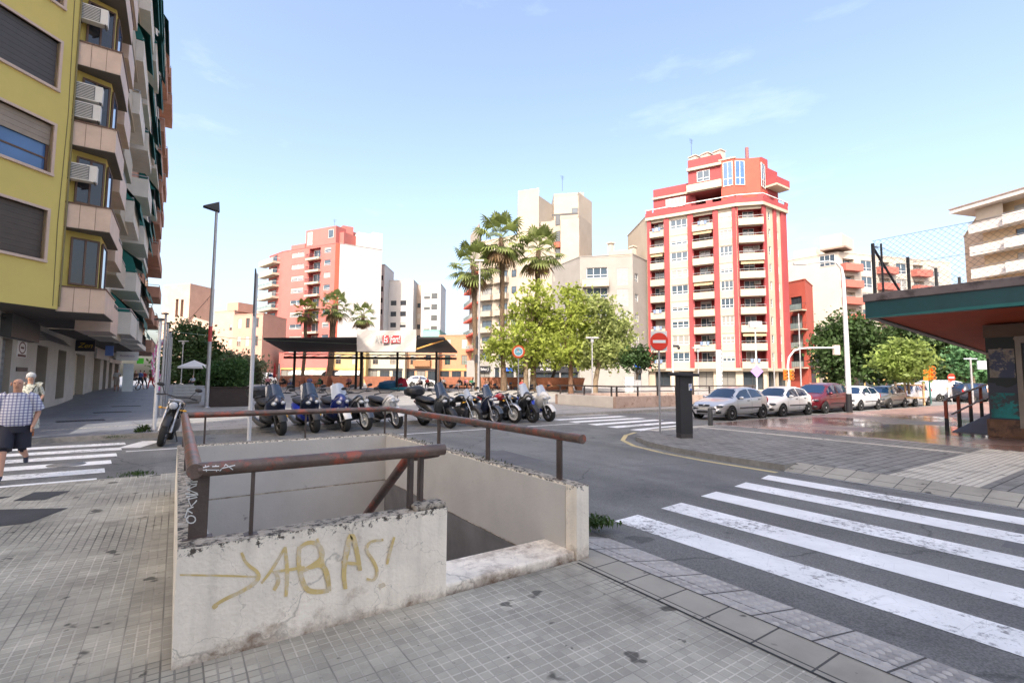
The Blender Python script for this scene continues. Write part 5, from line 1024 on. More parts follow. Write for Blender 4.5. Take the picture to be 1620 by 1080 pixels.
q = at(1537,37); t = thing('sign_post','grey post with a blank white board beside the kiosk column','sign',q,CAMZ); z = zat(1550,584,37); mb = MB(); pole(mb,0,0,0,z+.9,.07,.06,8); part('post',mb,galv,t); mb = MB(); mb.box(.5,1.9,-.05,.03,z,z+.65); mb.box(-.5,.5,-.02,.02,z+.75,z+.83); part('board',mb,M('pale blue board',(.5,.55,.62),.5),t)
# ---- kiosk on the right
tealp = M('dark teal fascia', (.002,.055,.064), .45, .18, 1.5); teal2 = M('light teal stripe', (.008,.13,.125), .5, .1); cop = M('weathered grey coping', (.17,.14,.14), .8, .2, 1.2, dirt=((.07,.055,.055),1.6,.5,.62)); sofo = M('orange soffit', (.42,.08,.027), .7, .1, 1)
kt = thing('kiosk','low kiosk with dark teal fascia and orange soffit at the right edge','kiosk',(17,6.1,0)); X0,X1,Y0,Y1 = 17.,31.,-14.,6.1; zs1,zs2 = 3.52,2.78
mb = MB(); mb.quad((X0+.35,Y0,zs1+.02),(X1,Y0,zs2),(X1,Y1-.2,zs2),(X0+.35,Y1-.2,zs1+.02)); mb.quad((X0+.35,Y0,zs1+.14),(X0+.35,Y1-.2,zs1+.14),(X1,Y1-.2,zs2+.12),(X1,Y0,zs2+.12)); part('soffit',mb,sofo,kt,world=True)
mb = MB(); mb.box(X0,X0+.3,Y0,Y1,zs1-.02,3.98); mb.quad((X0+.3,Y1,zs1-.02),(X1,Y1,zs2-.06),(X1,Y1,3.98),(X0+.3,Y1,3.98)); mb.quad((X0+.3,Y1-.2,3.98),(X1,Y1-.2,3.98),(X1,Y1-.2,zs2-.06),(X0+.3,Y1-.2,zs1-.02)); mb.quad((X0+.3,Y1-.2,zs1-.02),(X1,Y1-.2,zs2-.06),(X1,Y1,zs2-.06),(X0+.3,Y1,zs1-.02)); part('fascia',mb,tealp,kt,world=True)
mb = MB(); n = 60
for k in range(n):
    def zz(y): return zs1+.0+.07*abs(math.sin((y-Y1)*.42))
    y,y2 = Y1-(Y1-Y0)*k/n,Y1-(Y1-Y0)*(k+1)/n; mb.quad((X0-.004,y,zs1-.02),(X0-.004,y2,zs1-.02),(X0-.004,y2,zz(y2)),(X0-.004,y,zz(y)))
part('stripe',mb,teal2,kt,world=True)
mb = MB(); mb.box(X0-.04,X1+.04,Y0,Y1+.04,3.985,4.22); part('coping',mb,cop,kt,world=True,bevel=.02)
def mural():
    m = M('spray painted mural', (.08,.07,.06), .6, .3, 3, bump=.1); t = m.node_tree; p = t.nodes['Principled BSDF']; N = t.nodes.new; L = t.links.new
    tc = N('ShaderNodeTexCoord'); v = N('ShaderNodeTexVoronoi'); v.inputs['Scale'].default_value = 1.9; nz = N('ShaderNodeTexNoise'); nz.inputs['Scale'].default_value = 1.4; nz.inputs['Detail'].default_value = 5; mxv = N('ShaderNodeMixRGB'); mxv.inputs[0].default_value = .45
    L(tc.outputs['Object'],nz.inputs[0]); L(tc.outputs['Object'],mxv.inputs[1]); L(nz.outputs['Color'],mxv.inputs[2]); L(mxv.outputs[0],v.inputs[0])
    sp = N('ShaderNodeSeparateXYZ'); L(v.outputs['Color'],sp.inputs[0]); r = N('ShaderNodeValToRGB'); e = r.color_ramp.elements; e[0].color = (.06,.07,.10,1); e[1].color = (.20,.18,.15,1)
    for pos,c in ((.25,(.30,.25,.19,1)),(.4,(.06,.07,.10,1)),(.55,(.0,.20,.18,1)),(.7,(.03,.04,.04,1)),(.85,(.36,.32,.28,1))): x = e.new(pos); x.color = c
    r.color_ramp.interpolation = 'CONSTANT'; L(sp.outputs[0],r.inputs[0]); L(r.outputs[0],p.inputs['Base Color']); return m
mb = MB(); mb.box(20.2,20.7,-.9,4.16,.52,2.95); part('wall',mb,mural(),kt,world=True); mb = MB(); mb.box(20.188,20.199,3.45,4.12,.56,1.3); part('graffiti',mb,M('teal graffiti',(.01,.22,.22),.5,.6,2.2,dirt=((.05,.06,.07),3.,.48,.54)),kt,world=True); mb = MB(); mb.box(20.188,20.199,3.55,4.1,1.75,2.6); part('poster',mb,M('faded posters',(.34,.30,.25),.7,.5,3,dirt=((.08,.10,.16),2.4,.5,.55)),kt,world=True); mb = MB(); mb.box(20.17,20.73,-.9,4.19,2.95,3.33); part('wall_band',mb,M('brown band',(.16,.11,.08),.8,.15),kt,world=True); mb = MB(); mb.box(20.12,20.78,-.9,4.22,0,.52); part('stone_base',mb,M('rusty stone base',(.24,.13,.08),.8,.3,3,.2,dirt=((.09,.06,.05),4,.5,.65)),kt,world=True,bevel=.02)
mb = MB(); mb.box(20.05,20.2,3.38,3.5,.3,2.95); mb.box(20.05,20.2,2.0,3.38,2.75,2.95); mb.box(20.05,20.2,1.9,2.0,.3,2.95); dr_ = part('door_frame',mb,M('pale door frame',(.34,.29,.24),.6),kt,world=True); mb = MB(); mb.box(20.13,20.19,2.0,3.38,.05,2.75); part('door',mb,M('dark door',(.05,.05,.055),.5),dr_,world=True)
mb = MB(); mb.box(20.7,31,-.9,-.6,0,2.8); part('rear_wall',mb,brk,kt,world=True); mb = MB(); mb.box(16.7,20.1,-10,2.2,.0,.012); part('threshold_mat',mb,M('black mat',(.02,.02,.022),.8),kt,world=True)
# fence on the roof
wire = M('fence wire', (.10,.11,.12), .5, .05, metal=.5); ft = thing('roof_fence','tall wire mesh fence with dark posts standing on the kiosk roof','fence',(17.5,6,4.22))
for i,(x,y) in enumerate(((17.5,6.0),(17.7,5.85),(20.4,6),(23.2,6),(26,6),(17.5,1.5),(17.5,-3),(17.5,-7.5))):
    mb = MB(); h = 1.62 if i<5 else 1.9; mb.tube([(x,y,4.2),(x,y,4.22+h)],.05 if i!=1 else .03,8); part('post',mb,blk,ft,world=True)
mb = MB(); mb.tube([(17.55,6,5.7),(20.1,6,4.25)],.04,6); mb.tube([(17.5,6,5.75),(17.9,6.0,5.78)],.02,6); part('brace',mb,blk,ft,world=True)
mb = MB(); sp_ = .16
def net(o,u,Lh,h,hk):
    k = -int(h/sp_)-1
    while k*sp_ < Lh:
        for sg in (1,-1):
            a0 = k*sp_; pts = []
            s0,s1 = max(0,-a0),min(h,Lh-a0)
            if s1 > s0:
                z0,z1 = (s0,s1) if sg>0 else (h-s0,h-s1); p = o+u*(a0+s0); q = o+u*(a0+s1); p = Vector((p.x,p.y,o.z+z0)); q = Vector((q.x,q.y,o.z+z1)); w = Vector((0,0,.0045)); mb.quad(p-w,q-w,q+w,p+w)
        k += 1
    mb.tube([o+Vector((0,0,h)),o+u*Lh+Vector((0,0,h))],.006,4); mb.tube([o+Vector((0,0,h*.5)),o+u*Lh+Vector((0,0,h*.5))],.005,4)
net(Vector((17.5,6,4.22)),Vector((1,0,0)),9,1.6,1); net(Vector((17.5,6,4.22)),Vector((0,-1,0)),16,1.7,1); part('mesh',mb,wire,ft,world=True)
# ramp with railing
t = thing('ramp','blue grey access ramp rising beside the kiosk column','ramp',(20.8,-.5,0)); mb = MB(); mb.prism([(20.8,-.5),(31,-.5),(31,5.2),(20.8,5.2)],0,[.02,1.0,1.0,.02]); part('ramp_slab',mb,M('blue grey ramp coating',(.11,.12,.15),.7,.12,1),t,world=True)
t = thing('ramp_railing','railing of rust red posts with steel handrails along the access ramp','railing',(21,5.35,0)); rpm = M('rust red post', (.33,.06,.025), .5, .12, 4)
for k in range(8):
    x = 20.9+k*1.35; zb_ = max(0,(x-20.8)*.096); mb = MB(); mb.box(x-.05,x+.05,5.31,5.39,zb_+.42,zb_+1.02 if k else 1.0); mb.box(x-.052,x+.052,5.308,5.392,0,zb_+.42,1); part('post',mb,[rpm,blk],t,world=True)
mb = MB(); mb.tube([(20.8,5.35,1.02),(24,5.35,1.34),(30.6,5.35,1.98)],.035,8); mb.tube([(21.2,5.28,.55),(24,5.28,.88),(30.6,5.28,1.5)],.03,8); part('handrail',mb,galv,t,world=True)
# ---- terracotta planters on the plaza
terc = M('terracotta planter wall', (.42,.17,.10), .85, .18, 2, .2, dirt=((.25,.09,.06),5,.55,.7)); soil = M('soil', (.08,.055,.035), .95, .2)
for i,(x0,x1,d,lb) in enumerate(((437,478,57,'behind the left terrace'),(480,520,58,'between the two small palms'),(524,564,58,'left of the middle canopy posts'),(575,620,57,'behind the blue tarpaulin'),(697,748,56,'behind the seated people right of the canopy'),(757,797,55,'between mast and first plane trunk'),(800,836,55,'left of the round sign post'),(846,905,54,'at the foot of the plane trees'),(906,925,53,'right of the leaning plane trunk'))):
    a,b = at(x0,d),at(x1,d); t = thing('terracotta_planter','sloping terracotta planter '+lb,'planter',(a.x,a.y,.35),CAMZ,'terracotta planters'); w = (b-a).length; mb = MB()
    mb.hexa([(.5,0,0),(w-.3,0,0),(w-.3,1.6,0),(.5,1.6,0),(0,-.25,1.35),(w,-.25,1.35),(w,1.8,1.35),(0,1.8,1.35)]); part('wall',mb,terc,t,bevel=.02); mb = MB(); mb.box(.15,w-.15,0,1.6,1.34,1.37); part('soil',mb,soil,t)
    if i in (4,5,6,7):
        mb = MB(); mb.box(.4,w-.4,-.85,-.3,.42,.5); q = part('bench_seat',mb,woodb,t)
        for x in (.6,w-.7): mb = MB(); mb.box(x,x+.1,-.8,-.35,0,.42); part('bench_leg',mb,blk,q)
# ---- bundles, cabinets
def lump(name,px,d,w,h,mat,label,cat,seed,z=.3):
    r = random.Random(seed); q = at(px,d,z); mb = MB(); n,k = 16,7
    mb.ell((0,0,h*.45),(w/2,w*.4,h*.55),n,k); mb.v = [(x+r.uniform(-.09,.09)*w*.5,y+r.uniform(-.1,.1)*w*.4,max(0,zz+r.uniform(-.1,.1)*h)) for x,y,zz in mb.v]; return solo(name,mb,mat,label,cat,None,q,CAMZ)
lump('tarpaulin',616,51,2.4,.95,M('blue tarpaulin',(.02,.15,.30),.5,.2,2),'crumpled blue tarpaulin bundle by the canopy post','tarpaulin',1); lump('cloth_bundle',636,51,1.2,1.25,M('red cloth',(.5,.02,.05),.7,.2,2),'red cloth bundle beside the blue tarpaulin','bundle',2); lump('ground_sheet',640,50,3.2,.35,M('turquoise sheet',(.04,.30,.36),.6,.15),'flat turquoise sheet in front of the red bundle','sheet',3)
for i,(x0,x1,lb,m) in enumerate(((989,1002,'tall white utility cabinet before the bank front',whs),(1003,1014,'lower grey utility cabinet beside the white cabinet',galv))):
    a,b = at(x0,46,.15),at(x1,46,.15); w = (b-a).length; mb = MB(); mb.box(0,w,0,.5,.1,1.6-.3*i); mb.box(-.02,w+.02,-.02,.52,1.6-.3*i,1.66-.3*i); mb.box(.03,w-.03,.02,.48,0,.1); mb.box(w/2-.008,w/2+.008,-.006,0,.15,1.5-.3*i,1); solo('utility_cabinet',mb,[m,blk],lb,'cabinet','utility cabinets',a,CAMZ,bevel=.01)
# manhole plates on the left pavement
for i,(px,py,w,dp,lb) in enumerate(((128,665,1.3,.5,'large dark drain grate on the left pavement'),(178,651.5,1.3,.5,'second dark drain grate farther up the left pavement'),(200,642,1.2,.4,'farthest dark drain grate on the left pavement'))):
    q = G(px,py,.03); mb = MB(); mb.box(-w/2,w/2,-dp/2,dp/2,-.004,.006)
    for k in range(12): mb.box(-w/2+.05+k*w/12,-w/2+.08+k*w/12,-dp/2+.04,dp/2-.04,.006,.012)
    solo('drain_grate',mb,blk,lb,'drain grate','drain grates',(q.x,q.y,.026+gz(q.y)),R_(12))
mb = MB(); q = G(105,735,ZR); mb.lathe([(.3,.0),(.3,.003),(.001,.003)],24); solo('manhole_cover',mb,M('worn iron cover',(.2,.2,.2),.6,.3,20,.5),'round manhole cover in the left zebra crossing','manhole cover',None,(q.x,q.y,ZR+.006))
# ================================================================ vehicles
tyre = M('tyre rubber', (.018,.018,.018), .8, .15, 12); chrome = M('chrome', (.6,.6,.6), .18, .05, metal=1.); alloy = M('alloy rim', (.45,.45,.46), .35, .08, metal=.7); plas = M('black plastic', (.018,.018,.02), .5, .15, 6); seatm = M('black seat vinyl', (.02,.02,.022), .6, .1, 8)
cglass = M('car glass', (.006,.022,.06), .03, .05, spec=1.); lampg = M('headlamp glass', (.45,.47,.5), .1, .05, spec=.8); redl = M('tail lamp', (.35,.01,.01), .25, .05); arch = M('wheel arch', (.008,.008,.008), .9); platem = M('number plate', (.55,.55,.52), .5, .03); ambl = M('amber reflector', (.9,.45,.03), .35, .05); rimw = M('white rim', (.65,.65,.62), .4, .05); rimb = M('black rim', (.03,.03,.03), .4, .1)  # car glass has a blue base that stands in for reflected sky
scr_s = M('smoked windscreen', (.03,.045,.075), .1, .1, spec=.8); scr_c = M('clear windscreen', (.42,.46,.52), .08, .05, spec=.8)
def paint(name, c, metal=.25): return M(name, c, .28, .03, 1, metal=metal, coat=.7)
def lerp(a,b,t): return tuple(x+(y-x)*t for x,y in zip(a,b))
WHM = {}
def wheel_meshes(r, w, rim, n, style):
    k = (r,w,rim.name,n,style)
    if k not in WHM:
        a = MB(); ri = r*.68; a.lathe([(ri,-w*.45),(r*.9,-w/2),(r*.985,-w*.36),(r,-w*.1),(r,w*.1),(r*.985,w*.36),(r*.9,w/2),(ri,w*.45),(ri,-w*.45)],26,ax='Y')
        b = MB(); b.lathe([(ri*.99,-w*.42),(ri*.99,w*.42),(ri*.88,w*.40),(ri*.86,-w*.40),(ri*.99,-w*.42)],26,ax='Y'); b.lathe([(.001,-w*.5),(ri*.2,-w*.5),(ri*.22,w*.5),(.001,w*.5)],12,ax='Y')
        for i in range(n):
            an = 2*math.pi*i/n; c,s_ = math.cos(an),math.sin(an); t = ri*(.09 if style=='bike' else .16)
            b.obox((c*ri*.53,0,s_*ri*.53),(ri*.78,w*(.35 if style=='bike' else .7),t),0,0,-an)
        if style == 'car': b.lathe([(ri*.9,-w*.2),(.001,-w*.2)],20,ax='Y',mi=1); b.lathe([(ri*.9,w*.2),(.001,w*.2)],20,ax='Y',mi=1)
        else: b.lathe([(ri*.62,w*.3),(ri*.62,w*.34),(ri*.40,w*.34),(ri*.40,w*.3)],20,ax='Y',mi=1)
        WHM[k] = (a.mesh('tyre',tyre), b.mesh('rim',[rim, rimb if style=='car' else chrome]))
    return WHM[k]
def wheel(root,x,y,r,w,rim,n,style,nm='wheel'):
    m = wheel_meshes(r,w,rim,n,style); o = link(nm,m[0],root,(x,y,r)); link('rim',m[1],o); return o
CP = {'hatch':dict(L=3.95,W=.85,zt=[(0,.60),(.03,.70),(.10,.80),(.26,.93),(.43,1.36),(.55,1.44),(.70,1.43),(.86,1.34),(.95,1.06),(1,.86)],zb=[(0,.57),(.05,.69),(.26,.87),(.6,.93),(.9,.99),(.97,.97),(1,.8)],gl=[(.33,.585),(.605,.83)],ws=(.275,.425),rw=(.875,.945)),
      'mpv':dict(L=4.1,W=.87,zt=[(0,.66),(.03,.80),(.10,.92),(.20,1.03),(.38,1.52),(.52,1.62),(.75,1.62),(.90,1.52),(.97,1.15),(1,.9)],zb=[(0,.62),(.05,.78),(.2,.97),(.6,1.02),(.9,1.08),(.97,1.05),(1,.85)],gl=[(.28,.56),(.58,.86)],ws=(.215,.375),rw=(.91,.965)),
      'van':dict(L=4.4,W=.9,zt=[(0,.70),(.03,.86),(.10,1.0),(.18,1.1),(.33,1.7),(.45,1.82),(.9,1.82),(.97,1.76),(1,1.6)],zb=[(0,.66),(.05,.84),(.2,1.05),(.6,1.1),(.9,1.1),(.97,1.1),(1,1.0)],gl=[(.26,.48)],ws=(.19,.325),rw=(.98,.99))}
def car(label, kind, pos, rz, pm, seed=0, rim=alloy, name='parked_car', cat='car', group='cars parked along the kerb', dark=False):
    K = CP[kind]; Lc,Wd = K['L'],K['W']; t = thing(name,label,cat,pos,rz,group)
    I = lambda tab,s: float(np.interp(s,[a for a,_ in tab],[b for _,b in tab]))
    wt = [(0,.60),(.02,.74),(.08,.90),(.22,.985),(.5,1),(.8,1),(.92,.95),(.98,.86),(1,.76)]; wr = [(0,.56),(.1,.8),(.26,.86),(.43,.72),(.55,.69),(.8,.69),(.93,.74),(1,.66)]; zo = [(0,.27),(.06,.2),(.93,.21),(1,.36)]
    def sm(f,tab,s,h=.018): return sum(I(tab,min(1,max(0,s+d*h))) for d in (-1,-.5,0,.5,1))/5
    def sec(s):
        w = Wd*sm(0,wt,s); b = sm(0,K['zb'],s); z = max(b+.02,sm(0,K['zt'],s)); o = I(zo,s); r = min(Wd*sm(0,wr,s),w*.97); x = Lc/2-s*Lc
        return [(x,0,o),(x,w*.8,o),(x,w*.965,o+.09),(x,w,.52),(x,w*.992,b-.12),(x,w*.955,b),(x,r,z-min(.07,(z-b)*.4)),(x,r*.72,z-.015),(x,0,z)]
    S = [k/56 for k in range(57)]; mb = MB(); vs = []
    for s in S: h = sec(s); vs += h+[(p[0],-p[1],p[2]) for p in h[-2:0:-1]]
    n = 16; fs = [(i*n+j,(i+1)*n+j,(i+1)*n+(j+1)%n,i*n+(j+1)%n) for i in range(56) for j in range(n)]
    mb.add(vs,fs,0,True); mb.add(vs[:n],[tuple(range(n))],0); mb.add(vs[-n:],[tuple(range(n))[::-1]],0); body = part('body',mb,pm,t)
    for sg in (1,-1):
        for (s0,s1) in K['gl']:
            mb = MB(); k = 9; q = []
            for i in range(k+1):
                s = s0+(s1-s0)*i/k; h = sec(s); a = lerp(h[5],h[6],.06); b = lerp(h[5],h[6],.93); q += [(a[0],sg*(a[1]+.007),a[2]),(b[0],sg*(b[1]+.007),b[2])]
            mb.add(q,[((2*i,2*i+2,2*i+3,2*i+1) if sg>0 else (2*i,2*i+1,2*i+3,2*i+2))[::1] for i in range(k)],0,True); part('side_window',mb,cglass,t)
        mb = MB(); s = K['gl'][0][0]+.03; h = sec(s); mb.ell((h[5][0],sg*(h[5][1]+.1),h[5][2]+.07),(.07,.11,.07)); mb.box(h[5][0]-.04,h[5][0]+.02,sg*h[5][1]-.03,sg*h[5][1]+.03,h[5][2]+.01,h[5][2]+.05,1); part('wing_mirror',mb,[pm,plas],t)
        mb = MB()
        for s in (.31,.59,.80 if kind!='van' else .50):
            q = [(p[0],sg*(p[1]+.003),p[2]) for p in sec(s)[2:6]]; 
            for a,b in zip(q[:-1],q[1:]): mb.quad(a,b,(b[0]-.012,b[1],b[2]),(a[0]-.012,a[1],a[2]))
        h0,h1 = sec(.34),sec(.78); mb.quad((h0[3][0],sg*(Wd+.006),.5),(h1[3][0],sg*(Wd+.006),.5),(h1[3][0],sg*(Wd+.006),.55),(h0[3][0],sg*(Wd+.006),.55))
        part('trim',mb,plas,t)
        for s in (.52,.74): h = sec(s); mb = MB(); mb.box(h[4][0]-.08,h[4][0]+.08,min(sg*h[4][1],sg*(h[4][1]+.03)),max(sg*h[4][1],sg*(h[4][1]+.03)),h[4][2]+.02,h[4][2]+.05); part('door_handle',mb,plas,t)
        for s in (.195,.82):
            x = Lc/2-s*Lc; mb = MB(); r = .365
            mb.add([(x+r*math.cos(a*math.pi/14),sg*(Wd*.992+.004),.30+r*math.sin(a*math.pi/14)) for a in range(-4,19)],[tuple(range(23))]); part('wheel_arch',mb,arch,t)
            wheel(t,x,sg*(Wd-.085),.305,.2,rim,7,'car')
        h = sec(.055); mb = MB(); mb.ell((h[4][0]-.02,sg*h[4][1]*.80,h[4][2]+.03),(.20,.19,.075),14,8); mb.ell((h[4][0]+.10,sg*h[4][1]*.76,h[4][2]+.03),(.09,.08,.05),10,6,1); part('headlight',mb,[M('dark headlamp',(.05,.055,.065),.1,.05,spec=.9),lampg],t)
        h = sec(.97); mb = MB(); mb.ell((h[4][0]+.02,sg*h[4][1]*.93,h[4][2]),(.09,.1,.17),10,6); part('tail_light',mb,redl,t)
    for s0,s1,nm in ((*K['ws'],'windscreen'),(*K['rw'],'rear_window')):
        mb = MB(); k = 6; q = []
        for i in range(k+1):
            h = sec(s0+(s1-s0)*i/k); up = lambda p,sg=1: (p[0]+(.006 if nm[0]=='w' else -.006),sg*p[1]*.94,p[2]+.007); q += [up(h[6]),up(h[7]),up(h[8]),up(h[7],-1),up(h[6],-1)]
        mb.add(q,[(5*i+j,5*i+j+1,5*i+j+6,5*i+j+5) if nm[0]=='w' else (5*i+j,5*i+j+1,5*i+j+6,5*i+j+5) for i in range(k) for j in range(4)],0,True); part(nm,mb,cglass,t)
    x = Lc/2; mb = MB(); mb.box(x-.06,x+.012,-.36,.36,.30,.40); mb.box(x-.05,x+.014,-.26,.26,.60,.67); 
    for sg in (1,-1): mb.ell((x-.13,sg*.58,.36),(.12,.16,.07),10,6)
    part('grille',mb,plas,t); mb = MB(); mb.box(x+.01,x+.03,-.26,.26,.44,.55); part('number_plate',mb,platem,t)
    mb = MB(); mb.lathe([(.001,x+.018),(.055,x+.018),(.055,x+.026),(.001,x+.026)],14,(0,0,.64),'X'); part('badge',mb,chrome,t); return t
silver = paint('silver paint',(.55,.56,.58),.5); whitep = paint('white car paint',(.74,.74,.73),0); redpnt = paint('dark red paint',(.13,.009,.018),.35); greyp = paint('grey brown paint',(.17,.16,.15),.5); bluew = paint('pale blue white paint',(.62,.66,.74),0); dkp = paint('dark blue paint',(.02,.025,.04),.3)
W0 = G(1157,665,ZR); Yc = W0.y+.80
def xon(px): d = ray(px,655); return W0.y*d[0]/d[1]
CL = [('silver hatchback parked first in the kerb row, nearest the parking meter','hatch',1157,silver),('white hatchback parked second in the row behind the silver one','hatch',1234,whitep),('dark red people carrier parked third in the kerb row','mpv',1298,redpnt),('small white hatchback parked between the dark red car and the lamp post','hatch',1336,whitep),('grey brown hatchback parked just right of the white lamp post','hatch',1366,greyp),('white car parked last in the kerb row before the bollard','mpv',1401,whitep)]
lastx = None
for lb,kd,px,pm in CL:
    Lk = CP[kd]['L']; x = xon(px)-(.5-.195)*Lk+Lk/2-(.5-.195)*0; x = xon(px)+Lk*(.5-.195)
    if lastx is not None: x = max(x, lastx+Lk/2+.35)
    car(lb,kd,(x,Yc,ZR),math.pi,pm); lastx = x+Lk/2
for lb,kd,px,d,pm,rz,nm,ct in (('pale blue white delivery van crossing behind the staked tree','van',1497,43,bluew,R_(-34),'van','van'),('white car behind the delivery van by the no entry sign','hatch',1524,44.5,whitep,R_(-34),'parked_car','car'),('dark off-road car behind the ramp railing','mpv',1546,41,dkp,R_(-34),'parked_car','car'),('white estate car far right behind the walking person','mpv',1590,46,whitep,R_(-34),'parked_car','car'),('small pale car far off behind the last parked white car','hatch',1432,52,silver,R_(-34),'parked_car','car'),('white car parked beyond the red bundle on the plaza','hatch',667,66,whitep,R_(-20),'parked_car','car'),('white van half hidden beyond the left terrace','van',425,80,whitep,R_(-30),'van','van')):
    q = at(px,d,ZR if px>900 else .42); car(lb,kd,q,rz,pm,name=nm,cat=ct,group='cars beyond the plaza')
# ---- scooters and motorcycles
def arcfender(mb,x,r,w,a0,a1,mi=0):
    k = 9; q = []
    for i in range(k+1):
        a = a0+(a1-a0)*i/k
        for y in (-w,-w*.5,w*.5,w): rr = r-(.03 if abs(y)==w else 0); q.append((x+rr*math.cos(a),y,r*0+.0+rr*math.sin(a)))
    mb.add(q,[(4*i+j,4*i+j+1,4*i+j+5,4*i+j+4) for i in range(k) for j in range(3)],mi,True)
def screen(root,x0,z0,h,w0,w1,mat,lean=.45):
    mb = MB(); k = 6; m = 5
    for off in (0,-.006):
        q = []
        for i in range(k+1):
            u = -1+2*i/k
            for j in range(m+1): v = j/m; w = w0+(w1-w0)*v; top = .06*(1-u*u)*v; q.append((x0-lean*h*v-.10*u*u*(1-.3*v)+off,u*w,z0+h*v*(.88+.12*(1-u*u))+top*.3))
        mb.add(q,[(i*(m+1)+j,i*(m+1)+j+1,(i+1)*(m+1)+j+1,(i+1)*(m+1)+j) for i in range(k) for j in range(m)],0,True)
    return part('windscreen',mb,mat,root)
def bars(root,x,z,w,mat=plas,mir=True,mz=.16):
    mb = MB(); mb.tube([(x-.1,w,z),(x-.02,w*.55,z+.03),(x+.02,0,z),(x-.02,-w*.55,z+.03),(x-.1,-w,z)],.014,8); mb.tube([(x-.1,w,z),(x-.06,w*.72,z+.015)],.02,8); mb.tube([(x-.1,-w,z),(x-.06,-w*.72,z+.015)],.02,8); mb.tube([(x-.02,w*.68,z+.02),(x+.02,w*1.02,z)],.008,5); mb.tube([(x-.02,-w*.68,z+.02),(x+.02,-w*1.02,z)],.008,5); h = part('handlebar',mb,mat,root)
    if mir:
        for sg in (1,-1): mb = MB(); mb.tube([(x,sg*w*.6,z+.02),(x+.02,sg*w*.85,z+mz)],.007,5); mb.ell((x+.01,sg*w*.95,z+mz+.03),(.02,.075,.045),10,6); part('mirror',mb,plas,h)
    return h
def place(name,label,cat,px,py,rz,wb,roll,group):
    c = G(px,py,ZR); a = -math.pi/2+rz; t = thing(name,label,cat,(c.x-wb*math.cos(a),c.y-wb*math.sin(a),ZR),a,group); t.rotation_euler = (roll,0,a); t.scale = (1.12,1.42 if name=='scooter' else 1.22,1.16); return t
GRP = 'scooters and motorcycles parked in a row'
def scooter(label,px,py,body,side,fend,sm_,sh=.42,case=False,rz=0,seatc=seatm,small=False,rim=rimb,nsp=5,refl=True,name='scooter'):
    t = place(name,label,'scooter',px,py,rz,.70,R_(7),GRP); rf = .30 if small else .29; rw = .10 if small else .135
    wheel(t,.70,0,rf,rw,rim,nsp,'bike'); wheel(t,-.66,0,.28,rw+.01,rim,nsp,'bike')
    mb = MB(); k = .8 if small else 1.
    mb.loft([(-1.0,.80,.03,.03),(-.92,.79,.10*k,.07),(-.75,.73,.17*k,.13),(-.5,.64,.21*k,.19),(-.25,.56,.21*k,.21),(-.05,.48,.19*k,.19),(.1,.41,.17*k,.13),(.3,.40,.16*k,.11),(.42,.44,.1*k,.08)],14); part('body',mb,side,t)
    mb = MB(); mb.loft([(.14,.60,.13,.2),(.24,.66,.19,.32),(.38,.72,.215,.36),(.50,.79,.19,.28),(.60,.85,.135,.19),(.69,.87,.075,.11),(.75,.87,.02,.03)] if not small else [(.22,.55,.17,.26),(.32,.66,.21,.34),(.42,.72,.17,.30),(.5,.78,.12,.2),(.56,.84,.05,.08)],14,0,1.75); part('front_fairing',mb,body,t)
    mb = MB()
    for sg in (1,-1): mb.tube([(.66,sg*.075,.98),(.52,sg*.15,.90),(.38,sg*.205,.76),(.26,sg*.19,.58)],[.008,.014,.014,.008],6); mb.tube([(-.1,sg*.2,.50),(-.5,sg*.225,.66),(-.85,sg*.15,.76)],[.01,.012,.008],5)
    part('trim_strip',mb,chrome if fend is plas else alloy,t)
    mb = MB(); mb.loft([(-.92,.90,.06*k,.03),(-.8,.885,.14*k,.06),(-.5,.855,.19*k,.065),(-.25,.80,.17*k,.06),(-.08,.78,.08,.04)],12); part('seat',mb,seatc,t)
    mb = MB(); mb.loft([(-.85,.30,.07,.06),(-.6,.32,.13,.11),(-.2,.34,.15,.13),(.05,.34,.08,.08)],10); mb.tube([(-.1,.12,.2),(-.05,.22,-.02+.03)],.014,6); part('engine',mb,plas,t)
    mb = MB(); mb.tube([(.0,-.15,.24),(-.4,-.19,.26),(-.85,-.2,.40)],[.03,.055,.06],10); part('exhaust',mb,M('exhaust grey',(.14,.14,.14),.4,.1,metal=.6),t)
    mb = MB()
    for sg in (1,-1): mb.tube([(.70,sg*.09,rf),(.60,sg*.09,.58),(.50,sg*.08,.82)],.022,8)
    part('fork',mb,galv if fend is not plas else plas,t)
    mb = MB(); arcfender(mb,.70,rf+.045,.085,R_(15),R_(165)); mb.v = [(x,y,z+rf) for x,y,z in mb.v]; part('front_fender',mb,fend,t)
    for sg in (1,-1): mb = MB(); mb.ell((.66,sg*.085*k,.83),(.10,.055,.055),10,6); part('headlight',mb,lampg,t)
    if refl: mb = MB(); mb.lathe([(.001,.72),(.04,.72),(.04,.75),(.001,.755)],12,(0,.115,.47),'X'); part('reflector',mb,ambl,t)
    bars(t,.36,1.03 if not small else 1.06,.36)
    if sm_: screen(t,.56,.92,sh,.19,.15,sm_)
    mb = MB(); mb.ell((-.98,0,.76),(.04,.1,.05),10,6); part('tail_light',mb,redl,t)
    mb = MB(); mb.box(.755,.77,-.09,.09,.52,.58); part('badge',mb,plas,t)
    if case:
        mb = MB(); mb.loft([(-1.34,1.08,.10,.08),(-1.28,1.08,.22,.14),(-1.05,1.09,.26,.17),(-.86,1.07,.22,.15),(-.80,1.06,.12,.09)],16,0,3); c = part('top_case',mb,plas,t); mb = MB(); mb.box(-1.345,-1.32,-.14,.14,1.1,1.14); part('case_reflector',mb,redl,c); mb = MB(); mb.box(-1.15,-.85,-.09,.09,.84,.93); part('rack',mb,plas,t)
    return t
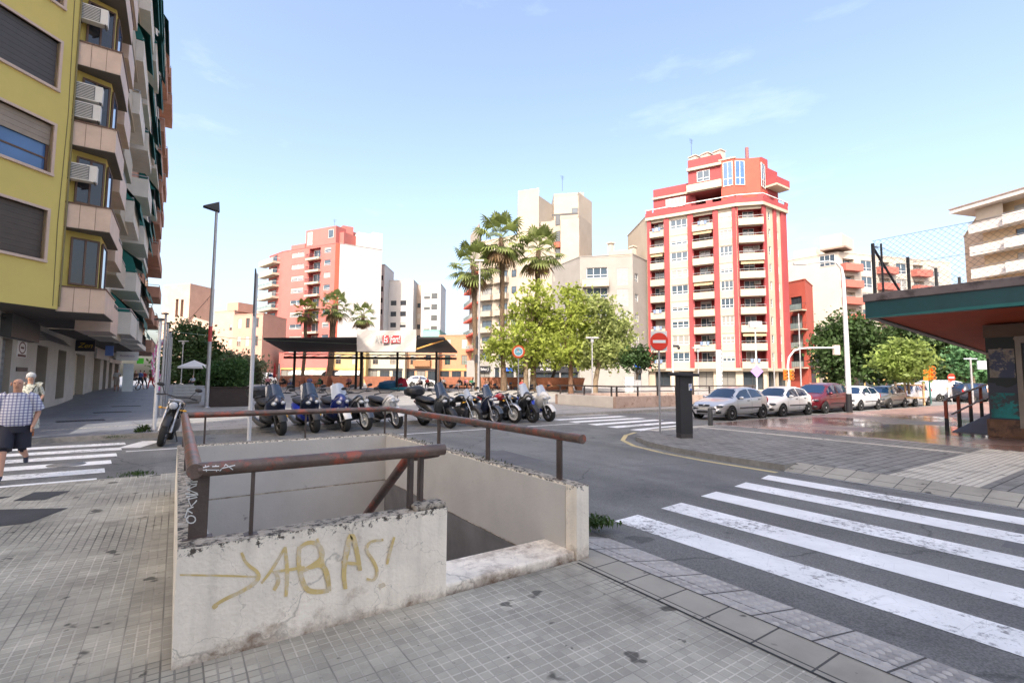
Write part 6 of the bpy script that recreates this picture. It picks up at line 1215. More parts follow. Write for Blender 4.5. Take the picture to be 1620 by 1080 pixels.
def motorcycle(label,px,py,tank,rz=0,rim=rimb,fly=None,fend=plas,hl=lampg,seatc=seatm,spokes=10,name='motorcycle',grp=GRP,roll=9):
    t = place(name,label,'motorcycle',px,py,rz,.72,R_(roll),grp); rf = .315
    wheel(t,.72,0,rf,.12,rim,spokes,'bike'); wheel(t,-.68,0,.31,.15,rim,spokes,'bike')
    mb = MB(); mb.loft([(-.22,.80,.09,.06),(-.1,.83,.14,.10),(.1,.88,.17,.13),(.28,.88,.13,.11),(.38,.86,.05,.05)],14); part('fuel_tank',mb,tank,t)
    mb = MB(); mb.loft([(-.95,.92,.05,.03),(-.8,.90,.11,.05),(-.5,.84,.14,.06),(-.25,.80,.12,.05),(-.15,.81,.08,.03)],12); part('seat',mb,seatc,t)
    mb = MB(); mb.loft([(-1.0,.84,.03,.04),(-.8,.80,.09,.07),(-.5,.72,.10,.09),(-.3,.66,.09,.09)],12); part('tail_unit',mb,tank if rim is rimw else plas,t)
    mb = MB(); mb.loft([(-.32,.42,.10,.13),(-.1,.44,.18,.2),(.15,.46,.17,.2),(.32,.42,.10,.12)],12,0,3); mb.tube([(.1,0,.5),(.22,0,.75)],.09,8); part('engine',mb,M('engine metal',(.10,.10,.105),.4,.2,6,metal=.6),t)
    mb = MB()
    for sg in (1,-1): mb.tube([(.45,0,.86),(.2,sg*.12,.62),(-.1,sg*.13,.35),(-.35,sg*.12,.45),(-.6,sg*.1,.78)],.02,6); mb.tube([(-.25,sg*.1,.38),(-.68,sg*.11,.31)],.025,6)
    part('frame',mb,plas,t)
    mb = MB()
    for sg in (1,-1): mb.tube([(.72,sg*.1,rf),(.66,sg*.1,.48)],.03,8); mb.tube([(.66,sg*.1,.48),(.42,sg*.1,1.0)],.021,8)
    mb.box(.36,.50,-.13,.13,.84,.88); mb.box(.33,.46,-.13,.13,.97,1.0); part('fork',mb,chrome if rim is rimw else alloy,t)
    mb = MB(); arcfender(mb,.72,rf+.04,.07,R_(25),R_(150)); mb.v = [(x,y,z+rf) for x,y,z in mb.v]; part('front_fender',mb,fend,t)
    mb = MB(); mb.ell((.54,0,.88),(.09,.11,.10),14,8); mb.ell((.585,0,.88),(.055,.09,.085),12,6,1); part('headlight',mb,[plas,hl],t)
    mb = MB(); mb.tube([(.15,-.1,.5),(.25,-.13,.28),(-.1,-.16,.22),(-.5,-.17,.3),(-.9,-.18,.42)],[.022,.022,.03,.05,.05],8); part('exhaust',mb,chrome if rim is rimw else plas,t)
    for sg in (1,-1): mb = MB(); mb.tube([(.5,sg*.1,.8),(.5,sg*.2,.8)],.01,5); mb.ell((.5,sg*.22,.8),(.035,.04,.025),8,5); part('indicator',mb,ambl,t)
    bars(t,.36,1.06,.37,plas,True,.2)
    if fly: screen(t,.60,.90,.28,.15,.10,fly,.5)
    mb = MB(); mb.tube([(-.1,.1,.3),(0,.24,.0)],.014,6); part('side_stand',mb,plas,t); mb = MB(); mb.box(-1.06,-1.04,-.09,.09,.55,.68); mb.tube([(-.95,0,.8),(-1.05,0,.6)],.02,5); part('number_plate',mb,platem,t); return t
navy = paint('navy paint',(.012,.02,.05),.2); bluep = paint('bright blue paint',(.01,.035,.42),.1); blackp = paint('gloss black paint',(.012,.012,.014),.1); wpnt = paint('white scooter paint',(.62,.61,.58),0); dgrey = paint('dark grey paint',(.05,.055,.062),.4)
scooter('dark blue maxi scooter with black top case, leftmost in the row',443.8,687.8,navy,blackp,plas,scr_s,.40,True,R_(8)); scooter('dark blue maxi scooter with bright blue flanks and smoked screen, second from left',497.8,683.7,navy,bluep,plas,scr_s,.44,False,R_(4)); scooter('blue maxi scooter with pale clear screen and white fender',545.6,681.7,paint('mid blue paint',(.01,.022,.15),.2),navy,wpnt,scr_c,.42,False,R_(5))
scooter('black big wheel scooter with white spoked front rim',578,680,blackp,blackp,dgrey,None,0,False,R_(14),small=True,rim=rimw,nsp=9,refl=False); scooter('small white scooter with black front at the end of the left group',627,677,wpnt,blackp,wpnt,None,0,False,R_(10),small=True,rim=alloy,nsp=8,refl=False)
scooter('dark grey maxi scooter with tall tinted screen and top case, first after the gap',710,676.6,dgrey,blackp,plas,scr_s,.46,True,R_(12),refl=False); motorcycle('black trail motorcycle with white fly screen and pale wheel rims',751,674.5,blackp,R_(12),rimw,scr_c,spokes=14)
scooter('slim dark scooter with greenish screen beside the trail motorcycle',782,671,navy,blackp,dgrey,scr_s,.34,False,R_(14),small=True,rim=alloy,nsp=9,refl=False); motorcycle('small motorcycle with red and white tank and chrome fork',812,668.5,paint('red and white tank paint',(.42,.03,.04),0),R_(16),rimw,None,spokes=14,fend=alloy)
scooter('black maxi scooter with clear screen, second from the right end',841,668,blackp,blackp,plas,scr_c,.42,False,R_(10)); scooter('white and blue maxi scooter at the right end of the row',867,666,wpnt,bluep,wpnt,scr_c,.36,False,R_(6),refl=False)
motorcycle('matt black naked motorcycle parked alone behind the railing on the left',254,705,blackp,R_(-6),rimb,None,roll=-12,spokes=6,grp=None)
# ================================================================ people
skinm = M('skin', (.50,.27,.18), .55, .06); hairg = M('grey hair', (.42,.42,.41), .7, .1, 20); haird = M('dark hair', (.03,.02,.015), .6, .1); shoed = M('dark shoes', (.02,.025,.05), .6, .1)
def base(): return dict(pel=(0,0,.95),wst=(0,0,1.08),cst=(0,.01,1.27),nck=(0,.01,1.45),hd1=(0,-.015,1.54),hd2=(0,-.01,1.63),crn=(0,.0,1.70),shL=(-.18,.01,1.40),elL=(-.235,.03,1.13),wrL=(-.24,-.03,.89),haL=(-.24,-.06,.80),shR=(.18,.01,1.40),elR=(.235,.03,1.13),wrR=(.24,-.03,.89),haR=(.24,-.06,.80),
    hpL=(-.09,0,.91),knL=(-.10,-.02,.49),anL=(-.10,.03,.09),toL=(-.11,-.13,.045),hpR=(.09,0,.91),knR=(.10,-.02,.49),anR=(.10,.03,.09),toR=(.11,-.13,.045))
RAD = dict(pel=(.155,.12),wst=(.145,.11),cst=(.165,.115),nck=(.055,.055),hd1=(.062,.072),hd2=(.078,.095),crn=(.055,.07),shL=.065,elL=.045,wrL=.029,haL=.033,hpL=.10,knL=.06,anL=.038,toL=.036)
BON = [('pel','wst','B'),('wst','cst','T'),('cst','nck','T'),('nck','hd1','S'),('hd1','hd2','H'),('hd2','crn','H'),('cst','shL','T'),('shL','elL','T'),('elL','wrL','S'),('wrL','haL','S'),('cst','shR','T'),('shR','elR','T'),('elR','wrR','S'),('wrR','haR','S'),('pel','hpL','B'),('hpL','knL','B'),('knL','anL','C'),('anL','toL','F'),('pel','hpR','B'),('hpR','knR','B'),('knR','anR','C'),('anR','toR','F')]
PC = {}
def body_mesh(key, J, belly=1., fingers=False, level=1):
    if key in PC: return PC[key]
    bm = bmesh.new(); lay = bm.verts.layers.skin.verify(); V = {}; bones = []
    for k, p in J.items():
        v = bm.verts.new(p); r = RAD.get(k) or RAD.get(k[:2]+'L'); r = r if isinstance(r, tuple) else (r, r)
        if k in ('wst','pel'): r = (r[0]*belly, r[1]*belly)
        v[lay].radius = r; V[k] = v
    V['pel'][lay].use_root = True
    for a, b, t in BON: bm.edges.new((V[a], V[b])); bones.append((Vector(J[a]), Vector(J[b]), t))
    if fingers:
        for s in 'LR':
            w, h = Vector(J['wr'+s]), Vector(J['ha'+s]); d = (h-w).normalized(); sd = Vector((0,1,0)) if abs(d.z) > .7 else Vector((0,0,1)); sd = (sd-d*sd.dot(d)).normalized(); pn = d.cross(sd)
            for i, ln in enumerate((.062,.075,.07,.055)):
                p0 = h+sd*(.026-.0175*i); p1 = p0+d*ln*.55+pn*.008; p2 = p1+d*ln*.4+pn*.022; pr = V['ha'+s]
                for p, r in ((p0,.0105),(p1,.0095),(p2,.008)): v = bm.verts.new(p); v[lay].radius = (r,r); bm.edges.new((pr,v)); pr = v
                bones.append((p0,p2,'S'))
            p0 = w.lerp(h,.45)+sd*.035; p1 = p0+sd*.018+d*.03; p2 = p1+d*.028+pn*.01; pr = V['ha'+s]
            for p, r in ((p0,.012),(p1,.0105),(p2,.009)): v = bm.verts.new(p); v[lay].radius = (r,r); bm.edges.new((pr,v)); pr = v
            bones.append((p0,p2,'S'))
    me = bpy.data.meshes.new('skeleton'); bm.to_mesh(me); bm.free(); o = bpy.data.objects.new('skeleton', me); COL.objects.link(o)
    sk = o.modifiers.new('skin','SKIN'); sk.use_smooth_shade = True; sb = o.modifiers.new('subdivision','SUBSURF'); sb.levels = level
    bpy.context.view_layer.update(); out = bpy.data.meshes.new_from_object(o.evaluated_get(bpy.context.evaluated_depsgraph_get())); bpy.data.objects.remove(o)
    out.materials.clear()
    for i in range(5): out.materials.append(skinm)
    hd = Vector(J['hd2'])
    for p in out.polygons:
        c = p.center; best = (9,'T')
        for a, b, t in bones:
            ab = b-a; u = max(0,min(1,(c-a).dot(ab)/ab.length_squared)); best = min(best,((c-a-ab*u).length,t))
        t = best[1]; p.use_smooth = True
        p.material_index = {'T':1,'B':2,'F':3,'S':0,'C':5,'H':0}[t] if t != 'C' else 4
        if t == 'H' and ((c.y-hd.y > .012 and c.z > hd.z-.06) or c.z > hd.z+.058): p.material_index = 5
    out.materials.append(skinm); PC[key] = out; return out
def person(label, pos, rz, key, J, top, bot, shoes=shoed, hair=haird, legs=None, scale=1., belly=1., fingers=False, group=None, level=1):
    t = thing('person', label, 'person', pos, rz, group); o = link('body', body_mesh(key, J, belly, fingers, level), t); o.scale = (scale,)*3
    for i, m in enumerate((skinm, top, bot, shoes, legs or skinm, hair)): o.material_slots[i].link = 'OBJECT'; o.material_slots[i].material = m
    return t
def face(t, hd):
    x, y, z = hd; dk = M('dark facial features',(.12,.05,.04),.5)
    mb = MB(); mb.ell((x,y-.105,z-.035),(.014,.022,.022),8,6); part('nose', mb, skinm, t)
    mb = MB(); mb.box(x-.026,x+.026,y-.100,y-.094,z-.083,z-.074); part('mouth', mb, dk, t)
    for s in (-1,1):
        mb = MB(); mb.ell((x+s*.084,y+.005,z-.02),(.012,.022,.034),8,6); part('ear', mb, skinm, t)
        mb = MB(); mb.ell((x+s*.032,y-.088,z-.005),(.014,.010,.008),8,5); part('eye', mb, dk, t)
def plaid():
    m = M('blue white checked shirt', (.55,.55,.62), .8, .05); t = m.node_tree; p = t.nodes['Principled BSDF']; N = t.nodes.new; L = t.links.new; tc = N('ShaderNodeTexCoord'); last = None
    col = (.62,.62,.66,1)
    for ax in (0, 2):
        sp = N('ShaderNodeSeparateXYZ'); L(tc.outputs['Object'], sp.inputs[0]); a = N('ShaderNodeMath'); a.operation = 'MULTIPLY'; a.inputs[1].default_value = 130; L(sp.outputs[ax], a.inputs[0]); s = N('ShaderNodeMath'); s.operation = 'SINE'; L(a.outputs[0], s.inputs[0])
        r = N('ShaderNodeMapRange'); r.inputs['From Min'].default_value = .1; r.inputs['From Max'].default_value = .5; r.inputs['To Max'].default_value = .62; L(s.outputs[0], r.inputs[0]); m1 = N('ShaderNodeMixRGB'); m1.inputs['Color2'].default_value = (.08,.08,.22,1); L(r.outputs[0], m1.inputs['Fac'])
        if last is None: m1.inputs['Color1'].default_value = col
        else: L(last, m1.inputs['Color1'])
        last = m1.outputs[0]
    L(last, p.inputs['Base Color']); return m
shirt = plaid(); shorts = M('dark navy shorts', (.015,.016,.028), .8, .15, 5); floral = M('floral dress cloth', (.58,.56,.46), .8, .1, 3, dirt=((.10,.12,.09),22,.5,.58)); watchm = M('black strap', (.012,.012,.014), .5)
def tubeloft(mb, rings, n=16, mi=0):
    vs = []
    for (x,y,z,rx,ry) in rings: vs += [(x+rx*math.cos(2*math.pi*j/n), y+ry*math.sin(2*math.pi*j/n), z) for j in range(n)]
    mb.add(vs, [(i*n+j,i*n+(j+1)%n,(i+1)*n+(j+1)%n,(i+1)*n+j) for i in range(len(rings)-1) for j in range(n)], mi, True)
# man walking towards the camera
J = base(); J.update(anL=(-.09,-.30,.10),knL=(-.095,-.22,.50),toL=(-.10,-.46,.05),knR=(.11,-.02,.50),anR=(.12,.33,.36),toR=(.12,.36,.22),elR=(.27,.06,1.14),wrR=(.235,-.06,.93),haR=(.215,-.11,.87),elL=(-.26,-.02,1.13),wrL=(-.26,-.14,.92))
q = at(30,8.35,ZR)
man = person('bald man in a checked blue shirt and dark shorts walking over the zebra crossing',q,.05,'man',J,shirt,shorts,shoed,hairg,None,1.0,1.12,True,level=2); face(man,J['hd2'])
mb = MB(); tubeloft(mb,[(0,.01,.90,.205,.165),(0,.0,1.0,.212,.18),(0,.0,1.12,.21,.175),(0,.01,1.26,.205,.15),(0,.01,1.36,.20,.125),(0,.01,1.42,.165,.10),(0,.01,1.465,.08,.075)],20)
for s in (-1,1): a = Vector(J['sh'+'LR'[s>0]]); b = Vector(J['el'+'LR'[s>0]]); mb.tube([a+Vector((-s*.05,0,.0)),a+Vector((s*.01,0,-.02)),a.lerp(b,.5),a.lerp(b,.9)],[.085,.085,.088,.092],12)
mb.add([(-.06,-.085,1.46),(0,-.125,1.39),(-.01,-.10,1.47)],[(0,1,2)]); mb.add([(.06,-.085,1.46),(0,-.125,1.39),(.01,-.10,1.47)],[(0,1,2)])
part('shirt',mb,shirt,man); mb = MB(); tubeloft(mb,[(0,0,.80,.205,.165),(0,0,.88,.2,.16),(0,0,.97,.195,.155)],20)
for s in 'LR': h = Vector(J['hp'+s]); k = Vector(J['kn'+s]); mb.tube([h+Vector((0,0,.0)),h.lerp(k,.4),h.lerp(k,.93)],[.125,.12,.115],14)
part('shorts',mb,shorts,man)
# woman in a long floral dress
J = base(); J.update(elR=(.26,.05,1.14),wrR=(.20,-.13,.98),haR=(.14,-.19,.95),knL=(-.08,-.16,.5),anL=(-.07,-.22,.10),toL=(-.07,-.38,.05),anR=(.10,.12,.16),toR=(.11,.02,.06))
wo = person('grey haired woman in a long floral dress with a black shoulder strap behind the man',at(49,12.6,.02),.1,'woman',J,floral,floral,M('orange sandals',(.5,.16,.05),.6),hairg,skinm,.965,.95,True,level=2); wo.children[0].location = (0,0,0); face(wo,[c*.965 for c in J['hd2']])
mb = MB(); S_ = .965; tubeloft(mb,[(x*S_,y*S_,z*S_,rx*S_,ry*S_) for x,y,z,rx,ry in [(0,-.03,.28,.24,.22),(0,-.02,.5,.225,.20),(0,0,.8,.205,.165),(0,0,.93,.195,.145),(0,0,1.08,.16,.125),(0,.01,1.24,.175,.135),(0,.01,1.36,.165,.11),(0,.01,1.41,.13,.085)]],20)
for s in (-1,1): mb.tube([(s*.11,.0,1.35),(s*.15,.01,1.37),(s*.2,.015,1.345)],[.075,.08,.085],12)
part('dress',mb,floral,wo); mb = MB(); mb.tube([(.13,-.02,1.40),(.06,-.135,1.22),(-.06,-.15,1.02),(-.19,-.06,.9)],.012,6); mb.ell((-.24,.04,.86),(.06,.12,.13),12,8); part('shoulder_bag',mb,watchm,wo); mb = MB(); mb.tube([(.205,-.115,.955),(.19,-.135,.945)],.034,10); part('wristwatch',mb,watchm,wo)
mb = MB(); mb.ell((0,.015,1.595),(.098,.11,.10),14,8); part('hair',mb,hairg,wo)
# small figures
cl = lambda n,c: M(n,c,.8,.1,4)
blkc,whc_,bluc,pinkc,redc,grec,brnc = cl('black cloth',(.02,.02,.022)),cl('white cloth',(.62,.60,.58)),cl('blue cloth',(.09,.14,.3)),cl('pink cloth',(.55,.22,.25)),cl('red cloth top',(.45,.04,.04)),cl('green cloth',(.03,.16,.08)),cl('brown cloth',(.16,.09,.06))
JS = base(); JS.update(elR=(.22,-.02,1.15),wrR=(.12,-.22,1.2),haR=(.08,-.27,1.24)); JW = base(); JW.update(knL=(-.1,-.2,.52),anL=(-.1,-.26,.1),toL=(-.1,-.42,.05),knR=(.1,.02,.5),anR=(.1,.3,.2),toR=(.1,.22,.08))
JT = base(); 
for k, p in list(JT.items()): JT[k] = (p[0],p[1]+(.03 if p[2]>1.0 else 0),p[2]-.45)
JT.update(knL=(-.13,-.44,.50),anL=(-.13,-.42,.09),toL=(-.13,-.57,.045),knR=(.13,-.44,.50),anR=(.13,-.40,.09),toR=(.13,-.55,.045),hpL=(-.09,-.02,.48),hpR=(.09,-.02,.48),elL=(-.25,-.06,.72),wrL=(-.16,-.3,.62),haL=(-.13,-.37,.60),elR=(.25,-.06,.72),wrR=(.16,-.3,.62),haR=(.13,-.37,.6))
def g_(px,d): q = at(px,d); return Vector((q.x,q.y,.02+gz(q.y)))
def small(px,d,rz,key,J,top,bot,legs,label,grp=None,hair=haird,sc=1.,dz=0): q = g_(px,d); q.z += dz; return person(label,q,CAMZ+rz,key,J,top,bot,shoed,hair,legs,sc,1.,False,grp)
small(185.5,38,.6,'stand',JS,whc_,cl('cream skirt',(.5,.42,.36)),skinm,'woman in white standing in a shop doorway on the left pavement')
small(222,43,math.pi,'walk',JW,bluc,shorts,skinm,'person in a blue shirt walking away along the left pavement'); small(240,44,0,'walk',JW,brnc,redc,redc,'person in brown and red beside the ribboned pole'); small(228,46,math.pi,'walk',JW,redc,blkc,blkc,'person in red farther up the left pavement')
# cyclist
q = g_(214,41); t = person('cyclist in a brown top riding along the left pavement',q+Vector((0,0,.42)),CAMZ,'sit',JT,brnc,blkc,shoed,haird,blkc); b = thing('bicycle','dark bicycle under the rider on the left pavement','bicycle',q,CAMZ)
for y in (-.75,.35): mb = MB(); mb.lathe([(.31,-.02),(.34,-.02),(.34,.02),(.31,.02),(.31,-.02)],20,(0,0,0),'X'); mb.v = [(x,yy+y,z+.34) for x,yy,z in mb.v]; part('wheel',mb,tyre,b)
mb = MB(); mb.tube([(0,-.75,.34),(0,-.6,.95)],.02,6); mb.tube([(0,-.62,.8),(0,-.15,.3),(0,.35,.34),(0,.1,.8),(0,-.6,.82)],.018,6); mb.tube([(-.28,-.55,1.0),(0,-.6,.96),(.28,-.55,1.0)],.014,6); mb.ell((0,.12,.86),(.08,.14,.04),8,6); part('frame',mb,blkc,b)
# seated people on the planter benches and terrace
for i,(px,d,top,bot,lb) in enumerate(((664,54,whc_,brnc,'person in white seated left of the dark windscreen on the plaza bench'),(676,54.5,redc,blkc,'person in red seated behind the gap between the scooter groups'),(702,54.5,whc_,blkc,'person in white leaning forward on the plaza bench'),(727,53.6,blkc,whc_,'person in black top seated right of the canopy posts'),(737,53.8,pinkc,blkc,'person in pink seated near the tall lamp mast'),(746,53.4,grec,blkc,'person in green top seated just left of the mast'),(770,52.6,brnc,bluc,'person in brown seated alone right of the mast'),(826,52,redc,blkc,'person in red seated behind the round sign post'),
    (424,52,pinkc,blkc,'person in pink at the left end of the terrace'),(448,53,blkc,blkc,'person in black at a terrace table'),(461,53,whc_,bluc,'person in white at a terrace table'),(490,53,cl('violet cloth',(.35,.3,.55)),bluc,'person in violet at the terrace under the canopy'),(506,53,grec,grec,'person in green at the terrace under the canopy'),(552,53,pinkc,blkc,'person in pink near the middle canopy posts'))):
    small(px,d,(i%3-1)*.5,'sit',JT,top,bot,bot,lb,'people seated on the plaza')
    if i >= 0:
        q = g_(px,d); c = thing('chair','dark chair under '+lb.replace('on the plaza bench','').replace('at the terrace under the canopy','under the canopy'),'chair',q,CAMZ+(i%3-1)*.5,'plaza chairs'); mb = MB(); mb.box(-.22,.22,-.22,.24,.39,.43); part('seat',mb,plas,c); mb = MB(); mb.box(-.22,.22,.24,.28,.43,.85); part('backrest',mb,plas,c)
        for sx in (-.2,.18):
            for sy in (-.2,.24): mb = MB(); mb.box(sx,sx+.03,sy,sy+.03,0,.39); part('leg',mb,plas,c)
for i,(px,d) in enumerate(((414,51),(436,52),(455,51.5),(474,52),(497,51.8))):
    t = thing('cafe_table','small dark round cafe table, number %s of the terrace from the left'%['one','two','three','four','five'][i],'table',g_(px,d),0,'cafe tables'); t['label'] = ['dark cafe table at the left end of the terrace','dark cafe table between the people in pink and black','dark cafe table between the people in black and white','dark cafe table right of the person in white','dark cafe table by the person in green'][i]
    mb = MB(); mb.lathe([(.001,.70),(.36,.70),(.36,.73),(.001,.73)],16); part('table_top',mb,plas,t); mb = MB(); pole(mb,0,0,0,.7,.03); mb.lathe([(.24,0),(.22,.03),(.03,.05)],12); part('leg',mb,plas,t)
t = thing('parasol','closed white parasol on the left terrace','parasol',g_(441,51),0); mb = MB(); pole(mb,0,0,0,2.5,.03); part('pole',mb,whp,t); mb = MB(); mb.lathe([(.03,2.6),(.09,2.3),(.15,1.2),(.12,.95),(.03,.95)],10); part('canopy',mb,awn,t)
t = thing('parasol','closed red parasol on the left terrace','parasol',g_(434,52.5),0); mb = MB(); pole(mb,0,0,0,2.5,.03); part('pole',mb,whp,t); mb = MB(); mb.lathe([(.03,2.7),(.09,2.4),(.15,1.3),(.12,1.05),(.03,1.05)],10); part('canopy',mb,redc,t)
q = at(1566,36); person('person in white walking behind the ramp railing beside the kiosk column',(q.x,q.y,0),CAMZ,'walk',JW,whc_,brnc,shoed,haird,skinm); q = at(1501,40); person('person in white beside the parked van',(q.x,q.y,0),CAMZ,'stand',JS,whc_,whc_,shoed,haird,whc_)
q = at(305,50); person('person in pale blue seated on the farthest stone benches',(q.x,q.y,.42),CAMZ,'sit',JT,cl('pale blue cloth',(.45,.5,.58)),blkc,shoed,haird,blkc)
# ================================================================ vegetation
def leafm(name, c, tr=.3, v=.55): return M(name, c, .55, v, .9, trans=tr, spec=.3)
lm_plane = leafm('bright plane leaves',(.32,.38,.075),.5); lm_plane2 = leafm('pale plane leaves',(.30,.35,.12),.48); lm_dark = leafm('dark ficus leaves',(.04,.075,.02),.25); lm_dark2 = leafm('deep green leaves',(.035,.07,.02),.25); lm_light = leafm('light green leaves',(.26,.34,.09),.48); lm_green = leafm('fresh green leaves',(.11,.24,.10),.4); lm_hedge = leafm('hedge leaves',(.06,.12,.035),.3); lm_palm = leafm('palm fronds',(.19,.23,.07),.35); lm_palm2 = leafm('sunlit yellow palm fronds',(.20,.20,.035),.4); lm_dry = leafm('dry palm skirt',(.16,.10,.05),.1); lm_weed = leafm('weed leaves',(.05,.09,.02),.25)
bark = M('plane bark',(.20,.15,.10),.9,.35,3,.5); barkd = M('dark bark',(.06,.045,.035),.9,.3,4,.5); barkp = M('palm trunk bark',(.12,.08,.05),.95,.35,6,.7); barkr = M('reddish bark',(.14,.075,.045),.9,.3,4,.5)
def leafcloud(name, blobs, ncl, per, size, mat, parent, seed, spread=.42, long=1.5, inner=.35):
    r = np.random.default_rng(seed); B = np.array([[*b[:3], *(b[3:] if len(b)==6 else (b[3],)*3)] for b in blobs],float); wgt = (B[:,3]*B[:,4]*B[:,5])**(2/3); idx = r.choice(len(B),ncl,p=wgt/wgt.sum())
    d = r.normal(size=(ncl,3)); d /= np.linalg.norm(d,axis=1)[:,None]; rad = inner+(1-inner)*r.random(ncl)**.45
    C = B[idx,:3]+d*B[idx,3:]*rad[:,None]; sp = spread*r.uniform(.5,1.7,ncl)
    P = np.repeat(C,per,0)+r.normal(size=(ncl*per,3))*np.repeat(sp,per)[:,None]*np.array([1,1,.75]); n = len(P)
    nr = r.normal(size=(n,3))+np.array([0,0,.5]); nr /= np.linalg.norm(nr,axis=1)[:,None]; a = np.cross(nr,r.normal(size=(n,3))); a /= np.linalg.norm(a,axis=1)[:,None]; b = np.cross(nr,a); s = (size*r.uniform(.55,1.4,n))[:,None]
    v = np.stack([P-a*s*long/2,P+b*s*.42,P+a*s*long/2,P-b*s*.42],1).reshape(-1,3)
    me = bpy.data.meshes.new(name); me.vertices.add(len(v)); me.vertices.foreach_set('co',v.astype(np.float32).ravel()); me.loops.add(4*n); me.loops.foreach_set('vertex_index',np.arange(4*n,dtype=np.int32)); me.polygons.add(n); me.polygons.foreach_set('loop_start',np.arange(0,4*n,4,dtype=np.int32)); me.polygons.foreach_set('loop_total',np.full(n,4,dtype=np.int32)); me.materials.append(mat); me.update(calc_edges=True); me.validate()
    return link(name,me,parent)
def tree(label, base_, blobs, mat, bk, r0, ncl, per, size, seed, name='broadleaf_tree', grp=None, lean=0, spread=.42):
    # blobs in world space
    t = thing(name,label,'tree',base_,0,grp); o = Vector(base_); r = random.Random(seed); L_ = [tuple(Vector(b[:3])-o)+tuple(b[3:]) for b in blobs]
    cz = sum(b[2] for b in L_)/len(L_); cx_ = sum(b[0] for b in L_)/len(L_); cy_ = sum(b[1] for b in L_)/len(L_); fk = Vector((cx_*.35,cy_*.35,max(1.2,cz*.55))); mb = MB()
    mb.tube([(0,0,-.05),(fk.x*.2+r.uniform(-.08,.08),fk.y*.2,fk.z*.4),fk],[r0*1.25,r0,r0*.8],10)
    for b in L_:
        e = Vector(b[:3])+Vector((0,0,b[3]*.3)); m = fk.lerp(e,.5)+Vector((r.uniform(-.3,.3),r.uniform(-.3,.3),r.uniform(0,.3))); mb.tube([fk-Vector((0,0,.1)),m,e],[r0*.55,r0*.32,r0*.08],6)
        for k in range(3): q = Vector((r.gauss(0,1),r.gauss(0,1),r.gauss(.4,.6))).normalized()*b[3]*.8; mb.tube([m,m.lerp(e+q,.6)+Vector((0,0,.1)),e+q],[r0*.25,r0*.15,.015],5)
    part('trunk',mb,bk,t); leafcloud('crown',L_,ncl,per,size,mat,t,seed,spread); return t
def bl(lst, d, seed=1, dj=1.2):
    r = random.Random(seed); o = []
    for px,py,rp in lst: dd = d+r.uniform(-dj,dj); q = at(px,dd); o.append((q.x,q.y,zat(px,py,dd),rp*d/775*.9))
    return o
def gp(px,d): q = at(px,d); return (q.x,q.y,.02+gz(q.y))
PL = 'plane trees on the plaza'
tree('bright yellow green plane tree, leftmost of the group beside the round sign',gp(832,52),bl([(846,470,26),(830,500,32),(858,505,26),(800,535,32),(845,540,34),(785,560,26),(822,565,30),(868,545,24)],52,1),lm_plane,bark,.28,205,30,.28,11,grp=PL)
tree('plane tree with leaning trunk in the middle of the bright green group',(gp(903,50)),bl([(905,470,24),(890,505,30),(925,495,28),(895,545,30),(922,545,30),(880,565,22)],50,2),lm_plane,barkr,.24,170,30,.28,12,grp=PL)
tree('pale plane tree at the right of the bright green group by the T shaped lamp',gp(941,49),bl([(945,490,26),(970,505,27),(955,535,30),(985,530,25),(935,560,24),(975,562,24)],49,3),lm_plane2,bark,.26,185,30,.28,13,grp=PL)
tree('small dark green tree before the blue bank front',gp(1008,47),bl([(1008,562,15),(995,572,12),(1020,570,12)],47,4,.5),lm_dark2,barkd,.12,90,26,.22,14,spread=.3)
tree('dark green undergrowth tree between the plane trunks',gp(870,57),bl([(845,560,20),(905,560,20),(880,520,22),(960,560,18)],57,5),lm_dark2,barkd,.2,160,26,.32,15)
# palms
def palm(label, pxb, pxt, ytop, d, rc, seed, lm=lm_palm, r0=.32, nf=34, grp='palms on the plaza'):
    b = Vector(gp(pxb,d)); q = at(pxt,d); top = Vector((q.x,q.y,zat(pxt,ytop,d))); t = thing('palm_tree',label,'palm',b,0,grp); r = random.Random(seed); h = top-b; mb = MB(); k = 22
    for i in range(k+1): pass
    pts = [h*(i/k)+Vector((math.sin(i*.35+seed)*.06,0,0)) for i in range(k+1)]; mb.tube(pts,[r0*(1.25-.5*min(1,i/4)+.05*(i%2)) if i<4 else r0*(.8+.06*(i%2)) for i in range(k+1)],10,smooth=False); part('trunk',mb,barkp,t)
    mb = MB(); dr = MB()
    for i in range(nf):
        u = (i+.5)/nf; el = R_(78-150*u+r.uniform(-8,8)); az = i*2.39996+r.uniform(-.2,.2); D = Vector((math.cos(az)*math.cos(el),math.sin(az)*math.cos(el),math.sin(el))); Lp = rc*r.uniform(.5,.62); sag = Vector((0,0,-rc*.16*(1-abs(math.sin(el)))))
        p0 = h+D*.1; p1 = h+D*Lp+sag*.5; m = dr if u > .86 else mb; m.tube([p0,p0.lerp(p1,.5)-sag*.15,p1],.025,4,1)
        sd = D.cross(Vector((0,0,1))); sd = sd.normalized() if sd.length > .05 else Vector((1,0,0)); nb = 13; fl = rc*r.uniform(.42,.55); up = sd.cross(D)
        for j in range(nb):
            a = (j-(nb-1)/2)/(nb/2)*1.75; dd = D*math.cos(a)+sd*math.sin(a)+up*(.18-.25*abs(a)*.4); w = dd.cross(up).normalized()*rc*.035; ln = fl*(1-.18*abs(a)); tip = p1+dd*ln+Vector((0,0,-ln*(.28+.18*abs(a)))); mid = p1+dd*ln*.6+Vector((0,0,-ln*.06))
            m.add([p1,mid+w,tip,mid-w],[(0,1,2,3)])
    part('fronds',mb,[lm,lm],t); part('dry_skirt',dr,[lm_dry,lm_dry],t) if dr.f else None; return t
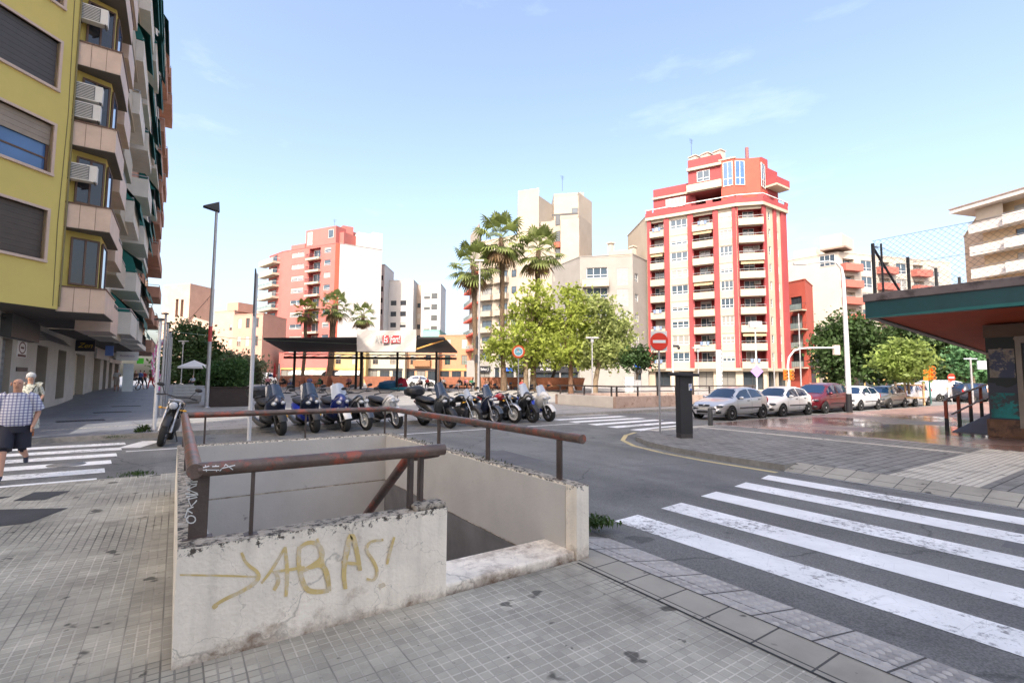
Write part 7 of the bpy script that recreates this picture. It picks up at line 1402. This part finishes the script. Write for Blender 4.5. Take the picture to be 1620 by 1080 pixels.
palm('tall fan palm at the left of the trio beside the lamp mast',756,746,415,51,3.1,1); palm('tallest fan palm in the middle of the trio',797,791,372,52,3.5,2,nf=38); palm('fan palm at the right of the trio above the plane trees',843,852,392,53,3.2,3)
palm('short yellowish fan palm left in the row behind the canopy',479,481,490,63,2.0,4,lm_palm2,.26,26,'small palms behind the canopy'); palm('fan palm with thick dark trunk in the row behind the canopy',520,526,482,60,2.4,5,lm_palm,.42,30,'small palms behind the canopy'); palm('short fan palm above the banner in the row behind the canopy',571,571,497,63,2.1,6,lm_palm,.28,26,'small palms behind the canopy')
# left trees and hedge
tree('big dark round ficus closing the left street',gp(300,66),bl([(300,535,32),(282,560,26),(322,555,28),(300,580,30),(335,585,22),(270,590,22),(318,600,20)],66,6,2),lm_dark,barkd,.45,420,30,.30,16,'ficus_tree',spread=.5)
tree('grey green tree behind the hedge planter',gp(372,70),bl([(362,572,18),(385,577,16),(405,582,14),(372,595,20),(400,600,18)],74,7,2),leafm('grey green leaves',(.13,.15,.08),.3),barkd,.3,240,28,.30,17,spread=.5)
t_,c_,r_ = HEDGE
for k,(x,y,z,rr) in enumerate(((-.55,-.3,1.65,.62),(.1,-.35,1.75,.6),(.65,-.3,1.6,.6),(-.3,.4,1.8,.6),(.45,.4,1.9,.6),(-.1,0,2.1,.45))): pass
leafcloud('hedge',[(-.55,-.3,1.55,.55,.6,.62),(.1,-.35,1.65,.55,.6,.62),(.65,-.3,1.55,.5,.6,.6),(-.3,.4,1.7,.6,.6,.7),(.45,.4,1.75,.6,.6,.7),(-.1,.1,2.1,.45,.4,.45),(.5,.0,2.0,.35,.35,.5)],260,40,.10,lm_hedge,t_,18,.15)
# right trees
tree('large dark broadleaf tree above the parked cars',(*at(1352,52).xy,.1),bl([(1345,525,30),(1320,535,26),(1375,530,28),(1350,560,34),(1310,560,22),(1395,555,26),(1380,580,26),(1330,585,24)],52,8,1.5),lm_dark,barkd,.35,430,30,.30,19,spread=.5)
tree('second dark broadleaf tree behind the staked young tree',(*at(1460,56).xy,.1),bl([(1435,530,26),(1470,540,30),(1500,550,28),(1530,560,26),(1460,575,26),(1500,585,24),(1415,560,22),(1555,570,22),(1425,590,20)],56,9,1.5),lm_dark,barkd,.35,450,30,.32,20,spread=.5)
b_ = G(1440,640); tree('light green young tree tied to wooden stakes on the right plaza',(b_.x,b_.y,0),bl([(1425,557,17),(1447,562,15),(1408,573,14),(1430,580,15),(1457,570,9),(1437,592,8)],31.5,10,.5),lm_light,bark,.09,260,28,.20,21,spread=.28)
st_ = M('pale wooden stake',(.50,.33,.18),.7,.15,4); t = thing('tree_stakes','pale wooden stakes framing the young light green tree','tree stakes',(b_.x,b_.y,0),CAMZ)
for sx in (-.62,.62):
    for sy in (-.4,.4): mb = MB(); mb.box(sx-.05,sx+.05,sy-.05,sy+.05,0,1.55); part('stake',mb,st_,t)
for z in (.45,1.3):
    mb = MB(); mb.box(-.62,.62,-.49,-.45,z,z+.1); mb2 = MB(); mb2.box(-.62,.62,.45,.49,z,z+.1); part('crossbar',mb,st_,t); part('crossbar',mb2,st_,t)
tree('fresh green tree partly behind the kiosk soffit',(*at(1540,45).xy,0),bl([(1530,560,18),(1548,570,18),(1560,595,14),(1525,580,12)],45,11,.6),lm_green,bark,.12,150,26,.22,22,spread=.35)
# street weeds
def weed(px,py,z,w,h,n,label,seed,grp='weeds in the kerb joints'):
    q = G(px,py,z); r = random.Random(seed); mb = MB()
    for k in range(n):
        x,y = r.gauss(0,w*.35),r.gauss(0,w*.22); hh = h*r.uniform(.35,1)*max(.3,1-abs(x)/w); a = r.uniform(0,6.28); l = hh*.7; t1 = Vector((x+math.cos(a)*l*.4,y+math.sin(a)*l*.4,hh*.7)); t2 = Vector((x+math.cos(a)*l,y+math.sin(a)*l,hh*r.uniform(.5,1))); s = Vector((-math.sin(a),math.cos(a),0))*h*r.uniform(.03,.09); mb.add([(x,y,0),t1+s,t2,t1-s],[(0,1,2,3)])
    solo('weed',mb,lm_weed,label,'weed',grp,q)
weed(943,832,-.05,.36,.20,260,'green weed tuft at the kerb beside the stair parapet',1); weed(215,752,-.01,.45,.12,200,'low green weed at the kerb edge by the left zebra crossing',2); weed(226,684,.0,.28,.38,70,'spindly weed growing at the far kerb by the steel pole',3); weed(180,692,-.06,.5,.1,120,'strip of low weeds along the far left kerb',4)
mb = MB(); r = random.Random(5)
for k in range(160):
    y = r.uniform(4.6,7.6); x = 3.155+r.gauss(0,.04); h = r.uniform(.01,.05); a = r.uniform(0,6.3); mb.add([(x,y,.655),(x+.012*math.cos(a),y+.012*math.sin(a),.655+h*.6),(x+.025*math.cos(a),y+.025*math.sin(a),.655+h),(x-.008,y,.655+h*.5)],[(0,1,2,3)])
solo('moss',mb,leafm('dry moss',(.10,.11,.045),.1),'tufts of dry moss along the top of the right stairwell wall','moss')
